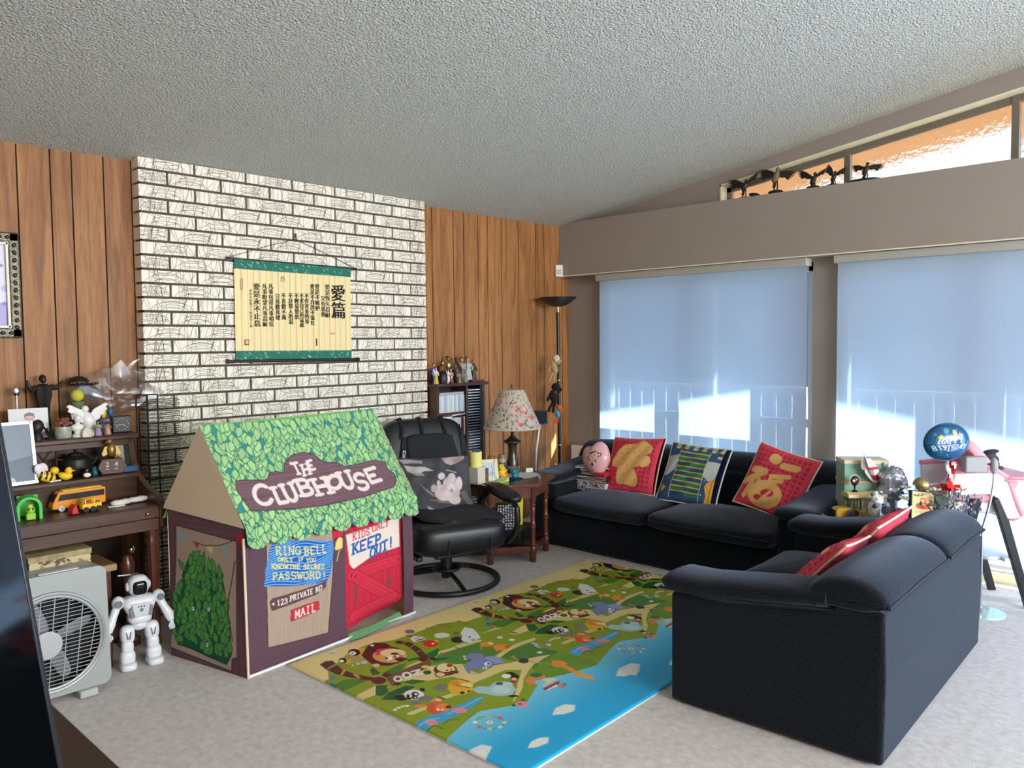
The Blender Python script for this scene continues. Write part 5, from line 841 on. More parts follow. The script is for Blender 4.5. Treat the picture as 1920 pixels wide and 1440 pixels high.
t = thing('cushion', 'red cushion with cream cord leaning on the loveseat back, nearer the play mat', 'cushion', group=grp2); make_cushion(t, red_canvas('upright'), .40, .40, .06, m_cushcloth, m_redback, m_cord)
frame(t, (3.235, 1.30, .49), (-1, -.03, 0), (0, -.66, .75), R(8))
t = thing('cushion', 'red cushion with cream cord leaning on the loveseat back, nearer the crowded side table', 'cushion', group=grp2); make_cushion(t, red_canvas('upright'), .40, .40, .06, m_cushcloth, m_redback, m_cord)
frame(t, (3.70, 1.29, .515), (-1, -.03, 0), (0, -.64, .77), R(-6))

# ------------------------------------------------------------------ recliner with massage pad and floral pillow
m_leather = M('black_leather', (17, 19, 22), rough=.4, spec=.45, bump=.12, bsc=24); m_blackm = M('black_metal', (18, 19, 20), rough=.35, spec=.6); m_pad = M('black_cloth_pad', (17, 18, 24), rough=.85)
ct = thing('recliner_chair', 'black leather swivel recliner on a round tube base beside the play tent', 'armchair', (3.185, 3.585, 0), R(-21))
MB().tube([(.315*math.cos(a), .315*math.sin(a), .018) for a in [2*math.pi*i/48 for i in range(48)]], .0165, 10, closed=True).build('base_ring', m_blackm, ct)
q = MB()
for a in (-90, 40, 150): q.tube([(.31*math.cos(R(a)), .31*math.sin(R(a)), .022), (.2*math.cos(R(a)), .2*math.sin(R(a)), .05), (.03*math.cos(R(a)), .03*math.sin(R(a)), .075)], .014, 8)
q.build('base_spokes', m_blackm, ct)
MB().lathe([(.03, .03), (.034, .075), (.085, .078), (.088, .086), (.085, .092), (.036, .096), (.036, .17), (.03, .175)], 20).build('swivel_post', m_blackm, ct)
MB().box((0, -.02, .19), (.20, .15, .045)).box((0, .04, .205), (.50, .04, .03)).box((-.22, .0, .2), (.04, .3, .03)).box((.22, .0, .2), (.04, .3, .03)).build('seat_bracket', m_blackm, ct, bevel=.008)
q = MB(); q.ell((0, -.03, .315), (.285, .31, .095), 40, 18, 0, None, .55, .32, bend=lambda p: (p.x, p.y, p.z*(1+.18*(p.y < 0)*abs(p.y)/.31)+.02*(-p.y/.31)))
st_ = q.build('seat', m_leather, ct, angle=80)
q = MB()
for x in (-.11, .15): q.tube([(x, -.342, .22), (x, -.347, .32), (x, -.31, .405), (x, -.15, .418), (x, .1, .41)], .004, 6)
q.build('seat_seam', m_pipe, st_)
q = MB(); tilt = .34
def backw(p):
    return (p.x*(1-.09*max(0, -p.z/.33)), p.y+.27+tilt*(p.z+.33)*.75, p.z+.63)
q.ell((0, 0, 0), (.292, .07, .335), 36, 22, 0, None, .42, .5, bend=backw); br_ = q.build('backrest', m_leather, ct, angle=80)
for x in (-.245, .245): MB().tube([(x, .27+tilt*.75*z*1.0-.061, z+.305) for z in [.056*i for i in range(12)]], .004, 6).build('back_seam', m_pipe, br_)
# massage pad strapped to the backrest
def onback(x, z, d=0): return (x, .27+tilt*.75*(z-.295)-.073-d, z)
q = MB(); q.ell((0, 0, 0), (.15, .03, .10), 20, 12, 0, None, .4, .4, bend=lambda p: (p.x+.01, onback(0, .775+p.z)[1]+p.y, .775+p.z)); q.ell((0, 0, 0), (.16, .028, .16), 20, 12, 0, None, .4, .4, bend=lambda p: (p.x+.01, onback(0, .60+p.z)[1]+p.y, .60+p.z))
for s_ in (-1, 1):
    q.prism([(s_*.14+.01, .86), (s_*.17+.01, .86), (s_*.255+.01, .48), (s_*.14+.01, .46)], 0, 1, 'y'); k = len(q.v)
    for i in range(k-8, k): x, y, z = q.v[i]; q.v[i] = (x, onback(0, z)[1]-.012+.03*(y), z)
mp_ = q.build('massage_pad', m_pad, ct, bevel=.006)
q = MB()
for x in (-.15, -.02, .13): q.tube([onback(x*1.1, .85), onback(x, .915, .0), (x, .27+tilt*.75*.66-.03, .97), (x, .27+tilt*.75*.68+.06, .95)], .012, 6)
q.build('strap', m_pad, mp_)
o = text_mesh('brand_patch', 'HOMEDICS', .026, M('pad_lettering', (190, 192, 196), rough=.7), mp_, ext=.0005, off=.0006); frame(o, (-.178, onback(0, .66)[1]-.03, .655), (.2, .2, 1), (-1, 0, .2))
q = MB(); q.ell((.05, -.03, .425), (.26, .24, .022), 30, 8, 0, None, .7, .4, bend=lambda p: (p.x, p.y, p.z+.012*math.sin(p.x*22)-.03*max(0, -p.y-.12))); q.build('seat_pad', m_pad, ct, angle=70)
for s_ in (-1, 1):
    q = MB(); q.ell((s_*.345, -.09, .535), (.052, .20, .036), 20, 14, 0, (R(4), 0, 0), .7, .5); ar_ = q.build('arm_rest', m_leather, ct, angle=80)
    q = MB(); q.tube([(s_*.345, -.22, .51), (s_*.352, -.275, .47), (s_*.352, -.285, .40), (s_*.345, -.26, .32), (s_*.33, -.19, .25), (s_*.29, -.05, .21), (s_*.22, .0, .205)], .017, 8); q.tube([(s_*.345, .09, .52), (s_*.33, .2, .45), (s_*.31, .24, .36)], .017, 8); q.build('arm_loop', m_blackm, ar_)
S, Hh = .475, .37; c = Canvas(S, Hh, .003, (66, 66, 70)); r = random.Random(9)
for i in range(60): c.ell((r.uniform(0, S), r.uniform(0, Hh)), (r.uniform(.02, .07), 0), (0, r.uniform(.01, .04)), (r.choice([58, 72, 80]),)*3, .35)
pc = lambda X, Y: ((X-150)/920*S, (Y-580)/850*Hh)
for col, P in [((150, 140, 138), [(150, 610), (300, 610), (440, 640), (420, 690), (300, 670), (200, 680)]), ((176, 168, 164), [(200, 700), (320, 730), (460, 740), (560, 800), (440, 800), (380, 830), (280, 830), (230, 790)]), ((140, 134, 128), [(280, 830), (400, 830), (440, 865), (330, 870), (290, 850)]), ((176, 156, 154), [(680, 600), (800, 585), (1000, 580), (990, 640), (870, 700), (800, 725), (720, 690)]), ((150, 132, 132), [(810, 640), (960, 600), (990, 640), (860, 695)]),
               ((150, 144, 140), [(710, 800), (740, 790), (850, 840), (850, 870), (800, 840)]), ((120, 112, 104), [(360, 980), (420, 1060), (560, 1180), (540, 1200), (420, 1110)]), ((104, 98, 88), [(880, 1130), (960, 1130), (1080, 1300), (1000, 1340), (900, 1230)]), ((170, 166, 164), [(440, 1310), (500, 1350), (560, 1390), (550, 1430), (480, 1400)]), ((110, 104, 94), [(450, 1220), (600, 1240), (740, 1250), (740, 1300), (600, 1290)])]:
    c.poly([pc(*p) for p in P], col)
for x, y, a, b, rot, col in [(760, 1040, 110, 130, 20, (182, 166, 166)), (640, 1140, 100, 110, -20, (196, 178, 176)), (880, 1010, 50, 90, 10, (206, 190, 186)), (780, 920, 50, 60, 10, (200, 186, 182)), (650, 890, 55, 45, -20, (196, 180, 178)), (535, 1070, 50, 50, 30, (168, 150, 150)), (605, 1000, 30, 45, 0, (186, 172, 168)), (800, 1250, 75, 60, 0, (204, 188, 184)), (690, 1190, 120, 60, 15, (204, 188, 186)), (720, 1000, 60, 50, 30, (200, 184, 182)), (770, 1080, 60, 50, 0, (160, 142, 144)), (790, 1060, 28, 60, -30, (208, 194, 192)), (740, 1060, 25, 50, 20, (208, 194, 192)), (840, 1060, 22, 70, -25, (196, 180, 180)), (820, 1160, 60, 45, -20, (190, 172, 172))]:
    k = .46/920; c.ell(pc(x, y), (a*k*math.cos(R(rot)), a*k*math.sin(R(rot))), (-b*k*math.sin(R(rot)), b*k*math.cos(R(rot))), col)
t = thing('pillow', 'grey pillow printed with a pale peony flower on the black recliner', 'pillow'); make_cushion(t, c, S, Hh, .06, m_cushcloth, M('grey_cloth', (70, 70, 74), rough=.8), None, .008)
cr = Matrix.Rotation(R(-21), 4, 'Z'); pl = Vector((3.185, 3.585, 0))+cr @ Vector((-.005, .14, .57)); frame(t, pl, cr @ Vector((1, 0, 0)), cr @ Vector((0, .36, 1)), R(-2))

# ------------------------------------------------------------------ six-sided end table
TX, TY, TZ = 3.895, 3.77, .53
tt = thing('end_table', 'six-sided cherry wood end table with turned legs between recliner and long sofa', 'table', (TX, TY, 0))
hexp = lambda r, a0=0: [(r*math.cos(R(a0+60*i)), r*math.sin(R(a0+60*i))) for i in range(6)]
A0 = -96
q = MB(); q.prism(hexp(.352, A0), TZ-.022, TZ-.004, 'z'); q.prism(hexp(.362, A0), TZ-.014, TZ-.008, 'z'); 
h1, h2 = hexp(.352, A0), hexp(.29, A0)
for i in range(6):
    a, b, c_, d = h1[i], h1[(i+1) % 6], h2[(i+1) % 6], h2[i]; q.raw([(a[0], a[1], TZ-.004), (b[0], b[1], TZ-.004), (c_[0], c_[1], TZ-.004), (d[0], d[1], TZ-.004), (a[0], a[1], TZ), (b[0], b[1], TZ), (c_[0], c_[1], TZ), (d[0], d[1], TZ)], [(4, 5, 6, 7), (0, 1, 5, 4), (2, 3, 7, 6)])
q.build('table_top', m_cherry, tt, smooth=False)
MB().prism(hexp(.29, A0), TZ-.004, TZ-.001, 'z').build('glass_inset', M('smoked_glass', (60, 62, 58), rough=.08, spec=.8), tt, smooth=False)
q = MB()
for i in range(6):
    a, b = Vector(hexp(.295, A0)[i]), Vector(hexp(.295, A0)[(i+1) % 6]); m_ = (a+b)/2; an = math.atan2(b.y-a.y, b.x-a.x); q.box((m_.x, m_.y, TZ-.062), ((b-a).length, .018, .075), (0, 0, an)); q.box((m_.x*1.02, m_.y*1.02, TZ-.095), ((b-a).length-.05, .012, .006), (0, 0, an))
q.build('apron', m_cherry, tt, bevel=.002)
leg_p = [(.019, 0), (.023, .01), (.019, .03), (.024, .05), (.024, .10), (.019, .108), (.022, .118), (.016, .13), (.019, .145), (.015, .16), (.017, .22), (.021, .235), (.016, .245), (.021, .255), (.016, .268), (.015, .32), (.018, .36), (.014, .37), (.020, .38), (.014, .392), (.022, .41), (.022, TZ-.02)]
for (x, y) in hexp(.288, A0): o = MB().lathe(leg_p, 14).build('leg', m_cherry, tt); o.location = (x, y, 0)
q = MB()
for i in range(6):
    a, b = Vector(hexp(.288, A0)[i]), Vector(hexp(.288, A0)[(i+1) % 6]); m_ = (a+b)/2; q.box((m_.x, m_.y, .085), ((b-a).length-.04, .02, .04), (0, 0, math.atan2(b.y-a.y, b.x-a.x)))
q.prism(hexp(.275, A0), .062, .072, 'z'); q.build('lower_shelf', m_cherry, tt, bevel=.002)

# ------------------------------------------------------------------ table lamp
m_brass = M('dark_bronze', (78, 72, 58), rough=.3, metal=.7)
lt = thing('table_lamp', 'table lamp with a pleated floral shade and dark bronze body on the end table', 'lamp', (4.085, 3.872, TZ+.001))
MB().lathe([(.0, 0), (.05, .0), (.05, .012), (.044, .02), (.047, .035), (.043, .07), (.036, .10), (.031, .125), (.03, .16), (.033, .19), (.036, .2), (.05, .208), (.066, .216), (.066, .224), (.05, .232), (.03, .244), (.014, .262), (.010, .28), (.016, .29), (.01, .30), (.008, .33)], 28).build('lamp_body', m_brass, lt)
SH = .27; c = Canvas(1.0, SH, .005, (190, 178, 162)); r = random.Random(2)
for i in range(620):
    x, y = r.uniform(0, 1), r.uniform(0, SH); k = r.choice([(92, 100, 84), (60, 68, 64), (70, 78, 74), (186, 110, 110), (190, 140, 136), (130, 140, 160), (100, 114, 90)]); c.leaf(x, y, r.uniform(.008, .03), r.uniform(.005, .012), r.uniform(0, 6.3), k)
for i in range(16):
    x, y = r.uniform(0, 1), r.uniform(.03, SH-.03)
    for k in range(6): c.circ(x+r.uniform(-.018, .018), y+r.uniform(-.016, .016), r.uniform(.006, .012), r.choice([(206, 130, 130), (190, 96, 100), (222, 176, 170)]))
def shade(u, v):
    a = u*2*math.pi; f = v/SH; rr = (.086+(.205-.086)*f)*(1+.012*np.sin(a*75)); return rr*np.cos(a), rr*np.sin(a), .315+SH*(1-f)
m_shade = painted('shade_cloth', rough=.85, spec=.1); ls_ = c.mesh('lamp_shade', shade, m_shade, lt)
for rr_, z in ((.204, .313), (.0845, .58)): MB().lathe([(rr_, z), (rr_+.004, z+.004), (rr_+.002, z+.009)], 48).build('shade_trim', M('shade_trim', (190, 178, 160), rough=.8), ls_)
MB().lathe([(.003, .33), (.003, .6), (.009, .605), (.006, .618), (.002, .63)], 8).build('finial', m_brass, lt)

# ------------------------------------------------------------------ bookcase with discs
BX0, BX1, BY0, BY1, BZ = 3.702, 4.175, 4.238, 4.414, 1.165
bt = thing('bookcase', 'narrow dark walnut bookcase of discs against the panelled wall right of the chimney', 'bookcase', (BX0, BY0, 0)); BW, BD = BX1-BX0, BY1-BY0
MB().b2(-.012, BW+.03, -.012, BD, BZ-.022, BZ).build('top_board', m_walnut, bt, bevel=.003)
for x in (0, BW-.026): MB().b2(x, x+.018+(.008 if x else 0), 0, BD, .0, BZ-.022).build('side_panel', m_walnut_v, bt, bevel=.002)
DVX = .283; MB().b2(DVX, DVX+.016, 0, BD, .05, BZ-.022).build('divider', m_walnut_v, bt, bevel=.002)
MB().b2(.0, BW, BD-.006, BD-.001, .02, BZ-.022).build('back_panel', M('back_board', (46, 30, 22), rough=.7), bt, smooth=False)
SHZ = [.06, .29, .475, .66, .845, .955]; SHZ = [.05, .235, .42, .605, .79, .955]
for z in SHZ: MB().b2(.018, DVX, .004, BD-.01, z-.016, z).build('shelf', m_walnut, bt, bevel=.002)
MB().b2(DVX+.016, BW-.026, .0, BD, .03, .05).build('shelf', m_walnut, bt, bevel=.002)
rackm = M('black_plastic', (20, 20, 22), rough=.4)
q = MB(); q.b2(DVX+.017, DVX+.026, .01, BD-.01, .05, BZ-.025); q.b2(BW-.044, BW-.027, .004, BD-.01, .05, BZ-.025); q.build('disc_rack', rackm, bt)
disc_m = [M('disc_case_%d' % i, c_, rough=.25, spec=.6) for i, c_ in enumerate([(216, 224, 230), (190, 204, 216), (232, 232, 228), (170, 180, 190), (206, 200, 190), (150, 160, 172)])]
cdp = [None]
def disc(x, y, z, dims, mat, label, group, rot=None):
    o = MB().box((0, 0, 0), dims).build('disc_case', mat, smooth=False); return solo(o, label, 'disc case', (BX0+x, BY0+y, z), 0, group, rot)
lab = {.955: ('slim upright disc case in the top left bay of the bookcase', 'disc cases in the top bay'), .79: ('slim upright disc case in the second left bay of the bookcase', 'disc cases in the second bay'), .605: ('slim upright disc case in the third left bay of the bookcase', 'disc cases in the third bay')}
for z in (.955, .79, .605):
    x = .024; n = 0
    while x < (.272 if z > .9 else .232 if z > .7 else .272):
        w_ = .0092; disc(x+w_/2, .075, z+.0625, (w_-.0009, .13, .124 if z > .9 else .122), rnd.choice(disc_m[:4] if z > .9 else disc_m), *lab[z]); x += w_
for k in range(2): disc(.145+.004*k, .07, .955+.1252+.0101*k+.005, (.235, .125, .0095), disc_m[3], 'flat grey case lying on the upright discs in the top bay', 'flat cases in the top bay')
disc(.09, .07, .79+.1235+.006, (.12, .12, .011), disc_m[2], 'white case lying flat on the second bay discs', None)
disc(.215, .07, .79+.1235+.0215, (.13, .12, .010), disc_m[0], 'pale blue case lying aslant on the second bay discs', None, (0, R(-3.5), 0))
bookm = [M('book_%d' % i, c_, rough=.6) for i, c_ in enumerate([(90, 30, 40), (200, 190, 180), (70, 40, 50)])]
for k in range(3):
    o = MB().box((0, 0, 0), (.012, .12, .135-.008*k)).build('paperback', bookm[k], smooth=False); solo(o, ['dark red paperback right of the discs in the second bay', 'cream paperback beside the divider in the second bay', 'plum paperback between the red and cream ones'][k], 'book', (BX0+[.243, .270, .2565][k], BY0+.07, .79+.0675-.004*k+.0005), 0, 'paperbacks in the second bay')
k = 0; z = .062
while z < BZ-.04:
    br = z > .62
    m_ = disc_m[rnd.choice([0, 2, 1])] if (z > 1.03 or rnd.random() < .45) else disc_m[rnd.choice([3, 5])]
    disc((DVX+.026+BW-.044)/2, .07, z, (.118, .125, .0062), m_, 'disc case slotted flat in the tall black rack', 'disc cases in the black rack'); z += .0205

# ------------------------------------------------------------------ torchere, sensor, speaker
tl = thing('floor_lamp', 'tall black torchere floor lamp with a dish shade in the room corner', 'lamp', (5.045, 4.235, 0)); tl.rotation_euler = (0, R(-.6), 0)
MB().lathe([(0, 0), (.13, 0), (.13, .02), (.04, .03), (.014, .05)], 28).build('base', m_blackm, tl)
MB().lathe([(.0145, .05), (.0145, 1.70)], 14).build('pole', m_blackm, tl)
q = MB()
for z in (.60, 1.14): q.lathe([(.0155, z-.004), (.0165, z), (.0155, z+.004)], 14)
q.lathe([(.012, 1.70), (.014, 1.72), (.009, 1.725), (.009, 1.745)], 12); q.build('collar', M('chrome', (210, 200, 180), rough=.2, metal=1), tl)
MB().lathe([(.03, 1.745), (.06, 1.752), (.11, 1.778), (.150, 1.812), (.160, 1.822), (.155, 1.820), (.10, 1.786), (.05, 1.766), (.0, 1.76)], 36).build('dish_shade', m_blackm, tl)
ps = thing('motion_sensor', 'small white motion sensor in the corner below the boxed beam', 'sensor', (5.235, 4.395, 2.012), R(-45))
MB().box((0, 0, .05), (.062, .03, .10)).build('housing', m_white, ps, bevel=.006); MB().box((0, -.0155, .04), (.044, .004, .045)).build('lens', M('sensor_lens', (190, 188, 184), rough=.5), ps, bevel=.003)
MB().tube([(-.025, .014, .10), (-.024, .018, .2), (-.026, .016, .42)], .0025, 6).build('cable', m_white, ps)
sp = thing('satellite_speaker', 'small black speaker on a curved white stem behind the table lamp', 'speaker', (4.905, 4.325, 0), R(-20))
MB().box((0, 0, .835), (.10, .07, .115)).build('cabinet', M('speaker_shell', (70, 70, 70), rough=.4), sp, bevel=.008); MB().box((-.004, -.036, .836), (.088, .004, .10)).build('grille', M('speaker_cloth', (18, 18, 20), rough=.9), sp, bevel=.002)
MB().tube([(.0, .01, .78), (-.015, .01, .70), (-.04, .0, .58), (-.05, 0, .44), (-.05, 0, .02)], .008, 8).build('stem', m_white, sp); MB().lathe([(0, 0), (.075, 0), (.075, .012), (.0, .02)], 24).build('base', m_white, sp)
# three small plush charms hung on the torchere pole
def plush(name, label, loc, body, head, limb, s=1.0, droop=1):
    t = thing(name, label, 'soft toy', loc, R(-40), 'plush charms on the floor lamp')
    q = MB(); q.ell((-.03*s, 0, -.04*s), (.022*s, .02*s, .04*s), 12, 8, 0, (0, R(-18), 0)); q.build('body', body, t)
    q = MB(); q.ell((-.018*s, 0, .015*s), (.024*s, .022*s, .024*s), 12, 8); q.build('head', head, t)
    q = MB()
    for a, b in (((-.035, -.07), (-.06, -.12)), ((-.02, -.07), (-.035, -.125)), ((-.01, -.02), (.015, .005)), ((-.045, -.02), (-.065, -.06))): q.tube([(a[0]*s, 0, a[1]*s), ((a[0]+b[0])/2*s-.004, -.004, (a[1]+b[1])/2*s), (b[0]*s, 0, b[1]*s)], .008*s, 7)
    q.build('limbs', limb, t)
m_blkfelt = M('black_felt', (22, 20, 22), rough=.95); m_tan = M('tan_felt', (178, 146, 108), rough=.95); m_orange = M('orange_felt', (214, 92, 50), rough=.9); m_tealf = M('teal_felt', (70, 150, 160), rough=.9); m_beige = M('beige_felt', (206, 190, 168), rough=.95)
plush('plush_charm', 'beige long-limbed plush hanging highest on the floor lamp pole', (5.022, 4.222, 1.30), m_tan, m_beige, m_tan, 1.35)
plush('plush_charm', 'black plush monkey clinging halfway down the floor lamp pole', (5.02, 4.222, 1.06), m_blkfelt, m_blkfelt, m_blkfelt, 1.5)
plush('plush_charm', 'orange and teal plush hanging lowest on the floor lamp pole', (5.045, 4.222, .90), m_tealf, m_orange, m_orange, 1.0)
solo(MB().b2(-.06, .06, -.008, .008, 0, .56).build('white_board', m_white, bevel=.003), 'white board standing on edge between the long sofa and the corner', 'board', (5.35, 4.30, 0), R(90))
# ------------------------------------------------------------------ television and its cabinet, close on the left
tv = thing('television', 'large black television at the left edge turned towards the loveseat', 'television')
Pb, Pt = Vector((.506, 1.735, .56)), Vector((.4475, 1.865, 1.47)); ex = Vector((-.835, -.55, 0)); ey = Pt-Pb; ey = (ey-ex*ey.dot(ex)).normalized(); Hh = (Pt-Pb).length; TWD = 1.22
tv.location = (-.06, 1.46, .52)
q = MB(); q.box((TWD/2, Hh/2, -.02), (TWD, Hh, .034)); o = q.build('back_case', M('tv_shell', (16, 16, 18), rough=.4), tv, bevel=.006)
def on_tv(o):
    nz = ex.cross(ey); nz.normalize(); nz = -nz
    p = Pb-tv.location; o.matrix_basis = Matrix(((ex.x, ey.x, nz.x, p.x), (ex.y, ey.y, nz.y, p.y), (ex.z, ey.z, nz.z, p.z), (0, 0, 0, 1)))
on_tv(o)
q = MB(); q.box((TWD/2, Hh/2, .0005), (TWD-.022, Hh-.03, .003)); o = q.build('screen', M('tv_glass', (5, 6, 8), rough=.06, spec=.7), tv, smooth=False); on_tv(o)
q = MB()
for a in (.0055, TWD-.0055): q.box((a, Hh/2, .0), (.011, Hh, .008))
for b in (.0075, Hh-.0075): q.box((TWD/2, b, .0), (TWD, .015, .008))
o = q.build('bezel', M('tv_bezel', (30, 30, 33), rough=.3), tv, bevel=.002); on_tv(o)
q = MB(); q.box((0, 0, .02), (.44, .24, .012)); q.box((0, .03, .09), (.10, .05, .15)); o = q.build('stand', m_blackm, tv, bevel=.003); o.rotation_euler = (0, 0, R(33)); o.location = (0, 0, -.014)
cb = thing('tv_cabinet', 'low dark cabinet carrying the television at the left edge', 'cabinet', (.336, 1.55, 0))
m_dark = wood_mat('espresso', (44, 38, 34), (32, 27, 24), rough=.3, axis='y', plank=False)
MB().b2(-.28, .32, -1.0, .98, .47, .50).build('top_board', m_dark, cb, bevel=.003); MB().b2(-.26, .30, -.97, .95, .0, .47).build('body', m_dark, cb, bevel=.002)
for y in (-.5, .47): MB().b2(.30, .318, y-.45, y+.45, .04, .45).build('door', m_dark, cb, bevel=.003)

# ------------------------------------------------------------------ picture on the panelling
pt = thing('framed_picture', 'picture in an ornate pewter frame hung on the left panelling', 'picture', (.93, 4.412, 1.50))
m_pew = M('pewter', (120, 114, 96), rough=.38, metal=.6, noise=.3, nsc=60, bump=.5, bsc=90)
PW, PH = .49, .507
for (cx, cz, sx, sz) in ((0, .024, PW, .048), (0, PH-.024, PW, .048), (-PW/2+.024, PH/2, .048, PH), (PW/2-.024, PH/2, .048, PH)): MB().box((cx, -.012, cz), (sx, .024, sz)).build('frame_rail', m_pew, pt, bevel=.008, seg=3)
q = MB(); k = 0
for z in [.05+.036*i for i in range(12)]:
    for x in (PW/2-.024, -PW/2+.024): q.ell((x, -.026, z), (.010, .008, .012), 8, 6, 0, (0, .5 if k % 2 else -.5, 0))
    k += 1
for x in [-.2+.036*i for i in range(12)]:
    for z in (.024, PH-.024): q.ell((x, -.026, z), (.012, .008, .009), 8, 6)
q.build('carved_ornament', M('dark_pewter', (66, 56, 48), rough=.35, metal=.6), pt)
q = MB()
for (cx, cz, sx, sz) in ((0, .054, PW-.09, .012), (0, PH-.054, PW-.09, .012), (-PW/2+.054, PH/2, .012, PH-.09), (PW/2-.054, PH/2, .012, PH-.09)): q.box((cx, -.016, cz), (sx, .014, sz))
q.build('inner_border', M('ivory_border', (226, 220, 196), rough=.4), pt, bevel=.002)
c = Canvas(PW-.12, PH-.12, .004, (196, 192, 214)); r = random.Random(3)
c.poly([(0, .28), (.37, .28), (.37, .39), (0, .39)], (140, 132, 190))
for i in range(40): c.circ(r.uniform(0, .37), r.uniform(.2, .32), r.uniform(.008, .02), r.choice([(110, 100, 170), (160, 152, 200), (88, 84, 160)]))
for x in (.06, .18, .335): c.stroke([(x, .30), (x, .10)], .006, (70, 66, 150)); c.circ(x, .09, .012, (80, 76, 160)); c.circ(x-.018, .10, .008, (96, 92, 170)); c.circ(x+.018, .10, .008, (96, 92, 170))
o = c.mesh('print', lambda u, v: (u-(PW-.12)/2, -.008+0*u, PH-.06-v), painted('glossy_print'), pt)

# ------------------------------------------------------------------ hanging bamboo scroll
st = thing('hanging_scroll', 'bamboo calligraphy scroll with green brocade ends hung on the white brick chimney', 'scroll', (2.637, 4.318, 1.36)); st.rotation_euler = (0, R(.5), 0)
SW, SHt = .802, .59
c = Canvas(SW, SHt-.12+.02, .003, (236, 214, 158)); r = random.Random(4)
for i in range(20):
    x = SW*(i+.5)/20; c.poly([(x, 0), (x+.02, 0), (x+.02, .5), (x, .5)], (240-r.uniform(0, 14), 220-r.uniform(0, 16), 166-r.uniform(0, 20)), .6)
for i in range(1, 20): c.stroke([(SW*i/20, 0), (SW*i/20, .5)], .0026, (178, 146, 96))
for i in range(30): x = r.uniform(0, SW); c.stroke([(x, r.uniform(0, .2)), (x, r.uniform(.25, .5))], .003, (222, 190, 124), .6)
c.mesh('bamboo_panel', lambda u, v: (u-SW/2, 0*u-.002*np.abs(np.sin(u/SW*20*math.pi)), SHt-.055-v), painted('bamboo_print', rough=.6), st)
def brocade(z0, z1):
    c = Canvas(SW, z1-z0, .003, (14, 106, 82)); r = random.Random(int(z0*100))
    for i in range(60):
        x, y = r.uniform(0, SW), r.uniform(0, z1-z0); a = r.uniform(0, 3.1); c.stroke([(x, y), (x+.008*math.cos(a), y+.006), (x+.014*math.cos(a+1), y-.004)], .0028, r.choice([(150, 190, 170), (190, 206, 190), (120, 130, 140)]))
    c.mesh('brocade_band', lambda u, v: (u-SW/2, 0*u-.003, z1-v), painted('brocade', rough=.6), st)
brocade(SHt-.058, SHt); brocade(0, .058)
m_rod = M('dark_rod', (34, 24, 20), rough=.4)
for z, hw, r_o in ((SHt, .445, .005), (-.002, .455, .010)): MB().tube([(-hw, 0, z), (hw, 0, z)], r_o, 10).tube([(-hw-.004, 0, z), (-hw+.012, 0, z)], r_o*1.35, 10).tube([(hw-.012, 0, z), (hw+.004, 0, z)], r_o*1.35, 10).build('rod', m_rod, st)
MB().tube([(-.435, 0, SHt+.003), (-.2, 0, SHt+.085), (0, 0, SHt+.148), (.2, 0, SHt+.085), (.435, 0, SHt+.003)], .0018, 6).build('hanging_cord', M('dark_cord', (60, 44, 40), rough=.8), st)
MB().tube([(0, .008, SHt+.16), (0, -.01, SHt+.16), (0, -.012, SHt+.145)], .0035, 6).ell((0, -.006, SHt+.17), (.007, .006, .014), 8, 6).build('hook', m_rod, st)
ink = M('ink', (25, 22, 20), rough=.8)
def column(name, body, x, ztop, size, mat=None, sp=1.0, off=0, dy=0):
    """one column of brush writing, top to bottom; x,ztop measured from the scroll's lower middle"""
    step = size*.98*sp; vs = MB()
    for i, ch_ in enumerate(body):
        if ch_ == ' ': continue
        o = text_mesh('tmp', ch_, size, ink); me = o.data
        w_ = [v.co.x for v in me.vertices]; h_ = [v.co.y for v in me.vertices]
        if w_:
            mx, my = (min(w_)+max(w_))/2, size*.38
            for q_ in ([-off, off*.4, off] if off else [0]): vs.raw([(x+v.co.x-mx+q_, -.0045-q_*.02, ztop-step*(i+.5)+v.co.y-my+abs(q_)*.5) for v in me.vertices], [tuple(p.vertices) for p in me.polygons])
        bpy.data.objects.remove(o); bpy.data.meshes.remove(me)
    return vs.build(name, mat or ink, st, smooth=False)
def scx(X): return (X-200-(0))/1168.0*SW-SW/2      # crop pixel across the scroll
cols = [('愛篇', 1225, .478, .112, 1.0, .0032), ('愛是恆久忍耐', 1108, .476, .036, 1.0, .0009), ('又有恩慈', 1060, .402, .034, 1.0, .0009), ('愛是不嫉妒', 1000, .474, .035, .98, .0009), ('愛是不自誇不張狂', 948, .472, .033, 1.0, .0009), ('不作害羞的事', 888, .412, .033, .98, .0009), ('不求自己的益處', 836, .410, .032, .95, .0009), ('不輕易發怒', 786, .410, .033, 1.0, .0009), ('不計算人的惡', 726, .408, .033, .98, .0009), ('不喜歡不義', 656, .406, .033, 1.0, .0009), ('只喜歡真理', 596, .402, .033, 1.0, .0009), ('凡事包容凡事相信', 533, .458, .033, .99, .0009), ('凡事盼望凡事忍耐', 474, .456, .033, .99, .0009), ('愛是永不止息', 400, .456, .043, 1.02, .0013), ('哥林多前書十三章四至八節', 342, .418, .018, 1.06, 0)]
for b_, X_, z_, s_, sp_, of_ in cols: column('calligraphy', b_, scx(X_), z_, s_, None, sp_, of_)
q = MB(); m_seal = M('seal_red', (120, 30, 30), rough=.7); q.box((scx(300), -.0045, .108), (.028, .001, .032)); q.box((scx(300), -.0052, .108), (.019, .001, .022), None, 1); q.build('seal', [m_seal, M('seal_pale', (226, 190, 150), rough=.8)], st, smooth=False)
MB().box((scx(985), -.0045, .110), (.009, .001, .046)).build('seal', m_seal, st, smooth=False); MB().box((scx(1160), -.0045, .165), (.03, .001, .013)).build('seal', M('seal_faded', (206, 160, 124), rough=.8), st, smooth=False)
q = MB()
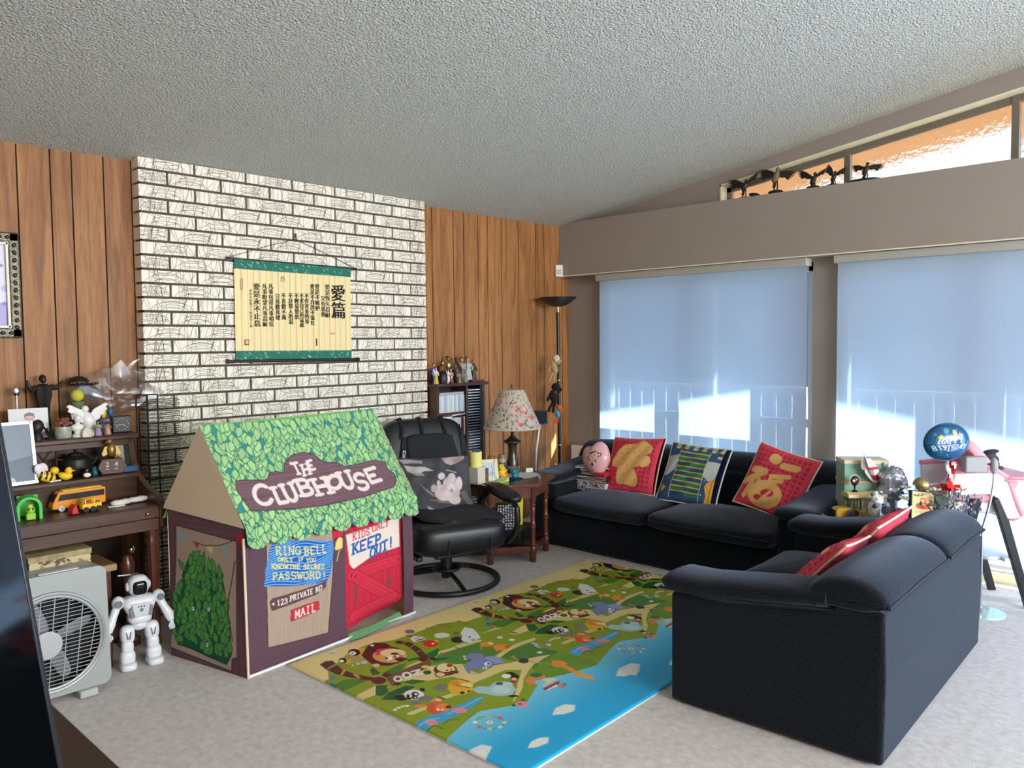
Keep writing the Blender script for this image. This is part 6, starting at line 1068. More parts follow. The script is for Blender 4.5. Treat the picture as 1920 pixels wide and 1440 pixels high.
for z, r_o in ((.500, .010), (.484, .013)): q.tube([(scx(650)+r_o*math.cos(a), -.0045, z+r_o*.8*math.sin(a)) for a in [i*.5236 for i in range(12)]], .0012, 5, closed=True)
q.tube([(scx(262)+.006*math.cos(a), -.0045, .445+.034*math.sin(a)) for a in [i*.3927 for i in range(16)]], .0011, 5, closed=True); q.build('printed_mark', M('ink_brown', (110, 84, 60), rough=.8), st)

# ------------------------------------------------------------------ black wire rack beside the organ
wt = thing('wire_rack', 'tall black wire disc rack standing between organ and chimney', 'rack', (1.645, 4.255, 0))
for x, y in ((0, .0), (.052, -.005), (.058, .0), (.098, -.03)): MB().tube([(x, y, .02), (x, y, 1.20)], .0036, 6).build('upright', m_blackm, wt)
for i in range(52): MB().tube([(.0, 0, .10+.0208*i), (.06, -.01, .10+.0208*i), (.20+.006*(i % 3), -.035, .102+.0208*i), (.215, -.03, .106+.0208*i), (.20+.006*(i % 3), -.02, .111+.0208*i), (.06, .01, .113+.0208*i)], .0018, 5).build('wire_loop', m_blackm, wt)
MB().tube([(0, 0, 1.20), (.1, -.03, 1.20)], .004, 6).tube([(0, 0, .02), (.2, -.03, .02)], .006, 6).build('cross_bar', m_blackm, wt)

# ------------------------------------------------------------------ electric organ
og = thing('organ', 'dark walnut electric organ console against the left panelling loaded with keepsakes', 'organ')
OX0, OX1 = .30, 1.575
def side_prof(): return [(4.41, .0), (4.41, 1.0), (4.13, 1.0), (4.115, .97), (4.11, .93), (4.085, .88), (4.03, .82), (3.93, .775), (3.84, .755), (3.79, .74), (3.76, .70), (3.755, .60), (3.80, .58), (4.22, .58), (4.25, .5), (4.25, 0)]
for x in (OX0, OX1-.03): MB().prism(side_prof(), x, x+.03, 'x').build('side_panel', m_walnut, og, bevel=.003)
MB().b2(OX0-.01, OX1+.015, 4.085, 4.415, .995, 1.02).build('top_board', m_walnut, og, bevel=.006)
MB().b2(OX0+.03, OX1-.03, 4.11, 4.13, .965, .995).build('top_rail', m_walnut, og, bevel=.002)
MB().b2(OX0+.03, OX1-.03, 4.27, 4.285, .835, .995).build('upper_back', m_walnut, og, smooth=False)
MB().b2(OX0+.03, OX1-.03, 4.0, 4.285, .815, .835).build('music_shelf', m_walnut, og, bevel=.003)
MB().prism([(4.03, .705), (4.045, .705), (4.035, .815), (4.02, .815)], OX0+.03, OX1-.03, 'x').build('riser', m_walnut, og, smooth=False)
MB().b2(OX0+.03, OX1-.03, 3.775, 4.04, .685, .705).build('key_cover', m_walnut, og, bevel=.004)
MB().b2(OX0+.03, OX1-.03, 3.765, 3.78, .648, .70).build('front_rail', m_walnut, og, bevel=.002); MB().b2(OX0+.03, OX1-.03, 3.772, 4.24, .59, .645).build('key_bed', m_walnut, og, bevel=.002)
MB().lathe([(0, 0), (.009, .0), (.009, .006), (.006, .012), (0, .014)], 12).build('knob', M('brass', (168, 124, 66), rough=.3, metal=.8), og).matrix_local = Matrix.Translation((1.488, 3.765, .672)) @ Matrix.Rotation(R(90), 4, 'X')
MB().b2(OX0+.03, OX1-.03, 4.25, 4.27, .0, .59).build('lower_panel', M('organ_cloth', (40, 26, 20), rough=.9), og, smooth=False)
MB().b2(OX0+.03, OX1-.12, 4.05, 4.25, .0, .10).build('pedal_box', m_walnut, og, bevel=.004)
legp = [(.0, 0), (.02, .0), (.02, .03), (.026, .04), (.026, .06), (.022, .07), (.024, .30), (.027, .50), (.03, .52), (.03, .54), (.026, .55), (.03, .57), (.03, .59)]
for x in (1.53, .36): o = MB().lathe(legp, 32, fl=lambda a: 1+.06*math.cos(a*8)).build('fluted_leg', m_cherry, og); o.location = (x, 3.812, 0)
bn = thing('organ_bench', 'dark wooden organ bench pushed under the organ behind the box fan', 'bench', (1.0, 3.835, 0))
MB().b2(-.38, .337, -.10, .14, .445, .475).build('bench_top', m_pine, bn, bevel=.003); MB().b2(-.35, .315, -.085, .125, .40, .445).build('apron', m_walnut, bn, bevel=.002)
for x in (-.33, .30):
    for y in (-.07, .11): MB().lathe([(.014, 0), (.019, .01), (.014, .03), (.017, .10), (.02, .25), (.015, .30), (.019, .34), (.019, .41)], 14).build('leg', m_cherry, bn).location = (x, y, 0)
c = Canvas(.24, .095, .003, (196, 180, 138)); r = random.Random(8)
for i in range(34):
    x, y = r.uniform(0, .24), r.uniform(0, .095); a = r.uniform(0, 6.3); c.leaf(x, y, r.uniform(.02, .045), r.uniform(.01, .02), a, r.choice([(112, 92, 60), (136, 122, 80), (90, 78, 56), (150, 110, 76)]))
fb = thing('keepsake_box', 'box covered in brown leaf patterned paper on the bench behind the fan', 'box', (1.10, 3.712, .476)); MB().b2(-.12, .12, .001, .20, 0, .095).build('body', M('box_brown', (120, 104, 70), rough=.6), fb, smooth=False); c.mesh('patterned_side', lambda u, v: (u-.12, 0*u, .095-v), painted('paper_print', rough=.6), fb)
MB().b2(-.124, .124, -.004, .204, .075, .10).build('lid', M('box_lid', (150, 134, 92), rough=.6, noise=.4, nsc=30), fb, bevel=.002)

# ------------------------------------------------------------------ box fan
m_fan = M('fan_white', (156, 162, 156), rough=.4); m_fang = M('fan_grille', (176, 178, 178), rough=.35, metal=.4)
fn = thing('box_fan', 'white box fan on the floor between television and robot', 'fan', (1.005, 3.525, 0), R(-1.5)); fn.rotation_euler = (R(-3), 0, R(-1.5))
q = MB(); out = rrect(.435, .50, .035, 6, 0, .282); n_ = 64; ring = [(.205*math.cos(2*math.pi*i/n_), .255+.205*math.sin(2*math.pi*i/n_)) for i in range(n_)]
# front face with a round opening: outline points matched to the ring by angle
def ringpt(p): a = math.atan2(p[1]-.255, p[0]); return (.205*math.cos(a), .255+.205*math.sin(a))
dense = []
for i in range(len(out)):
    a, b = out[i], out[(i+1) % len(out)]; m_ = max(1, int(math.hypot(a[0]-b[0], a[1]-b[1])/.02))
    for k in range(m_): dense.append((a[0]+(b[0]-a[0])*k/m_, a[1]+(b[1]-a[1])*k/m_))
K = len(dense); vs = [(x, 0, z) for x, z in dense]+[(ringpt(p)[0], 0, ringpt(p)[1]) for p in dense]+[(ringpt(p)[0]*.98, .03, .255+(ringpt(p)[1]-.255)*.98) for p in dense]+[(x, .165, z) for x, z in dense]
fs = []
for i in range(K): j = (i+1) % K; fs += [(i, j, K+j, K+i), (K+i, K+j, 2*K+j, 2*K+i), (i, 3*K+i, 3*K+j, j)]
fs.append(tuple(3*K+i for i in range(K))); q.raw(vs, fs); q.build('housing', m_fan, fn, angle=30)
MB().b2(-.19, .19, .09, .10, .07, .45).build('dark_interior', M('fan_dark', (22, 22, 24), rough=.8), fn, smooth=False)
q = MB()
for rr_ in (.198, .186): q.tube([(rr_*math.cos(2*math.pi*i/48), -.004, .255+rr_*math.sin(2*math.pi*i/48)) for i in range(48)], .0065, 8, closed=True)
q.build('grille_ring', m_fang, fn)
q = MB(); Rr = .182
for i in range(-11, 12):
    z = i*.0155; h_ = math.sqrt(max(0, Rr*Rr-z*z))
    if h_ > .01: q.tube([(-h_, -.002, .255+z), (h_, -.002, .255+z)], .0019, 5)
for i in range(-3, 4):
    x = i*.052; h_ = math.sqrt(max(0, Rr*Rr-x*x)); q.tube([(x-.02, .001, .255-h_), (x+.02, .001, .255+h_)], .0022, 5)
q.build('grille_bars', m_fang, fn)
MB().lathe([(0, .0), (.026, .0), (.03, -.004), (.052, -.002), (.055, .01)], 28).build('hub', m_fang, fn).matrix_local = Matrix.Translation((-.02, -.004, .252)) @ Matrix.Rotation(R(90), 4, 'X')
for k in range(4):
    a = R(20+90*k); MB().ell((0, 0, 0), (.075, .004, .03), 14, 8, 0, None, .8, .8).build('blade', M('blade_grey', (150, 154, 158), rough=.4), fn).matrix_local = Matrix.Translation((-.0+.10*math.cos(a), .045, .255+.10*math.sin(a))) @ Matrix.Rotation(-a, 4, 'Y') @ Matrix.Rotation(R(28), 4, 'X')
for x in (-.14, .12): MB().b2(x-.035, x+.035, -.03, .17, .002, .034).build('foot', M('fan_foot', (176, 178, 170), rough=.5), fn, bevel=.006)
MB().b2(-.03, .12, .02, .06, .530, .536).build('control_strip', M('fan_strip', (210, 210, 206), rough=.5), fn, bevel=.002)

# ------------------------------------------------------------------ toy robot and the statuette behind it
m_rw = M('robot_white', (226, 228, 232), rough=.35); m_rg = M('robot_grey', (120, 124, 130), rough=.45); m_blk = M('robot_visor', (14, 14, 16), rough=.12)
rt = thing('toy_robot', 'white toy robot with a black visor standing on the carpet before the organ leg', 'robot', (1.405, 3.685, 0), R(-8))
q = MB(); q.ell((0, 0, .272), (.062, .045, .055), 20, 14, 0, None, .6, .5, bend=lambda p: (p.x*(1+.35*p.z/.055), p.y, p.z)); q.ell((0, -.006, .225), (.05, .042, .022), 18, 10, 0, None, .6, .6); q.ell((0, 0, .19), (.035, .03, .026), 16, 10); rb_ = q.build('torso', m_rw, rt)
MB().prism([(-.04, .30), (.04, .30), (.028, .238), (-.028, .238)], -.052, -.044, 'y').build('chest_plate', M('robot_pale', (206, 208, 212), rough=.4), rb_, bevel=.003)
q = MB()
for x in (-.012, 0, .012): q.ell((x, -.053, .286), (.0035, .002, .0035), 8, 6)
q.build('chest_buttons', m_blk, rb_); MB().lathe([(0, 0), (.008, 0), (.008, .002), (0, .003)], 14).build('badge', M('badge_teal', (80, 130, 150), rough=.4), rb_).matrix_local = Matrix.Translation((0, -.052, .27)) @ Matrix.Rotation(R(90), 4, 'X')
for s_ in (-1, 1): MB().prism([(s_*.036, .29), (s_*.05, .28), (s_*.044, .235), (s_*.03, .24)], -.05, -.043, 'y').build('side_plate', m_rg, rb_)
q = MB(); q.ell((0, 0, .372), (.045, .042, .046), 20, 14, 0, None, .75, .75); q.lathe([(.018, .318), (.02, .335)], 12); rh_ = q.build('head', m_rw, rt)
MB().ell((0, -.026, .366), (.031, .022, .033), 18, 12, 0, None, .6, .55).build('visor', m_blk, rh_)
for s_ in (-1, 1): MB().ell((s_*.045, 0, .37), (.009, .018, .02), 12, 8).build('ear_disc', m_rw, rh_)
for s_ in (-1, 1):
    q = MB(); q.ell((s_*.085, 0, .305), (.028, .03, .03), 16, 10); q.tube([(s_*.09, 0, .29), (s_*.108, -.006, .25), (s_*.125, -.018, .215), (s_*.132, -.024, .185)], .018, 12, radii=[.018, .018, .022, .014]); ra_ = q.build('arm', m_rw, rt)
    MB().lathe([(.016, 0), (.016, .003), (.012, .004), (.008, .002), (.008, .005), (0, .005)], 16).build('shoulder_ring', m_rg, ra_).matrix_local = Matrix.Translation((s_*.088, -.028, .307)) @ Matrix.Rotation(R(90), 4, 'X')
    q = MB(); q.ell((s_*.134, -.026, .175), (.010, .009, .012), 10, 8)
    for k in range(4): q.tube([(s_*.134+(k-1.5)*.0052, -.03, .168), (s_*.134+(k-1.5)*.006, -.034, .156), (s_*.134+(k-1.5)*.0055, -.03, .147)], .0028, 6)
    q.tube([(s_*.124, -.03, .174), (s_*.119, -.036, .165), (s_*.121, -.037, .157)], .003, 6); q.build('hand', m_rw, ra_)
    q = MB(); q.ell((s_*.052, 0, .155), (.031, .03, .042), 16, 12, 0, None, .7, .7); q.ell((s_*.054, -.003, .100), (.026, .026, .035), 16, 12, 0, None, .7, .7); q.ell((s_*.056, -.006, .055), (.033, .034, .034), 16, 12, 0, None, .7, .7); q.ell((s_*.057, -.014, .018), (.036, .05, .018), 16, 10, 0, None, .5, .6); rl_ = q.build('leg', m_rw, rt)
    q = MB()
    for d in (-.007, .007): q.tube([(s_*.052+d*1.4, -.028, .172), (s_*.052+d*.5, -.032, .14)], .003, 6)
    q.build('thigh_slot', m_rg, rl_)
sx_ = thing('statuette', 'dark brown statuette with a silver head standing behind the toy robot', 'statuette', (1.47, 3.98, 0))
MB().lathe([(.0, 0), (.05, 0), (.05, .03), (.02, .05), (.015, .28), (.03, .34), (.035, .40), (.02, .44), (0, .45)], 18).build('body', m_cherry, sx_); m_chr = M('chrome_bright', (214, 214, 214), rough=.15, metal=1); MB().ell((.018, -.01, .468), (.018, .016, .02), 14, 10).build('head', m_chr, sx_); MB().tube([(-.06, -.04, .36), (-.01, -.05, .357), (.03, -.05, .352)], .006, 8).build('silver_bar', m_chr, sx_)
# ------------------------------------------------------------------ keepsakes on the organ
TOPZ, MIDZ, KEYZ = 1.0205, .8355, .7055
m_bz = M('dark_bronze_cast', (44, 40, 38), rough=.45, metal=.4); m_porc = M('white_porcelain', (226, 222, 216), rough=.25); m_silver = M('bright_silver', (206, 206, 204), rough=.18, metal=1)
m_yel = M('toy_yellow', (240, 200, 40), rough=.4); m_org = M('toy_orange', (236, 150, 40), rough=.4); m_grn = M('toy_green', (70, 190, 70), rough=.45); m_blu = M('toy_blue', (30, 90, 130), rough=.45); m_red = M('toy_scarlet', (200, 36, 40), rough=.4); m_bk = M('toy_black', (18, 18, 20), rough=.35); m_wht = M('toy_white', (232, 232, 228), rough=.4); m_skin = M('figurine_skin', (206, 160, 132), rough=.6); m_brn = M('figurine_brown', (86, 58, 40), rough=.6); m_gold = M('old_gold', (160, 130, 70), rough=.35, metal=.7); m_gry = M('figurine_grey', (120, 122, 120), rough=.6); m_tl = M('toy_teal', (40, 130, 140), rough=.5)
m_clear = glass_mat('clear_plastic', (.94, .95, .95, 1), .03)

t = thing('framed_photo', 'large silver and black photo frame leaning on the organ behind the television', 'photo frame', (1.0, 3.965, MIDZ-.001)); t.rotation_euler = (R(-10), 0, R(3)); t.location = (1.02, 4.03, MIDZ+.002)
q = MB()
for a in (-.09, .09): q.b2(a-.007, a+.007, -.006, .008, 0, .285)
for b in (.007, .278): q.b2(-.09, .09, -.006, .008, b-.007, b+.007)
q.build('frame', M('frame_silver', (186, 188, 186), rough=.3, metal=.6), t); c = Canvas(.166, .271, .005, (110, 122, 134)); c.poly([(0, .18), (.17, .15), (.17, .28), (0, .28)], (70, 86, 104)); c.circ(.07, .26, .02, (170, 180, 190)); c.ell((.03, .11), (.02, 0), (0, .03), (190, 196, 196))
c.mesh('photo', lambda u, v: (u-.083, -.002+0*u, .278-v), painted('glossy_print'), t); MB().b2(-.083, .083, 0, .006, .007, .278).build('backing', m_bk, t, smooth=False)
t = thing('photo_print', 'unframed photo of a dark-haired man in blue propped on the organ top', 'photo', (1.145, 4.235, TOPZ)); t.rotation_euler = (R(-8), 0, R(-4))
c = Canvas(.165, .145, .0025, (196, 196, 194)); c.poly([(.05, .145), (.06, .10), (.085, .085), (.115, .10), (.13, .145)], (50, 86, 104)); c.ell((.086, .058), (.021, 0), (0, .030), (198, 142, 122)); c.poly([(.064, .05), (.066, .026), (.086, .018), (.106, .026), (.108, .05), (.10, .036), (.072, .036)], (44, 34, 30)); c.stroke([(.076, .05), (.082, .05)], .003, (60, 40, 36)); c.stroke([(.091, .05), (.097, .05)], .003, (60, 40, 36)); c.stroke([(.079, .073), (.093, .073)], .003, (150, 90, 84)); c.stroke([(.086, .055), (.084, .064)], .002, (170, 116, 98))
c.mesh('print', lambda u, v: (u-.0825, 0*u, .145-v), painted('glossy_print'), t); MB().b2(-.0825, .0825, .0004, .002, 0, .145).build('card', m_wht, t, smooth=False)
t = thing('spoon', 'polished silver spoon ornament standing upright behind the photo print', 'ornament', (1.12, 4.33, TOPZ)); q = MB(); q.ell((0, 0, .225), (.017, .010, .025), 16, 10); q.build('bowl', m_silver, t); MB().tube([(0, 0, .0), (0, 0, .10), (0, 0, .205)], .006, 10, radii=[.012, .005, .006]).lathe([(.0, 0), (.022, 0), (.02, .008), (.006, .015)], 14).build('handle', m_silver, t)
t = thing('statue', 'dark bronze robed statue with both arms raised at the back of the organ', 'statue', (1.237, 4.335, TOPZ))
q = MB(); q.lathe([(.0, 0), (.04, 0), (.042, .02), (.03, .03), (.028, .06), (.024, .10), (.028, .16), (.038, .20), (.035, .24), (.015, .255)], 20, fl=lambda a: 1+.10*math.sin(a*7)); q.tube([(.03, 0, .235), (.06, -.01, .235), (.075, -.015, .25), (.085, -.02, .265)], .011, 8, radii=[.016, .013, .010, .006]); q.tube([(-.03, 0, .235), (-.055, -.01, .225), (-.07, -.02, .245), (-.072, -.02, .275)], .011, 8, radii=[.016, .013, .010, .006]); q.build('robed_figure', m_bz, t)
MB().ell((0, -.006, .275), (.014, .015, .019), 14, 10).ell((0, .004, .28), (.017, .015, .02), 12, 8).build('head', m_bz, t)
cs = thing('display_case', 'clear plastic display box holding a yellow ball at the back of the organ', 'case', (1.41, 4.335, TOPZ))
q = MB()
for (cx, cy, sx, sy) in ((-.08, 0, .003, .14), (.08, 0, .003, .14), (0, -.07, .163, .003), (0, .07, .163, .003)): q.box((cx, cy, .118), (sx, sy, .236))
q.box((0, 0, .237), (.166, .146, .003)); q.build('clear_walls', m_clear, cs, smooth=False); MB().box((0, 0, .04), (.15, .13, .08)).build('plinth', M('case_plinth', (50, 40, 34), rough=.5), cs, bevel=.003)
q = MB(); q.ell((0, 0, 0), (.031, .031, .031), 20, 14); solo(q.build('yellow_ball', M('tennis_yellow', (226, 214, 60), rough=.8)), 'yellow ball inside the clear display box', 'ball', (1.385, 4.32, TOPZ+.19)); solo(MB().lathe([(.0, 0), (.022, 0), (.026, .018), (.022, .04), (.025, .04), (.030, .078), (.024, .079)], 16).build('ball_stand', M('stand_green', (110, 130, 90), rough=.5)), 'green stand under the yellow ball in the display box', 'stand', (1.385, 4.32, TOPZ+.081))
t = thing('cap', 'black cap with gold braid resting on top of the clear display box', 'cap', (1.405, 4.33, TOPZ+.2395)); MB().ell((-.005, .01, .012), (.05, .045, .036), 20, 10, bend=lambda p: (p.x, p.y, max(p.z, -.011))).build('crown', m_bk, t); MB().ell((.01, -.015, .006), (.075, .05, .007), 20, 8).build('brim', m_bk, t)
q = MB()
for i in range(9): a = R(200+20*i); q.ell((.01+.064*math.cos(a), -.015+.04*math.sin(a), .014), (.008, .006, .004), 8, 6)
q.build('gold_braid', m_gold, t)
# crumpled clear bag
bm_ = MB(); rr = random.Random(12); n, k = 30, 18; vs = []; fs = []
for i in range(k+1):
    f = i/k
    for j in range(n):
        a = 2*math.pi*j/n; sz_ = .05+.10*math.sin(min(1, f*1.15)*math.pi)**.7; e = 1+.22*math.sin(a*3+f*9)+.14*math.sin(a*7-f*14)+rr.uniform(-.10, .10)
        vs.append((sz_*1.1*e*math.cos(a)+.17*f*f-.02+.06*math.sin(f*5), sz_*.42*e*math.sin(a), .24*f+.05*math.sin(a*2+f*3)*f+rr.uniform(-.008, .008)))
for i in range(k):
    for j in range(n): fs.append((i*n+j, i*n+(j+1) % n, (i+1)*n+(j+1) % n, (i+1)*n+j))
mclear2 = glass_mat('bag_film', (.93, .92, .91, 1), .13); mclear2.node_tree.nodes['Glossy BSDF'].inputs['Roughness'].default_value = .28
bm_.raw(vs, fs); solo(bm_.build('plastic_bag', mclear2, smooth=True, angle=25), 'crumpled clear plastic bag spilling over the right end of the organ top', 'bag', (1.545, 4.31, TOPZ+.08))
t = thing('dove_figurine', 'white porcelain dove figurine with spread wings on the organ top', 'figurine', (1.39, 4.20, TOPZ))
q = MB(); q.ell((0, 0, .07), (.034, .03, .05), 18, 12, 0, (0, R(-25), 0)); q.ell((-.012, -.004, .128), (.017, .016, .018), 14, 10); q.lathe([(.0, 0), (.045, 0), (.042, .015), (.02, .03)], 18); q.tube([(-.024, -.006, .126), (-.038, -.01, .122)], .004, 6, radii=[.005, .001]); q.build('body', m_porc, t)
for s_ in (-1, 1):
    P = [(0, .08), (s_*.03, .125), (s_*.085, .155), (s_*.10, .145), (s_*.088, .135), (s_*.095, .12), (s_*.078, .112), (s_*.082, .098), (s_*.062, .092), (s_*.06, .078), (s_*.03, .06)]
    MB().prism(P, -.008+.01*s_, .004+.01*s_, 'y').build('wing', m_porc, t, bevel=.003)
t = thing('bust', 'small white plaster bust of a curly-haired man before the dove', 'bust', (1.325, 4.145, TOPZ)); q = MB(); q.lathe([(.0, 0), (.026, 0), (.026, .01), (.016, .018), (.018, .03)], 18); q.ell((0, 0, .045), (.03, .018, .02), 16, 10); q.lathe([(.012, .055), (.011, .07)], 12); q.build('shoulders', m_porc, t); q = MB(); q.ell((0, -.002, .086), (.016, .019, .023), 16, 12); q.ell((0, -.022, .083), (.003, .004, .005), 8, 6); q.ell((-.006, -.018, .09), (.003, .002, .002), 8, 6); q.ell((.006, -.018, .09), (.003, .002, .002), 8, 6); q.build('head', m_porc, t); q = MB()
for i in range(22): a = rr.uniform(0, 6.28); b = rr.uniform(-.2, 1.4); q.ell((.018*math.cos(a)*math.cos(b), .004+.018*abs(math.sin(a))*math.cos(b), .09+.021*math.sin(b)), (.006, .006, .006), 8, 6)
q.build('curls', m_porc, t)
t = thing('pot', 'small pale pot crowded with brown coral on the organ top', 'pot', (1.262, 4.15, TOPZ)); MB().lathe([(.0, 0), (.034, 0), (.038, .03), (.036, .055), (.032, .055), (.0, .05)], 22).build('bowl', M('pot_glaze', (150, 156, 140), rough=.3, noise=.3, nsc=40), t); q = MB()
for i in range(26): a = rr.uniform(0, 6.28); d = rr.uniform(0, .034); q.ell((d*math.cos(a), d*math.sin(a), .062+rr.uniform(0, .035)), (rr.uniform(.008, .014), rr.uniform(.006, .01), rr.uniform(.006, .012)), 8, 6, 0, (rr.uniform(0, 3), 0, 0))
q.build('coral', M('coral_brown', (126, 74, 52), rough=.8), t)
t = thing('dark_bust', 'black carved head with a veil in front of the photo print', 'carving', (1.155, 4.16, TOPZ)); q = MB(); q.ell((0, 0, .06), (.028, .026, .036), 16, 12, 0, (0, .3, 0)); q.lathe([(.0, 0), (.026, 0), (.022, .02), (.014, .035)], 16); q.ell((-.022, -.012, .055), (.008, .007, .01), 8, 6); q.build('carved_head', m_bz, t)
t = thing('creature_carving', 'small twisted dark root carving beside the coral pot', 'carving', (1.208, 4.16, TOPZ)); q = MB()
for i in range(7): a = rr.uniform(0, 6.28); q.tube([(0, 0, .006), (.015*math.cos(a), .015*math.sin(a), .022+rr.uniform(0, .02)), (.024*math.cos(a+1), .02*math.sin(a+1), .03+rr.uniform(0, .03))], .005, 7, radii=[.007, .005, .002])
q.lathe([(0, 0), (.024, 0), (.02, .008), (0, .01)], 14); q.build('roots', m_bz, t)
q = MB(); q.lathe([(.0, 0), (.026, 0), (.03, .012), (.022, .03), (.008, .045), (0, .05)], 20, fl=lambda a: 1+.15*math.cos(a*5)); solo(q.build('seashell', M('shell', (220, 212, 194), rough=.5)), 'cream seashell lying at the front edge of the organ top', 'shell', (1.355, 4.112, TOPZ), rot=None)
def person_fig(name, label, loc, h, robe, top, hair, skin=None, wide=1.0, group=None, extra=None, cat='figurine'):
    """small standing figurine: robe or legs, upper body with arms, head, hair"""
    t = thing(name, label, cat, loc, rnd.uniform(-.4, .1), group); k = h/.16
    q = MB(); q.lathe([(.0, 0), (.024*wide*k, 0), (.023*wide*k, .01*k), (.018*wide*k, .05*k), (.014*wide*k, .085*k), (.0, .09*k)], 14, fl=lambda a: 1+.06*math.cos(a*6)); q.build('robe', robe, t)
    q = MB(); q.ell((0, 0, .10*k), (.018*wide*k, .012*k, .026*k), 12, 8)
    for s_ in (-1, 1): q.tube([(s_*.016*wide*k, 0, .115*k), (s_*.024*wide*k, -.004*k, .09*k), (s_*.016*wide*k, -.016*k, .075*k)], .006*k, 7)
    q.build('torso', top, t)
    MB().ell((0, -.001*k, .14*k), (.0095*k, .011*k, .0125*k), 12, 8).build('head', skin or m_skin, t)
    MB().ell((0, .003*k, .145*k), (.0115*k, .011*k, .0125*k), 12, 8).build('hair', hair, t)
    if extra: extra(t, k)
    return t
person_fig('lady_figurine', 'pink and green seated lady figurine left of the other two before the clock', (1.415, 4.14, TOPZ), .07, M('fig_violet', (150, 130, 170), rough=.5), M('fig_green', (120, 150, 90), rough=.5), m_brn, wide=1.7)
person_fig('lady_figurine', 'pink lady figurine with a wide dark hat beside the black clock', (1.462, 4.145, TOPZ), .06, M('fig_blush', (190, 140, 126), rough=.5), M('fig_tan', (170, 120, 90), rough=.5), m_brn, wide=1.8, extra=lambda t, k: MB().lathe([(0, .149*k), (.075*k, .146*k), (.07*k, .152*k), (.02*k, .158*k), (.018*k, .17*k), (0, .17*k)], 20).build('hat', m_bz, t))
t = thing('scene_figurine', 'painted porcelain couple in blue and yellow behind the clock on a violet base', 'figurine', (1.50, 4.265, TOPZ)); MB().lathe([(0, 0), (.045, 0), (.05, .03), (.045, .07), (0, .075)], 22).build('base', M('fig_lilac', (110, 98, 120), rough=.4), t)
for x, m_, c2 in ((-.018, m_yel, m_grn), (.016, m_blu, m_wht)): q = MB(); q.ell((x, -.01, .10), (.014, .012, .028), 12, 8); q.build('dress', m_, t); q = MB(); q.ell((x, -.012, .135), (.009, .009, .011), 12, 8); q.build('head', m_skin, t); q = MB(); q.ell((x, -.008, .140), (.0105, .01, .009), 10, 8); q.build('hair', c2 if x < 0 else m_gold, t)
t = thing('desk_clock', 'square black analogue clock on the right end of the organ top', 'clock', (1.545, 4.19, TOPZ), R(-14)); MB().box((0, 0, .042), (.088, .035, .084)).build('case', m_bk, t, bevel=.004); MB().box((0, -.0185, .042), (.076, .002, .072)).build('dial', M('dial', (24, 26, 28), rough=.4), t, smooth=False)
dl_ = t.children[-1]; q = MB()
for i in range(12): a = R(30*i); q.box((.029*math.sin(a), -.0200, .042+.028*math.cos(a)), (.003, .001, .003))
q.build('hour_marks', m_wht, dl_, smooth=False); q = MB(); q.tube([(0, -.0205, .042), (.016, -.0205, .032)], .0012, 5).build('hour_hand', m_wht, dl_); MB().tube([(0, -.021, .042), (-.024, -.021, .036)], .001, 5).build('minute_hand', m_wht, dl_)
# middle shelf
t = thing('wooden_bracket', 'brown fretwork letter rack on the music shelf behind the bee', 'rack', (1.165, 4.12, MIDZ))
def frame_ring(t, pts, r_, m_): MB().tube([(x, 0, z) for x, z in pts], r_, 6, closed=True).build('fret', m_, t)
frame_ring(t, [(-.06, .004), (.055, .004), (.055, .156), (-.06, .156)], .006, m_walnut); MB().tube([(-.06, 0, .13), (-.02, 0, .12), (.0, 0, .09), (.0, 0, .07), (-.03, 0, .03), (-.06, 0, .02)], .005, 6).tube([(.055, 0, .14), (.02, 0, .12), (.0, 0, .09)], .005, 6).tube([(.055, 0, .02), (.02, 0, .045), (.0, 0, .075)], .005, 6).build('curl', m_walnut, t)
t = thing('teapot', 'dark bronze teapot sculpture at the back of the music shelf', 'teapot', (1.31, 4.14, MIDZ)); MB().lathe([(.0, 0), (.04, 0), (.06, .02), (.068, .05), (.06, .08), (.035, .098), (.0, .10)], 26, fl=lambda a: 1+.03*math.sin(a*9)).build('pot_body', m_bz, t); MB().lathe([(.036, .098), (.03, .108), (.008, .114), (.010, .124), (0, .13)], 18).build('lid', m_bz, t); MB().tube([(.055, 0, .04), (.085, 0, .055), (.098, 0, .085)], .01, 8, radii=[.014, .009, .006]).build('spout', m_bz, t); MB().tube([(-.055, 0, .08), (-.09, 0, .085), (-.095, 0, .05), (-.06, 0, .025)], .006, 8).build('handle', m_bz, t)
t = thing('bee_toy', 'plastic bumblebee toy with white wings at the front of the music shelf', 'toy', (1.15, 4.035, MIDZ)); q = MB(); q.ell((0, 0, .026), (.042, .022, .024), 18, 12, 0, (0, R(18), 0)); q.build('body', m_yel, t)
for x in (-.022, 0, .02): MB().lathe([(.0235, -.004), (.0245, 0), (.0235, .004)], 18).build('stripe', m_bk, t).matrix_local = Matrix.Translation((x-.004, 0, .03-x*.3)) @ Matrix.Rotation(R(90+18), 4, 'Y')
MB().ell((.034, -.004, .05), (.019, .017, .018), 14, 10).build('head', m_yel, t)
for s_, x in ((-1, -.03), (1, -.008)): MB().ell((x, s_*.012, .064), (.02, .005, .026), 14, 8, 0, (0, R(-20), 0)).build('wing', M('bee_wing', (226, 214, 222), rough=.4), t)
MB().box((.03, -.012, .004), (.05, .02, .006), (0, 0, .2)).build('tag', m_wht, t)
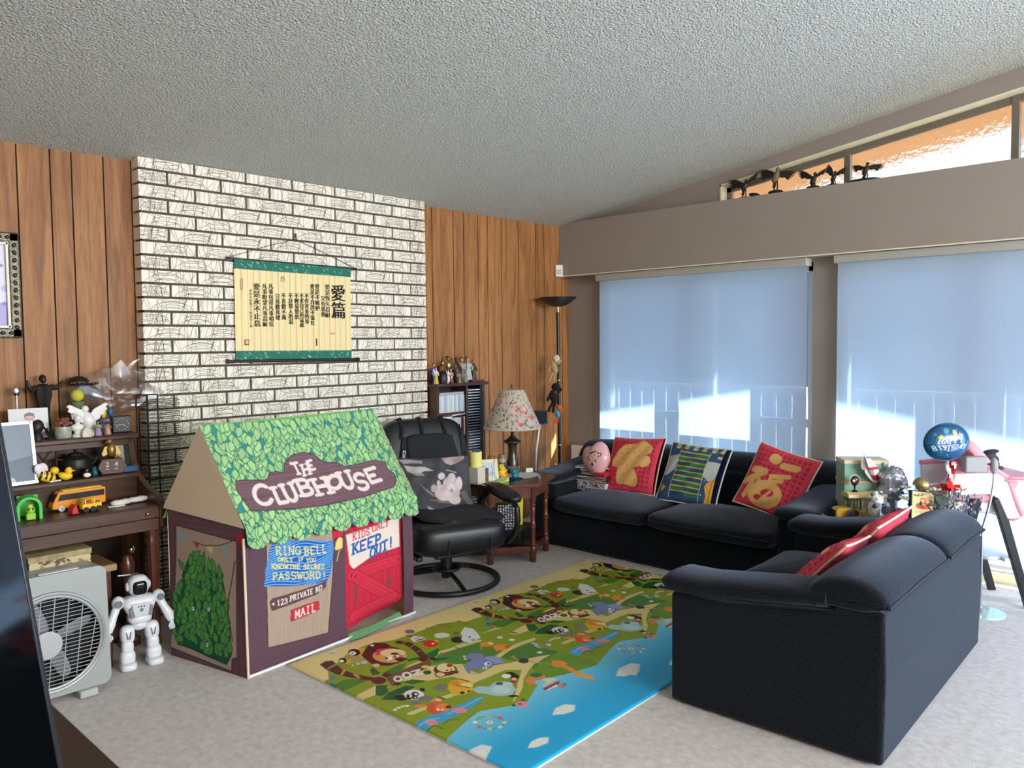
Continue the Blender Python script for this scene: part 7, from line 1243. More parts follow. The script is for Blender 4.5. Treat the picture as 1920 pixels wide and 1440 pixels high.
def duck(name, label, loc, s, body, beak, rz=0, cat='toy duck'):
    t = thing(name, label, cat, loc, rz); MB().ell((0, 0, .018*s), (.029*s, .021*s, .018*s), 18, 12, bend=lambda p: (p.x, p.y, p.z+.012*s*max(0, -p.x/(.029*s))**2)).build('body', body, t); hd_ = MB().ell((.014*s, 0, .042*s), (.016*s, .015*s, .016*s), 14, 10).build('head', body, t); MB().ell((.032*s, 0, .040*s), (.008*s, .008*s, .004*s), 10, 8).build('beak', beak, hd_); q = MB()
    for y in (-.008, .008): q.ell((.025*s, y*s, .047*s), (.003*s, .003*s, .003*s), 8, 6)
    q.build('eyes', m_bk, hd_)
    for y in (-1, 1): MB().ell((-.006*s, y*.019*s, .022*s), (.015*s, .004*s, .010*s), 12, 8).build('wing', body, t)
    return t
duck('rubber_duck', 'yellow rubber duck between the bee and the black penguin on the music shelf', (1.228, 4.03, MIDZ), 1.05, m_yel, m_org, R(-20))
t = thing('penguin_toy', 'little black and white penguin toy right of the yellow duck', 'toy', (1.322, 4.03, MIDZ), R(-20)); MB().ell((0, 0, .016), (.026, .018, .016), 14, 10).build('body', m_bk, t); MB().ell((.0, -.004, .036), (.012, .012, .012), 12, 8).build('head', m_bk, t); MB().ell((.0, -.016, .014), (.016, .006, .011), 12, 8).build('belly', m_wht, t); MB().ell((0, -.016, .034), (.004, .006, .003), 8, 6).build('beak', m_org, t)
solo(MB().lathe([(.0, 0), (.014, 0), (.015, .02), (.013, .036), (0, .037)], 16).build('teal_cup', m_tl), 'small teal cup behind the penguin toy', 'cup', (1.385, 4.11, MIDZ))
t = thing('desk_calendar', 'brown hexagonal date block reading 24 topped by a brass eagle', 'calendar', (1.445, 4.06, MIDZ), R(-10)); MB().prism([(-.065, .035), (-.045, .002), (.045, .002), (.065, .035), (.045, .075), (-.045, .075)], -.02, .02, 'y').build('block', M('date_wood', (78, 46, 36), rough=.4), t, bevel=.002)
for x, ch_ in ((-.031, '2'), (.008, '4')): o = text_mesh('date_digit', ch_, .032, m_wht, t, ext=.0006); o.matrix_basis = Matrix.Translation((x, -.0215, .038)) @ Matrix.Rotation(R(90), 4, 'X')
for x in (-.024, .016): MB().box((x, -.0208, .026), (.016, .001, .004)).build('month_strip', M('date_pale', (206, 190, 170), rough=.5), t, smooth=False)
q = MB(); q.ell((0, 0, .115), (.022, .02, .034), 14, 10); q.ell((-.008, -.006, .158), (.013, .013, .013), 12, 8); q.tube([(-.018, -.01, .158), (-.03, -.012, .15)], .004, 6, radii=[.005, .001]); q.tube([(.01, 0, .08), (.03, .005, .078), (.05, .01, .05)], .007, 7, radii=[.008, .007, .003]); q.build('eagle_body', m_gold, t)
for s_ in (-1, 1): MB().prism([(0, .14), (s_*.03, .135), (s_*.045, .10), (s_*.038, .085), (s_*.015, .095)], -.004, .004, 'y').build('eagle_wing', m_gold, t, bevel=.002)
t = thing('wall_planner', 'white card calendar propped behind the brass eagle', 'calendar', (1.545, 4.16, MIDZ)); t.rotation_euler = (R(-8), 0, R(-5)); c = Canvas(.08, .145, .003, (206, 204, 198))
for i in range(6):
    for j in range(5): c.circ(.012+j*.014, .05+i*.014, .003, (150, 150, 148))
for i in range(8): c.circ(.01+i*.008, .014, .002, (90, 90, 90))
c.mesh('face', lambda u, v: (u-.04, 0*u, .145-v), painted('paper_print'), t); MB().b2(-.04, .04, .0004, .003, 0, .145).build('card', m_wht, t, smooth=False)
solo(MB().box((0, 0, .016), (.068, .03, .030)).build('blue_box', m_blu, bevel=.004), 'small blue box at the right end of the music shelf', 'box', (1.525, 4.05, MIDZ), R(-6))
# toys on the key cover
t = thing('garage_toy', 'bright green plastic arch toy at the left of the organ key cover', 'toy', (1.04, 3.91, KEYZ), R(-10)); q = MB(); n = 14; P = [(-.048, 0), (-.048, .055)]+[(-.048*math.cos(math.pi*i/n), .055+.045*math.sin(math.pi*i/n)) for i in range(1, n)]+[(.048, .055), (.048, 0), (.036, 0), (.036, .055)]+[(.036*math.cos(math.pi*i/n), .055+.034*math.sin(math.pi*i/n)) for i in range(1, n)]+[(-.036, .055), (-.036, 0)]
for i in range(0, 16):
    a, b, c_, d = P[i], P[i+1], P[len(P)-2-i], P[len(P)-1-i]; q.prism([a, b, c_, d], -.045, .045, 'y')
q.build('arch', m_grn, t, angle=30); MB().box((0, .043, .05), (.08, .003, .09)).build('rear_wall', m_grn, t)
t = thing('frog_toy', 'lime green animal toy sitting in the mouth of the green arch', 'toy', (1.035, 3.865, KEYZ), R(-10)); MB().box((0, 0, .018), (.036, .04, .03)).ell((0, -.004, .044), (.018, .016, .016), 14, 10).build('body', M('toy_lime', (150, 200, 60), rough=.4), t, bevel=.005); MB().ell((0, .0, .061), (.011, .011, .008), 12, 8).build('cap', m_yel, t)
for s_ in (-1, 1): MB().ell((s_*.008, -.018, .05), (.004, .003, .005), 8, 6).build('eye', m_bk, t)
t = thing('toy_bus', 'orange toy coach with black windows on the organ key cover', 'toy bus', (1.262, 3.985, KEYZ), R(4)); BL = .235
MB().prism([(-BL/2, .012), (BL/2, .012), (BL/2, .088), (-BL/2+.03, .09), (-BL/2+.012, .06), (-BL/2, .035)], -.026, .026, 'y').build('body', m_org, t, bevel=.005); MB().prism([(-BL/2+.022, .05), (BL/2-.008, .05), (BL/2-.008, .077), (-BL/2+.034, .077)], -.0268, .0268, 'y').build('side_windows', m_bk, t); MB().prism([(-BL/2+.0035, .046), (-BL/2+.01, .046), (-BL/2+.024, .08), (-BL/2+.020, .08)], -.023, .023, 'y').build('windscreen', m_bk, t); MB().box((.015, 0, .092), (.17, .044, .006)).build('roof_panel', M('bus_roof', (232, 196, 90), rough=.4), t, bevel=.002)
for x in (-.08, .075):
    for s_ in (-1, 1): MB().lathe([(0, -.005), (.014, -.005), (.014, .005), (.008, .006), (0, .006)], 18).build('wheel', m_wht if x < 0 else m_bk, t).matrix_local = Matrix.Translation((x, s_*.026, .014)) @ Matrix.Rotation(R(90*s_), 4, 'X')
t = thing('toy_bulldozer', 'small yellow toy bulldozer with a red blade in front of the orange coach', 'toy bulldozer', (1.268, 3.865, KEYZ), R(5)); MB().box((.01, 0, .026), (.085, .036, .024)).box((.0, 0, .058), (.045, .034, .006)).build('chassis', m_yel, t, bevel=.003); q = MB()
for x in (-.019, .019):
    for y in (-.014, .014): q.b2(x-.003, x+.003, y-.003, y+.003, .036, .058)
q.build('cab_posts', m_yel, t); MB().box((0, 0, .044), (.022, .018, .014)).build('seat', m_red, t); MB().prism([(-.052, .003), (-.082, .003), (-.076, .03), (-.062, .044), (-.056, .026)], -.026, .026, 'y').build('blade', m_red, t, bevel=.002)
for x in (-.018, .012, .038):
    for s_ in (-1, 1): MB().lathe([(0, -.004), (.0125, -.004), (.0125, .004), (0, .005)], 16).build('wheel', m_bk, t).matrix_local = Matrix.Translation((x, s_*.019, .0128)) @ Matrix.Rotation(R(90*s_), 4, 'X')
t = thing('snack_packet', 'white plastic packet with two black ovals lying on the key cover', 'packet', (1.462, 3.90, KEYZ), R(8)); MB().ell((-.04, 0, .016), (.05, .024, .014), 20, 12, 0, None, .8, .8).ell((.04, 0, .017), (.05, .022, .014), 20, 12, 0, None, .8, .8).build('packet', m_porc, t); MB().box((-.07, -.012, .003), (.07, .03, .003), (0, 0, -.3)).build('card', m_wht, t)
for x in (-.045, .03): MB().ell((x, -.004, .030), (.018, .006, .002), 12, 6).build('black_oval', m_bk, t)

# ------------------------------------------------------------------ figurines on the bookcase
FZ = BZ+.0005
fg = None
person_fig('doll_figurine', 'yellow-skirted doll figurine at the left front of the bookcase top', (3.722, 4.27, FZ), .125, M('fig_yellow', (196, 172, 60), rough=.5), M('fig_white', (200, 200, 196), rough=.5), m_bk, extra=lambda t, k: MB().ell((0, .016*k, .10*k), (.03*k, .006*k, .045*k), 12, 8).build('pale_wings', M('fig_mist', (170, 176, 196), rough=.5), t))
person_fig('doll_figurine', 'blue-caped figurine behind the yellow-skirted doll on the bookcase', (3.765, 4.345, FZ), .15, M('fig_navy', (40, 50, 130), rough=.5), M('fig_royal', (60, 70, 170), rough=.5), m_bk, wide=1.2)
solo(MB().lathe([(.0, 0), (.026, 0), (.034, .03), (.03, .06), (.016, .085), (0, .092)], 18, fl=lambda a: 1+.08*math.sin(a*4)).build('stone_figurine', m_bz), 'rounded black stone figurine on the bookcase top', 'figurine', (3.783, 4.265, FZ))
t = thing('animal_figurine', 'white and pink animal figurine right of the black stone on the bookcase', 'figurine', (3.826, 4.262, FZ)); MB().ell((0, 0, .03), (.018, .016, .032), 12, 8).build('body', m_porc, t); MB().ell((0, -.003, .07), (.013, .013, .014), 12, 8).build('head', m_porc, t)
for s_ in (-1, 1): MB().ell((s_*.009, 0, .086), (.004, .003, .008), 8, 6).build('ear', m_porc, t)
t = thing('animal_figurine', 'tiny red and white animal figurine at the front of the bookcase top', 'figurine', (3.86, 4.262, FZ)); MB().ell((0, 0, .018), (.014, .012, .018), 12, 8).build('body', M('fig_rust', (150, 70, 56), rough=.5), t); MB().ell((0, -.002, .042), (.009, .009, .009), 12, 8).build('head', m_porc, t)
person_fig('man_figurine', 'brown-robed man figurine left of the gold armoured ones on the bookcase', (3.858, 4.355, FZ), .165, M('fig_russet', (112, 66, 34), rough=.6), M('fig_russet', (112, 66, 34)), m_bk)
person_fig('child_figurine', 'child figurine with pink shirt and blue trousers on the bookcase top', (3.880, 4.285, FZ), .105, M('fig_denim', (70, 110, 150), rough=.6), M('fig_pink', (216, 140, 130), rough=.6), M('fig_blond', (200, 150, 100), rough=.6), wide=1.1)
arm_m = M('fig_brass', (150, 132, 80), rough=.3, metal=.8)
person_fig('knight_figurine', 'tall gold-armoured knight figurine in the middle of the bookcase top', (3.912, 4.355, FZ), .20, m_bz, arm_m, m_bz, arm_m, 1.2, extra=lambda t, k: MB().ell((0, -.018*k, .10*k), (.012*k, .003*k, .018*k), 10, 8).build('breastplate', arm_m, t))
person_fig('knight_figurine', 'short dull-gold armoured figurine before the tall gold knight', (3.945, 4.27, FZ), .085, arm_m, m_gry, arm_m, arm_m, 1.8)
person_fig('cloaked_figurine', 'dark hooded figurine with a curved gold horn right of the tall gold knight', (3.994, 4.352, FZ), .19, m_brn, m_brn, m_brn, m_brn, 1.35, extra=lambda t, k: MB().tube([(.0, -.02*k, .12*k), (.02*k, -.028*k, .09*k), (.028*k, -.026*k, .05*k)], .005*k, 7, radii=[.009*k, .006*k, .002*k]).build('horn', arm_m, t))
person_fig('seated_figurine', 'low grey seated figurine at the front between the robed ones on the bookcase', (4.005, 4.27, FZ+.0), .075, m_gry, m_gry, m_bz, None, 1.9)
person_fig('staff_figurine', 'grey figurine holding an upright staff on the bookcase top', (4.045, 4.35, FZ), .185, m_gry, M('fig_ash', (150, 150, 140), rough=.6), m_brn, None, .9, extra=lambda t, k: MB().tube([(.026*k, -.02*k, 0), (.026*k, -.02*k, .165*k)], .002*k, 6).build('staff', m_bz, t))
person_fig('queen_figurine', 'pale-gowned crowned figurine near the right end of the bookcase top', (4.095, 4.34, FZ+.0), .185, M('fig_pale', (170, 176, 164), rough=.5), M('fig_pale', (170, 176, 164)), m_gold, None, 1.5, extra=lambda t, k: MB().lathe([(.010*k, .153*k), (.012*k, .165*k), (.010*k, .165*k)], 10).build('crown', arm_m, t))
person_fig('bearded_figurine', 'brown-coated bearded man figurine at the right end of the bookcase top', (4.168, 4.352, FZ), .165, M('fig_umber', (74, 56, 38), rough=.6), M('fig_umber', (74, 56, 38)), m_brn, None, 1.1, extra=lambda t, k: MB().ell((0, -.010*k, .131*k), (.008*k, .005*k, .010*k), 10, 8).build('beard', m_brn, t))
solo(MB().box((0, 0, .008), (.13, .035, .016)).build('red_case', M('case_red', (110, 30, 40), rough=.4), bevel=.002), 'dark red flat case at the right front of the bookcase top', 'case', (4.115, 4.262, FZ))
# ------------------------------------------------------------------ on and under the end table
TT = TZ+.0005
t = thing('tissue_holder', 'tall cream card box at the recliner side of the end table', 'box', (3.605, 3.745, TT), R(8)); MB().box((0, 0, .055), (.10, .10, .11)).build('box_body', M('card_cream', (206, 196, 182), rough=.7), t, bevel=.002); MB().prism([(.03, -.01), (.052, -.01), (.052, -.06), (.03, -.06)], .001, .10, 'z').build('side_flap', M('card_brown', (120, 84, 60), rough=.6, noise=.4, nsc=40), t)
t = thing('paper_roll', 'pale yellow paper cylinder standing on the cream card box', 'roll', (3.60, 3.748, TT+.1105)); MB().lathe([(.0, 0), (.042, 0), (.042, .10), (.038, .10), (.038, .004), (0, .004)], 28).build('sheet', M('paper_yellow', (232, 218, 130), rough=.7), t); q = MB()
for i in range(7): a = 6.28*i/7; q.tube([(.015*math.cos(a), .015*math.sin(a), .01), (.02*math.cos(a), .02*math.sin(a), .11+.008*(i % 3))], .0035, 6)
q.build('pens', M('pen_navy', (36, 44, 90), rough=.4), t)
t = thing('standing_picture', 'small cream-framed picture leaning back on the end table', 'photo frame', (3.715, 3.735, TT)); t.rotation_euler = (R(-24), 0, R(-32)); q = MB()
for a in (-.053, .053): q.b2(a-.014, a+.014, -.005, .005, 0, .15)
for b in (.013, .137): q.b2(-.053, .053, -.005, .005, b-.013, b+.013)
q.build('moulding', M('frame_cream', (222, 218, 176), rough=.5), t, bevel=.002); c = Canvas(.08, .112, .0025, (196, 210, 226)); 
for i in range(14): c.ell((rnd.uniform(.01, .07), rnd.uniform(.01, .1)), (rnd.uniform(.006, .016), 0), (0, rnd.uniform(.004, .012)), rnd.choice([(160, 184, 210), (210, 220, 196), (180, 196, 220), (150, 170, 200)]))
c.stroke([(.066, .03), (.066, .09)], .004, (90, 110, 150)); c.mesh('print', lambda u, v: (u-.04, -.001+0*u, .131-v), painted('glossy_print'), t); MB().b2(-.05, .05, .003, .005, .01, .14).build('backing', m_brn, t, smooth=False)
t = thing('note_pad', 'yellow-green paper pad curling at the front of the end table', 'note pad', (3.735, 3.655, TT), R(10)); q = MB(); n = 10
for i in range(n): a0, a1 = i/n, (i+1)/n; f = lambda a: .006+.02*max(0, a-.45)**2*4; q.raw([(-.06+.12*a0, -.03, f(a0)), (-.06+.12*a1, -.03, f(a1)), (-.06+.12*a1, .03, f(a1)), (-.06+.12*a0, .03, f(a0)), (-.06+.12*a0, -.03, 0), (-.06+.12*a1, -.03, 0), (-.06+.12*a1, .03, 0), (-.06+.12*a0, .03, 0)], [(0, 1, 2, 3), (4, 5, 6, 7), (0, 1, 5, 4), (3, 2, 6, 7)])
q.build('sheets', M('paper_lime', (196, 206, 116), rough=.7), t)
q = MB(); q.lathe([(.0, 0), (.045, 0), (.05, .006), (.0, .004)], 24); solo(q.build('leaf_dish', M('dish_olive', (150, 150, 90), rough=.4)), 'flat olive dish beside the yellow-green pad on the end table', 'dish', (3.665, 3.66, TT))
t = duck('rubber_duck', 'yellow duck with an orange bowl body beside the small cream picture', (3.865, 3.765, TT+.012), 1.5, m_yel, m_org, R(-150)); MB().lathe([(.0, -.011), (.035, -.011), (.05, .008), (.047, .02), (0, .018)], 24).build('orange_bowl', m_org, t)
t = duck('rubber_duck', 'teal rubber duck on a dark blue mat at the front of the end table', (3.90, 3.675, TT+.0025), 1.15, m_tl, M('teal_beak', (60, 150, 160), rough=.4), R(-150))
solo(MB().lathe([(.0, 0), (.055, 0), (.057, .001), (0, .002)], 30).build('coaster', M('coaster_navy', (30, 50, 110), rough=.5)), 'dark blue round mat under the teal duck', 'coaster', (3.90, 3.675, TT))
t = thing('glass_bowl', 'clear cut glass bowl before the table lamp', 'bowl', (4.025, 3.79, TT+.002)); MB().lathe([(.02, 0), (.028, .004), (.05, .03), (.058, .048), (.055, .048), (.047, .032), (.025, .008), (0, .006)], 28, fl=lambda a: 1+.03*math.sin(a*14)).build('bowl_glass', glass_mat('cut_glass', (.84, .87, .87, 1), .22), t)
c = Canvas(.30, .22, .004, (214, 206, 204))
for i in range(60): c.circ(rnd.uniform(0, .3), rnd.uniform(0, .22), rnd.uniform(.003, .008), rnd.choice([(170, 160, 164), (190, 176, 176), (150, 140, 146)]))
solo(c.mesh('doily', lambda u, v: (u-.15, .11-v, .0006+0*u), painted('lace_print', rough=.8), keep=lambda u, v: ((u-.15)/.15)**2+((v-.11)/.11)**2 < 1), 'pale lace doily under the lamp and bowl on the end table', 'doily', (4.03, 3.73, TT-.0007), R(25))
def ball_head_fig(name, label, loc, h, body, hat, face):
    t = thing(name, label, 'figurine', loc, R(-25)); k = h/.12; MB().ell((0, 0, .045*k), (.024*k, .02*k, .035*k), 16, 10).build('body', body, t); MB().ell((0, -.002*k, .085*k), (.025*k, .024*k, .022*k), 16, 12).build('head', face, t); MB().lathe([(.028*k, .095*k), (.026*k, .10*k), (.022*k, .118*k), (0, .122*k)], 18).build('hat', hat, t)
    for s_ in (-1, 1): MB().ell((s_*.028*k, -.01*k, .04*k), (.009*k, .009*k, .014*k), 10, 8).build('arm', body, t); MB().ell((s_*.011*k, -.004*k, .008*k), (.010*k, .013*k, .009*k), 10, 8).build('foot', m_wht, t); MB().ell((s_*.009*k, -.024*k, .088*k), (.003*k, .002*k, .004*k), 8, 6).build('eye', m_bk, t)
    return t
t = ball_head_fig('chef_figurine', 'round-headed figurine in a grey cap and dark dotted suit beside the lamp', (4.005, 3.90, TT), .135, M('suit_dark', (60, 60, 78), rough=.5), M('cap_tan', (132, 118, 96), rough=.5), M('face_pale', (206, 180, 160), rough=.5)); q = MB()
for i in range(14): q.ell((rnd.uniform(-.018, .018), -.021+rnd.uniform(-.002, .001), rnd.uniform(.03, .07)), (.0035, .002, .0035), 8, 6)
q.build('white_dots', m_wht, t)
t = thing('wooden_figurine', 'brown wooden figurine with a flat hat left of the capped one', 'figurine', (3.955, 3.955, TT)); MB().lathe([(0, 0), (.022, 0), (.026, .03), (.016, .06), (.018, .085), (.012, .095), (0, .097)], 16).build('body', M('wood_rose', (150, 104, 82), rough=.6), t); MB().lathe([(.028, .093), (.028, .11), (.024, .122), (.004, .124), (.003, .134), (0, .135)], 20).build('hat', M('wood_tan', (136, 98, 66), rough=.6), t)
t = thing('socket_box', 'little white switch box behind the lamp foot on the end table', 'box', (4.165, 3.79, TT), R(-20)); MB().box((0, 0, .014), (.055, .03, .028)).build('case', M('ivory_plastic', (222, 216, 196), rough=.5), t, bevel=.003); MB().ell((0, -.0155, .015), (.004, .002, .004), 8, 6).build('hole', m_bk, t)
# bags on the lower shelf
solo(MB().box((0, 0, .045), (.30, .24, .09)).build('black_box', M('matt_black', (20, 22, 24), rough=.6), bevel=.004), 'flat black box on the lower shelf of the end table', 'box', (3.91, 3.73, .105), R(24))
t = thing('gift_bag', 'black gift bag with white triangles under the end table', 'bag', (3.835, 3.70, .1955), R(-38)); c = Canvas(.13, .17, .0025, (18, 18, 20))
for i in range(8):
    for j in range(10): x, y = .008+i*.017, .008+j*.017; s_ = rnd.choice([.005, .006, .007]); d = rnd.choice([-1, 1]); c.poly([(x-s_, y+s_*d), (x+s_, y+s_*d), (x+rnd.uniform(-.004, .004), y-s_*d)], (226, 226, 224))
c.mesh('printed_front', lambda u, v: (u-.065, -.041+0*u, .17-v), painted('glossy_print'), t); MB().box((0, 0, .084), (.128, .08, .168)).build('bag_body', m_bk, t, bevel=.002)
t = thing('yellow_bag', 'yellow paper bag under the end table beside the black gift bag', 'bag', (3.965, 3.75, .1955), R(-38)); MB().prism([(-.055, 0), (.055, 0), (.062, .23), (.03, .222), (-.02, .236), (-.06, .225)], -.035, .035, 'y').build('bag_body', M('bag_yellow', (226, 196, 30), rough=.5, bump=.2, bsc=20), t, bevel=.003); MB().tube([(-.025, -.036, .22), (-.02, -.038, .19), (.02, -.038, .19), (.025, -.036, .22)], .003, 6).build('bag_handle', M('bag_cord', (190, 160, 30), rough=.6), t)
q = MB(); rr = random.Random(4)
q.ell((0, 0, .07), (.07, .05, .075), 18, 12, bend=lambda p: (p.x+rr.uniform(-.01, .01), p.y+rr.uniform(-.01, .01), p.z+rr.uniform(-.008, .008))); solo(q.build('crumpled_bag', M('kraft_paper', (176, 142, 100), rough=.7), angle=15), 'crumpled tan bag under the end table behind the gift bag', 'bag', (3.765, 3.80, .197))

# ------------------------------------------------------------------ on the long sofa
t = thing('balloon', 'pink heart-shaped balloon printed with a monkey face on the long sofa', 'balloon'); SB = .26
c = Canvas(SB, SB, .0022, (228, 178, 184))
mx_, my_ = .168, .135
c.ell((mx_, my_-.043), (.03, -.006), (.004, .016), (222, 186, 70)); c.poly([(mx_-.035, my_-.035), (mx_-.03, my_-.06), (mx_-.01, my_-.045), (mx_, my_-.068), (mx_+.015, my_-.048), (mx_+.03, my_-.06), (mx_+.035, my_-.04)], (222, 186, 70))
for sx2 in (-1, 1): c.circ(mx_+sx2*.05, my_+.005, .017, (120, 60, 40)); c.circ(mx_+sx2*.05, my_+.005, .010, (232, 190, 176))
c.circ(mx_, my_, .045, (120, 60, 40), .044); c.circ(mx_-.016, my_, .025, (236, 194, 180)); c.circ(mx_+.016, my_, .025, (236, 194, 180)); c.circ(mx_, my_+.02, .034, (236, 194, 180), .022)
for sx2 in (-1, 1): c.circ(mx_+sx2*.016, my_-.002, .0065, (70, 46, 40)); c.circ(mx_+sx2*.016, my_-.003, .003, (220, 210, 205))
c.circ(mx_, my_+.010, .004, (90, 50, 40)); c.stroke(arc(mx_, my_+.018, .014, .008, 0, 180), .004, (150, 50, 60)); c.circ(mx_-.03, my_+.055, .012, (120, 60, 40)); c.circ(mx_+.02, my_+.058, .012, (120, 60, 40)); c.circ(mx_-.004, my_+.06, .016, (236, 194, 180))
# heart outline as radius by angle, domed front and back
def heart(u, v, sgn):
    a, b = (u/SB*2-1), (1-v/SB*2); rr_ = np.sqrt(a*a+b*b); th = np.arctan2(b, a); rim = np.maximum(np.abs(a), np.abs(b)); q_ = np.where(rr_ > 1e-6, rim/np.maximum(rr_, 1e-6), 1)*rr_
    R_ = .118*(1-.26*np.exp(-((th-math.pi/2)/.42)**2)+.12*np.exp(-((th+math.pi/2)/.45)**2)+.07*(np.exp(-((th-.85)/.5)**2)+np.exp(-((th-2.29)/.5)**2)))
    return R_*q_*np.cos(th), R_*q_*np.sin(th), sgn*.075*np.sqrt(np.clip(1-q_**2, 0, 1))
c.mesh('heart_front', lambda u, v: heart(u, v, 1), painted('balloon_print', rough=.25, spec=.6), t); cb_ = Canvas(SB, SB, .01, (228, 178, 184)); cb_.mesh('heart_back', lambda u, v: heart(u, v, -1), painted('balloon_print'), t); MB().lathe([(.003, -.135), (.010, -.15), (.003, -.13)], 10).build('knot', M('balloon_knot', (214, 160, 166), rough=.4), t).rotation_euler = (R(-90), 0, 0)
frame(t, (4.585, 3.505, .612), (-.12, -1, 0), (.2, 0, 1), R(24))
mg = 'magazines and boxes piled on the long sofa'
def slab(name, label, x, y, z, dx, dy, dz, rz, mt, page=True, tilt=0, cat='magazine'):
    t = thing(name, label, cat, (x, y, z), R(rz), mg); t.rotation_euler = (R(tilt), 0, R(rz)); MB().box((0, 0, dz/2), (dx, dy, dz)).build('cover', mt, t, bevel=.0015)
    if page: MB().box((-.002, 0, dz/2), (dx, dy-.006, dz*.7)).build('pages', M('page_edge', (190, 180, 166), rough=.8), t, smooth=False)
    return t
c = Canvas(.30, .065, .0022, (206, 200, 200)); rr = random.Random(6)
for i in range(60):
    x, y = rr.uniform(0, .3), rr.uniform(0, .065); w_, h_ = rr.uniform(.006, .02), rr.uniform(.006, .02); c.poly([(x, y), (x+w_, y), (x+w_, y+h_), (x, y+h_)], rr.choice([(60, 56, 60), (100, 96, 100), (230, 226, 226), (150, 144, 150), (40, 38, 42)]))
c.poly([(.21, .012), (.235, .008), (.238, .03), (.212, .034)], (190, 40, 60)); c.circ(.17, .02, .012, (150, 170, 150))
Z0 = .362+.042
t = thing('street_box', 'box printed with a black and white street drawing at the bottom of the sofa pile', 'box', (4.62, 3.52, Z0-.028), R(-3), mg); MB().box((0, 0, .032), (.20, .30, .064)).build('box_body', M('box_grey', (120, 116, 118), rough=.6), t, smooth=False); c.mesh('street_print', lambda u, v: (-.101+0*u, .15-u, .065-v), painted('paper_print'), t); c.mesh('street_print', lambda u, v: (-.10+u*.66, -.151+0*u, .065-v), painted('paper_print'), t)
zz = Z0+.038
for k, (lb, dz, rz, col, dx, dy) in enumerate([('dark magazine lying on the street box on the sofa', .012, 4, (52, 48, 54), .21, .29), ('grey magazine second above the street box on the sofa', .010, -6, (120, 110, 108), .20, .27), ('navy covered magazine in the middle of the sofa pile', .014, 9, (40, 56, 90), .20, .26), ('black covered book near the top of the sofa pile', .026, -4, (36, 34, 40), .18, .25), ('plum covered book under the top magazine of the sofa pile', .022, 6, (96, 76, 88), .18, .24), ('pale olive magazine on top of the sofa pile', .014, 20, (150, 142, 112), .19, .26)]):
    slab('magazine' if k < 3 or k == 5 else 'book', lb, 4.63+.004*k, 3.53+.006*k, zz, dx, dy, dz, rz, M('cover_%s' % 'abcdef'[k], col, rough=.4), cat='magazine' if k < 3 or k == 5 else 'book'); zz += dz+.001
solo(MB().prism([(-.06, -.05), (.06, -.05), (.05, .05), (-.05, .04)], 0, .03, 'z').build('red_pouch', M('pouch_red', (190, 30, 44), rough=.5), bevel=.006), 'red pouch on the sofa pile under the heart balloon', 'pouch', (4.55, 3.425, zz-.058), R(12))

# ------------------------------------------------------------------ crowded side table behind the loveseat arm
SZ = .452
t = thing('side_table', 'low pale side table crowded with gifts between long sofa and loveseat', 'table', (4.445, 1.37, 0)); MB().b2(-.19, .20, -.33, .33, SZ-.025, SZ).build('table_top', M('table_pale', (150, 144, 138), rough=.3), t, bevel=.004)
for x in (-.165, .175):
    for y in (-.30, .30): MB().b2(-.017, .017, -.017, .017, 0, SZ-.025).build('leg', M('table_leg', (120, 112, 104), rough=.5), t).location = (x, y, 0)
MB().b2(-.16, .17, -.3, .3, SZ-.075, SZ-.026).build('apron', M('table_leg', (120, 112, 104)), t, smooth=False)
SZ += .0008
gm = M('gift_green', (126, 176, 156), rough=.5); gl_ = M('gift_lid', (226, 206, 176), rough=.5)
for k, (z, lb) in enumerate(((SZ, 'lowest mint green gift box of the stack on the side table'), (SZ+.1125, 'middle mint green gift box of the stack behind the yellow truck'), (SZ+.225, 'topmost mint green gift box with a cream lid behind the yellow truck'))):
    t = thing('gift_box', lb, 'box', (4.56, 1.62, z), R(-52), 'mint gift boxes'); MB().box((0, 0, .055), (.235, .15, .11)).build('box_body', gm, t, bevel=.002); MB().box((0, 0, .100), (.24, .155, .022)).build('lid', gl_ if k == 2 else M('gift_band', (176, 160, 120), rough=.5), t, bevel=.002)
MB_ = None
by = M('bus_ochre', (206, 160, 44), rough=.4); bc = M('bus_cream', (214, 190, 130), rough=.4)
t = thing('model_bus', 'old-fashioned yellow model truck with a cream canopy roof on the side table', 'model truck', (4.415, 1.585, SZ), R(-46))
MB().box((0, 0, .025), (.27, .085, .02)).build('chassis', M('model_dark', (50, 42, 36), rough=.5), t, bevel=.003); MB().prism([(-.135, .03), (-.135, .075), (-.12, .088), (-.05, .09), (-.045, .03)], -.038, .038, 'y').build('bonnet', by, t, bevel=.008); MB().box((-.137, 0, .055), (.004, .06, .045)).build('radiator', M('model_dark', (50, 42, 36)), t, bevel=.002); MB().box((.045, 0, .055), (.17, .085, .05)).build('body', by, t, bevel=.004); q = MB()
for x in (-.04, -.005, .03, .065, .10, .128):
    for y in (-.04, .04): q.b2(x-.002, x+.002, y-.002, y+.002, .07, .145)
q.build('posts', m_brass, t); MB().prism([(-.05, .145), (.05, .145), (.046, .162), (.03, .172), (-.03, .172), (-.046, .162)], -.075, .14, 'x').build('canopy', bc, t, bevel=.003)
for x in (-.095, .09):
    for s_ in (-1, 1): MB().lathe([(0, -.006), (.024, -.006), (.024, .006), (.018, .007), (.006, .010), (0, .010)], 20).build('wheel', m_bk, t).matrix_local = Matrix.Translation((x, s_*.046, .0245)) @ Matrix.Rotation(R(90*s_), 4, 'X')
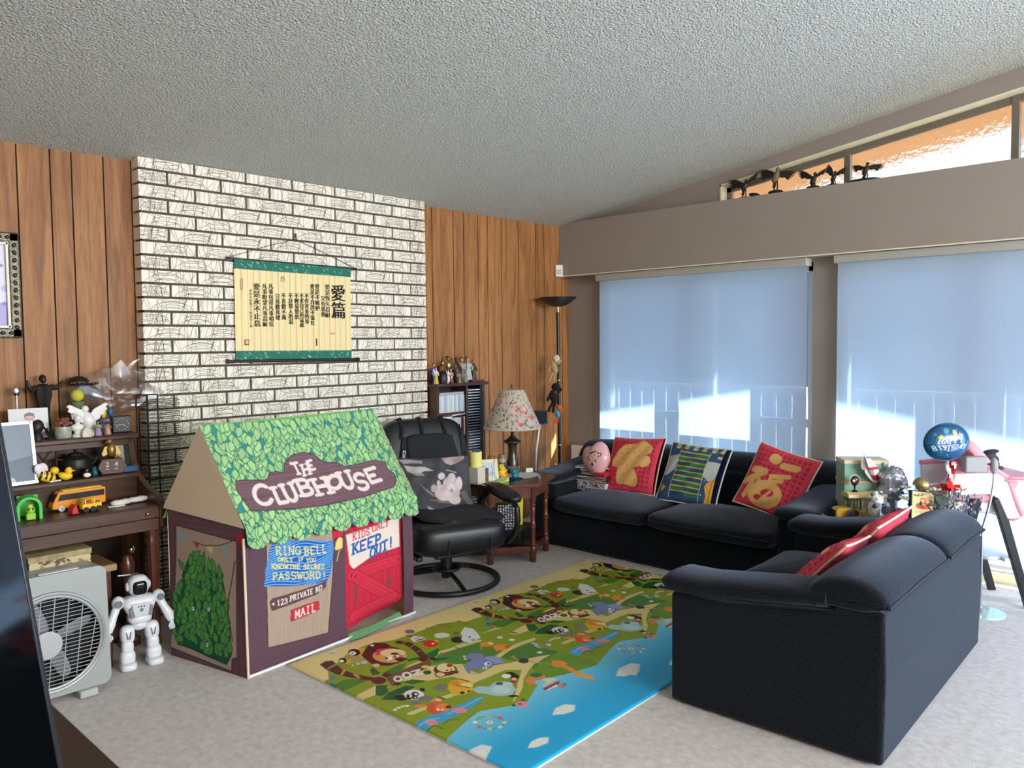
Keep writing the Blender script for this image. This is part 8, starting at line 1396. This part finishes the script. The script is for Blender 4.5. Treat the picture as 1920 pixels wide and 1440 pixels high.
t = thing('helmet_trophy', 'small dark red helmet ornament on a stem standing on the yellow truck roof', 'ornament', (4.40, 1.60, SZ+.1725), R(-40)); MB().ell((0, 0, .062), (.026, .02, .027), 18, 12).build('helmet', M('helmet_red', (76, 36, 36), rough=.25), t); MB().lathe([(0, 0), (.018, 0), (.014, .006), (.004, .012), (.005, .03), (.012, .036), (0, .04)], 16).build('stem', m_bz, t); MB().ell((-.014, -.014, .062), (.008, .008, .008), 10, 8).build('emblem', m_wht, t); MB().tube(arc(.0, .062, .0275, .028, -40, 220, 14) and [(x, 0, z) for x, z in arc(0, .062, .0275, .0285, -40, 220, 14)], .0025, 6).build('rim', m_wht, t)
t = thing('panda_bundle', 'panda gift bundle in clear wrap beside the truck on the side table', 'gift bundle', (4.365, 1.475, SZ), R(-46)); MB().ell((0, 0, .10), (.042, .036, .055), 18, 12).build('body', m_porc, t); MB().ell((0, -.01, .155), (.032, .03, .028), 18, 12).build('head', m_porc, t)
for s_ in (-1, 1): MB().ell((s_*.024, -.008, .180), (.010, .007, .010), 10, 8).build('ear', m_bk, t); MB().ell((s_*.018, -.04, .125), (.022, .012, .014), 12, 8, 0, (0, s_*.3, 0)).build('arm', m_bk, t); MB().ell((s_*.012, -.036, .158), (.006, .004, .008), 8, 6).build('eye_patch', m_bk, t)
MB().box((0, 0, .022), (.09, .07, .044)).build('pot', M('pot_black', (34, 30, 38), rough=.4), t, bevel=.004)
q = MB(); n, k = 22, 10; vs = []; fs = []; rr = random.Random(21)
for i in range(k+1):
    f = i/k; r0 = .058+.012*math.sin(f*5)-.03*max(0, f-.8)*4*.5
    for j in range(n): a = 2*math.pi*j/n; e = 1+.16*math.sin(a*4+f*6)+rr.uniform(-.07, .07); vs.append((r0*e*math.cos(a), r0*.9*e*math.sin(a), .03+.17*f))
for i in range(k):
    for j in range(n): fs.append((i*n+j, i*n+(j+1) % n, (i+1)*n+(j+1) % n, (i+1)*n+j))
q.raw(vs, fs); q.build('clear_wrap', mclear2, t, angle=25)
rollm = M('roll_mauve', (136, 122, 132), rough=.5); rollp = M('roll_peach', (190, 150, 136), rough=.5)
def roll(label, loc, r_, L, mt, rz):
    t = thing('paper_swirl', label, 'paper roll', loc, R(rz), 'rolled paper swirls'); P = [(r_*(1-.8*i/44)*math.cos(i*.42), r_*(1-.8*i/44)*math.sin(i*.42)) for i in range(45)]; q = MB()
    vs = [(x, 0, z) for x, z in P]+[(x, L, z) for x, z in P]; fs = [(i, i+1, 46+i, 45+i) for i in range(44)]; q.raw(vs, fs); q.raw([(x*1.06, -.001, z*1.06) for x, z in P]+[(x, L, z) for x, z in P], fs); q.build('spiral', mt, t)
    MB().lathe([(0, .004), (r_*.95, .004), (r_*.95, .007), (0, .008)], 20).build('core', M('roll_core', (52, 42, 52), rough=.7), t).matrix_local = Matrix.Translation((0, .002, 0)) @ Matrix.Rotation(R(-90), 4, 'X')
roll('largest mauve paper swirl in front of the panda bundle', (4.345, 1.40, SZ+.083), .041, .03, rollm, -46); roll('small mauve paper swirl left of the panda bundle', (4.325, 1.575, SZ+.06), .028, .03, rollm, -46); roll('peach paper swirl between panda bundle and award plaque', (4.40, 1.365, SZ+.08), .034, .03, rollp, -46)
solo(MB().lathe([(.0, 0), (.03, 0), (.034, .04), (0, .042)], 18).build('dark_pot', M('pot_black', (34, 30, 38))), 'dark round pot under the largest mauve swirl', 'pot', (4.352, 1.415, SZ))
t = thing('spotted_cup', 'black and white spotted cup under the peach swirl', 'cup', (4.40, 1.375, SZ)); MB().lathe([(.0, 0), (.026, 0), (.03, .042), (0, .043)], 20).build('cup_body', m_porc, t); q = MB()
for i in range(9): a = rr.uniform(0, 6.28); q.ell((.029*math.cos(a), .029*math.sin(a), rr.uniform(.008, .036)), (.006, .006, .006), 8, 6)
q.build('spots', m_bk, t)
t = thing('slide_toy', 'dark flat toy rack with a pale bar at the left front of the side table', 'toy', (4.30, 1.665, SZ), R(-46)); MB().box((0, 0, .006), (.06, .022, .012)).build('foot', M('rack_brown', (70, 46, 40), rough=.5), t, bevel=.002); MB().box((-.03, .0, .032), (.10, .012, .006), (0, R(32), 0)).build('bar', M('rack_bar', (110, 100, 84), rough=.4), t)
t = thing('award_plaque', 'gold-faced award plaque in a black stand before the flowers', 'plaque', (4.43, 1.265, SZ)); t.rotation_euler = (R(-10), R(8), R(-38)); MB().box((0, .012, .105), (.135, .024, .21)).build('stand', m_bk, t, bevel=.003); c = Canvas(.122, .196, .0022, (176, 146, 92)); c.poly([(.045, .03), (.078, .03), (.078, .062), (.045, .062)], (176, 66, 50)); c.poly([(.053, .038), (.070, .038), (.070, .055), (.053, .055)], (176, 146, 92)); c.poly([(.02, .062), (.05, .072), (.075, .072), (.103, .062), (.098, .084), (.075, .088), (.05, .088), (.025, .084)], (186, 56, 46))
for i, ch_ in enumerate('EXCELLENCE'): c.glyph(ch_, (.022+i*.008, .108), (.006, 0), (0, -.009), (70, 50, 36), .0016)
for j in range(3): c.stroke([(.035, .13+j*.014), (.09, .13+j*.014)], .0018, (120, 92, 60))
c.mesh('gold_face', lambda u, v: (u-.061, -.0006+0*u, .203-v), painted('metal_print', rough=.35, metal=.3), t)
t = thing('foil_bag', 'crumpled silver foil bag leaning in front of the upper gift box', 'bag', (4.53, 1.45, SZ+.085)); q = MB(); rr = random.Random(31)
q.ell((0, 0, .13), (.07, .045, .095), 30, 20, 0, (0, R(18), R(-46)), .8, .8, bend=lambda p: (p.x*(1+.2*math.sin(p.z*70)), p.y+rr.uniform(-.008, .008), p.z+rr.uniform(-.006, .006))); q.build('foil', M('foil_grey', (156, 160, 170), rough=.32, metal=.55), t, angle=20); MB().ell((.0, -.052, .09), (.014, .004, .008), 12, 8, 0, (0, 0, R(-46))).build('label_spot', m_tl, t); MB().lathe([(0, -.075), (.03, -.075), (.03, .06), (0, .06)], 14).build('bottle_base', M('foil_grey', (156, 160, 170)), t)
t = thing('candy_wrapper', 'red and white twisted candy wrapper rising left of the silver bag', 'wrapper', (4.515, 1.53, SZ+.215)); q = MB(); n, k = 16, 9; vs = []; fs = []
for i in range(k+1):
    f = i/k; r0 = .012+.034*math.sin(f*math.pi*.9)
    for j in range(n): a = 2*math.pi*j/n; e = 1+.3*math.sin(a*5+f*3)+rr.uniform(-.12, .12); vs.append((r0*e*math.cos(a)-.06*f, r0*.7*e*math.sin(a)+.03*f, .14*f))
ms = []
for i in range(k):
    for j in range(n): fs.append((i*n+j, i*n+(j+1) % n, (i+1)*n+(j+1) % n, (i+1)*n+j)); ms.append(1 if (i in (1, 2, 5) and j % 8 < 5) else 0)
q.raw(vs, fs); q.m = ms; q.build('wrapper', [M('wrap_white', (226, 220, 220), rough=.3), M('wrap_red', (206, 50, 70), rough=.3)], t, angle=20); MB().tube([(-.06, .03, .13), (-.085, .04, .18)], .004, 6, radii=[.006, .001]).build('twist', M('wrap_white', (226, 220, 220)), t); MB().tube([(.06, -.05, .02), (.03, -.03, .11)], .006, 8).build('stick', M('stick_grey', (170, 166, 164), rough=.5), t); MB().tube([(0, 0, 0), (.0, 0, -.215)], .004, 6).build('stem', M('stick_grey', (170, 166, 164)), t)
# gold flower ball, red foil, bouquet
def petals(mb, c, r_, n, rng, flat=.35, m=0):
    for i in range(n):
        a = rng.uniform(0, 6.28); b = rng.uniform(-.3, 1.4); d = Vector((math.cos(a)*math.cos(b), math.sin(a)*math.cos(b), math.sin(b))); mb.ell(Vector(c)+d*r_*.7, (r_*.42, r_*.42, r_*.16), 8, 6, m, (b-1.57, 0, a-1.57))
rr = random.Random(17); t = thing('gold_rosette', 'gold foil rosette in the middle of the bouquet', 'rosette', (4.475, 1.285, SZ+.19)); q = MB(); q.ell((0, 0, .045), (.03, .03, .032), 12, 8); petals(q, (0, 0, .045), .05, 40, rr); q.build('foil_petals', M('foil_gold', (166, 150, 100), rough=.3, metal=.7), t); MB().tube([(0, 0, .01), (0, 0, -.19)], .004, 6).build('stem', m_bz, t)
t = thing('red_foil_gift', 'red and silver foil wrapped sweets above the bouquet beside the grey lamp head', 'wrapper', (4.545, 1.165, SZ+.215)); q = MB(); n, k = 16, 9; vs = []; fs = []; ms = []
for i in range(k+1):
    f = i/k; r0 = .04*(1-.5*f)+.012*math.sin(f*9)
    for j in range(n): a = 2*math.pi*j/n; e = 1+.3*math.sin(a*4+f*5)+rr.uniform(-.14, .14); vs.append((r0*e*math.cos(a), r0*.8*e*math.sin(a), .15*f))
for i in range(k):
    for j in range(n): fs.append((i*n+j, i*n+(j+1) % n, (i+1)*n+(j+1) % n, (i+1)*n+j)); ms.append(1 if (i+j) % 5 < 2 or i < 2 else 0)
q.raw(vs, fs); q.m = ms; q.build('foil_wrap', [M('foil_bright', (214, 210, 214), rough=.25, metal=.4), M('foil_red', (206, 24, 30), rough=.25, metal=.2)], t, angle=20); MB().tube([(0, 0, .005), (0, 0, -.215)], .004, 6).build('stick', m_wht, t)
t = thing('bouquet', 'bouquet of cream flowers with grey-green leaves behind the award plaque', 'bouquet', (4.515, 1.20, SZ)); MB().lathe([(.0, 0), (.04, 0), (.05, .05), (.045, .10), (0, .10)], 20).build('vase', M('vase_teal', (90, 130, 130), rough=.3), t)
fl_m = M('petal_cream', (222, 212, 176), rough=.6); 
for (x, y, z, r_) in ((-.02, .03, .21, .035), (.05, -.03, .17, .034), (.02, -.09, .22, .03), (-.06, .09, .18, .03), (-.09, .15, .16, .03), (.04, -.02, .11, .03), (.0, -.06, .14, .028), (-.05, .16, .21, .028)):
    q = MB(); 
    for i in range(9): a = 6.28*i/9; q.ell((x+math.cos(a)*r_*.6, y+math.sin(a)*r_*.6, z+.006), (r_*.5, r_*.2, r_*.14), 8, 6, 0, (0, -.35, a))
    q.ell((x, y, z+.01), (r_*.3, r_*.3, r_*.25), 8, 6); q.build('flower', fl_m, t); MB().tube([(x, y, z), (x*.4, y*.4, .10)], .002, 5).build('flower_stem', m_bz, t)
q = MB()
for i in range(110):
    a, d = rr.uniform(0, 6.28), rr.uniform(.03, .17); x, y, z = d*math.cos(a)*.55, d*math.sin(a)*1.0+.02, rr.uniform(.08, .24)-.25*d; q.ell((x, y, z), (rr.uniform(.012, .026), .008, .0025), 8, 5, 0, (rr.uniform(-.8, .8), rr.uniform(-.8, .8), rr.uniform(0, 6.28)))
q.build('leaves', M('leaf_sage', (96, 112, 104), rough=.6), t)['kind'] = 'stuff'; q = MB()
for i in range(70): a = rr.uniform(0, 6.28); d = rr.uniform(.08, .17); q.ell((d*math.cos(a)*.5+.02, -abs(d*math.sin(a))-.02, rr.uniform(.06, .20)), (.006, .006, .009), 7, 5)
q.build('lavender', M('lavender_grey', (140, 144, 170), rough=.7), t)['kind'] = 'stuff'
t = thing('foil_balloon', 'round blue foil birthday balloon above the side table', 'balloon', (4.585, 1.18, .86)); c = Canvas(.23, .23, .002, (24, 84, 128))
for i in range(70): c.circ(rr.uniform(.01, .22), rr.uniform(.01, .22), rr.uniform(.002, .005), rr.choice([(70, 140, 170), (150, 180, 190), (40, 110, 150)]))
for x, y, col in ((.055, .06, (196, 190, 80)), (.145, .045, (206, 180, 90)), (.185, .055, (214, 120, 150)), (.10, .035, (90, 150, 170))): c.circ(x, y, .014, col, .017); c.stroke([(x, y+.017), (x-.004, y+.045)], .0018, (160, 180, 190))
for i, ch_ in enumerate('HAPPY'): c.glyph(ch_, (.052+i*.027, .115), (.021, -.002), (.002, -.034), (206, 214, 220), .0065)
for i, ch_ in enumerate('BIRTHDAY'): c.glyph(ch_, (.022+i*.0236, .166), (.018, -.002), (.001, -.036), (206, 214, 220) if i < 4 else (190, 176, 196), .006)
def disc3(u, v, s_):
    a, b = u/.115-1, 1-v/.115; m_ = np.maximum(np.abs(a), np.abs(b)); r_ = np.sqrt(a*a+b*b); k = np.where(r_ > 1e-6, m_/np.maximum(r_, 1e-6), 1); q_ = m_
    return .115*a*k*1.02, .115*b*k*.82, s_*.045*np.sqrt(np.clip(1-q_**2, 0, 1))
foil = painted('foil_print', rough=.22, spec=.6, metal=.25); o1 = c.mesh('printed_face', lambda u, v: disc3(u, v, 1), foil, t); c2 = Canvas(.23, .23, .01, (24, 84, 128)); o2 = c2.mesh('rear_face', lambda u, v: disc3(u, v, -1), foil, t); P = []
for i in range(60): a = 6.283*i/60; P.append((.118*math.cos(a)*(1+.012*(i % 2)), .097*math.sin(a)*(1+.012*(i % 2)), 0))
MB().tube(P, .003, 5, closed=True).build('seam', M('foil_seam', (30, 80, 110), rough=.3, metal=.3), t); MB().tube([(0, -.095, 0), (.0, -.20, 0), (-.02, -.36, 0)], .003, 6).build('stick', m_wht, t)
frame(t, (4.55, 1.19, .915), (.69, -.724, 0), (0, 0, 1), R(4))

# ------------------------------------------------------------------ high chair and reading lamp by the patio door
m_pink = M('chair_pink', (226, 150, 158), rough=.5); m_shell = M('chair_shell', (222, 222, 224), rough=.4)
t = thing('high_chair', 'pink and white high chair on black legs before the right-hand blind', 'high chair', (4.957, 1.11, 0), R(-46.5))
for s_ in (-1, 1):
    P = [(-.25, .62), (-.26, .74), (-.05, .745), (.0, .73), (.03, .68), (.075, .55), (.10, .50), (.03, .49), (-.02, .60), (-.06, .625)]
    MB().prism(P, s_*.17-.012, s_*.17+.012, 'y').build('side_shell', m_shell, t, bevel=.006)
    MB().tube([(-.26, s_*.17, .745), (-.12, s_*.172, .752), (-.03, s_*.172, .75), (.03, s_*.172, .71), (.07, s_*.172, .60), (.11, s_*.172, .51)], .016, 10).build('side_trim', m_pink, t)
    MB().lathe([(0, 0), (.02, 0), (.02, .006), (.012, .008), (0, .008)], 18).build('hinge_cap', m_shell, t).matrix_local = Matrix.Translation((-.035, s_*.185, .68)) @ Matrix.Rotation(R(90 if s_ < 0 else -90), 4, 'X')
    for a, b in (((-.02, .60), (.165, 0)), ((-.13, .60), (-.27, 0))):
        q = MB(); d = Vector((b[0]-a[0], 0, b[1]-a[1])); q.prism([(a[0]-.026, a[1]), (a[0]+.026, a[1]), (b[0]+.02, b[1]), (b[0]-.02, b[1])], s_*.165-.014, s_*.165+.014, 'y'); q.build('leg', m_bk, t, bevel=.004)
q = MB(); q.ell((-.10, 0, .82), (.045, .155, .15), 20, 14, 0, (0, R(-42), 0), .7, .7); q.build('backrest', m_pink, t); q = MB(); q.ell((-.08, 0, .835), (.035, .10, .11), 18, 12, 0, (0, R(-42), 0), .8, .8); q.build('back_cushion', M('chair_pink_pale', (232, 176, 178), rough=.6), t)
q = MB(); q.ell((-.06, 0, .60), (.19, .15, .035), 24, 10, 0, None, .5, .4); q.build('seat', m_pink, t); MB().ell((-.06, 0, .55), (.2, .14, .05), 24, 10, 0, None, .6, .4).build('seat_pan', m_shell, t); MB().prism([(.06, .62), (.16, .50), (.10, .46), (.02, .50)], -.14, .14, 'y').build('calf_pad', m_pink, t, bevel=.02)
q = MB(); q.prism(rrect(.20, .40, .06, 5, .10, 0), .705, .722, 'z'); q.build('tray', m_pink, t, bevel=.006); MB().prism(rrect(.22, .42, .07, 5, .10, 0), .695, .706, 'z').build('tray_rim', M('chair_pink_pale', (232, 176, 178)), t, bevel=.003); MB().prism([(.03, .695), (.19, .695), (.15, .61), (.08, .60)], -.05, .05, 'y').build('crotch_shield', m_pink, t, bevel=.012)
MB().prism(rrect(.16, .26, .05, 5, .02, 0), .255, .275, 'z').build('footrest', m_shell, t, bevel=.006); 
for s_ in (-1, 1): MB().box((.055, s_*.14, .265), (.05, .05, .02)).build('footrest_arm', m_shell, t)
t = thing('elephant_toy', 'dark grey soft toy in a cap sitting on the high chair tray', 'soft toy', (4.957+.085*.688+.05*.726-.02, 1.11-.085*.726+.05*.688, .7225), R(-46.5)); m_olive = M('plush_olive', (84, 82, 70), rough=.95); MB().ell((0, 0, .03), (.04, .03, .03), 16, 10).build('body', m_olive, t); MB().ell((-.012, 0, .082), (.03, .028, .03), 16, 12).build('head', M('plush_grey', (70, 70, 72), rough=.95), t); MB().ell((-.008, 0, .10), (.042, .036, .012), 18, 8, 0, (0, R(-10), 0)).build('cap', M('plush_cap', (52, 56, 62), rough=.95), t); q = MB(); q.tube([(.014, 0, .075), (.03, 0, .06), (.032, 0, .045)], .008, 8, radii=[.011, .008, .006]); q.build('trunk', M('plush_grey', (70, 70, 72)), t)
for s_ in (-1, 1): MB().ell((.035, s_*.02, .012), (.02, .012, .012), 12, 8).build('foot', m_olive, t)
t = thing('reading_lamp', 'grey gooseneck reading lamp on a round glass base beside the loveseat', 'lamp', (4.70, 1.05, 0)); MB().lathe([(.0, 0), (.115, .0), (.117, .004), (.115, .010), (0, .010)], 40).build('glass_base', M('green_glass', (170, 206, 198), rough=.1, spec=.7), t); m_lgrey = M('lamp_grey', (150, 148, 148), rough=.4); MB().lathe([(0, .01), (.022, .01), (.022, .022), (.010, .03), (0, .03)], 18).build('foot_plate', m_lgrey, t)
dv = Vector((.688, -.726, 0)); q = MB(); P = [(0, 0, .025), (0, 0, .45)]+[tuple(dv*(-.0+.055*math.sin(f*1.57))+Vector((0, 0, .45+.30*f))) for f in [i/10 for i in range(1, 11)]]; q.tube(P, .0065, 10); q.build('gooseneck', M('chrome_bright', (214, 214, 214)), t)
tp = Vector(P[-1]); q = MB(); q.ell(tp+Vector((0, 0, .035)), (.02, .02, .045), 16, 10); q.build('joint', m_lgrey, t); q = MB(); hc = tp-dv*.105+Vector((0, 0, .045)); q.box(hc, (.115, .05, .085), (0, 0, R(-46.5))); q.build('lamp_head', m_lgrey, t, bevel=.008, seg=3); MB().tube([tuple(tp+Vector((0, 0, .045))), tuple(hc+dv*.05)], .006, 8).build('pivot', m_bk, t)

# ------------------------------------------------------------------ eagles along the ledge
LZ = 2.4665; m_eag = M('eagle_bronze', (40, 32, 28), rough=.5, metal=.2, noise=.3, nsc=60); m_eagl = M('eagle_pale', (120, 96, 74), rough=.6); EXX = 5.325
def wing_poly(root, tip, w_, droop):
    """feathered wing from root to tip, fingers at the tip; coordinates (across, up)"""
    r0, t0 = Vector(root), Vector(tip); d = t0-r0; L = d.length; d.normalize(); n = Vector((-d.y, d.x)); n = n if n.y > 0 else -n
    top = [r0+n*w_*.2, r0+d*L*.22+n*w_*.45, r0+d*L*.5+n*w_*.62, r0+d*L*.82+n*w_*.45]
    fing = []
    for k in range(7):
        f = k/6; a = r0+d*L*(1.06-.34*f*f)+n*w_*(.3-1.7*f); fing += [a, a-d*L*(.30-.12*f)+n*w_*.10]
    low = [r0+d*L*.48-n*w_*1.0, r0+d*L*.40-n*w_*.75, r0+d*L*.33-n*w_*.9, r0+d*L*.1-n*w_*.5]
    return [tuple(p) for p in top+fing+low]
def eagle(y, tips, bh, label, base, s=1.0, pale=False, flip=1):
    t = thing('eagle_figurine', label, 'figurine', (EXX, y, LZ), R(-90), 'eagles along the ledge')       # local x runs to the right as seen from the room
    b = m_eag; q = MB(); q.ell((0, 0, bh), (.018*s, .018*s, .036*s), 14, 10, 0, (0, R(24*flip), 0)); q.ell((.014*s*flip, -.004, bh+.040*s), (.011*s, .011*s, .012*s), 12, 8); q.tube([(.022*s*flip, -.006, bh+.040*s), (.032*s*flip, -.008, bh+.036*s)], .003, 6, radii=[.005*s, .001]); q.build('body', m_eagl if pale else b, t)
    MB().prism([(-.008*flip, bh-.02), (-.024*flip, bh-.055*s), (-.004*flip, bh-.06*s), (.006*flip, bh-.025)], -.006, .006, 'y').build('tail', b, t, bevel=.002)
    for k, tp_ in enumerate(tips):
        o = MB(); P = wing_poly((.004 if tp_[0] > 0 else -.004, bh+.016*s), tp_[:2], tp_[2], 0); o.prism(P, -.003, .003, 'y'); w_ = o.build('wing', b, t, bevel=.0015); w_.rotation_euler = (0, 0, R(14) if tp_[0] > 0 else R(-14))
    for x in (-.009, .010): MB().tube([(x, 0, bh-.02*s), (x*1.3, 0, bh*.5+.004), (x*1.2, -.002, base)], .004*s, 6).build('leg', b, t)
    q = MB(); q.ell((0, 0, base*.5), (.045*s, .035*s, max(.006, base*.55)), 14, 8, bend=lambda p: (p.x+.006*math.sin(p.y*200), p.y, p.z)); q.build('rock_base', b, t)
eagle(2.735, [(-.150, .150, .036), (.10, .180, .016)], .085, 'leftmost bronze eagle with wings swept up, landing on bent legs', .014, 1.0)
eagle(2.50, [(-.15, .185, .036), (.135, .135, .032)], .12, 'largest bronze eagle with pale breast and wings spread wide', .03, 1.25, True)
eagle(2.235, [(-.125, .145, .026), (.085, .13, .014)], .06, 'bronze eagle on a stepped rock right of the pale-breasted one', .024, 1.0)
eagle(2.10, [(-.045, .150, .026), (.08, .115, .018)], .055, 'small bronze eagle with one wing upright beside the window bar', .018, .85)
eagle(1.895, [(-.10, .115, .022), (.11, .095, .022)], .075, 'rightmost bronze eagle with level wings on a long dark mound', .024, .95)
solo(MB().ell((0, 0, .012), (.05, .11, .014), 20, 8).build('mound', m_eag), 'long dark mound under the rightmost eagle', 'rock', (5.315, 1.905, LZ-.004)); solo(MB().ell((0, 0, .016), (.022, .045, .016), 16, 8, 0, (R(12), 0, 0)).build('dark_rock', m_eag), 'smooth dark stone between the first two eagles on the ledge', 'rock', (5.32, 2.655, LZ))
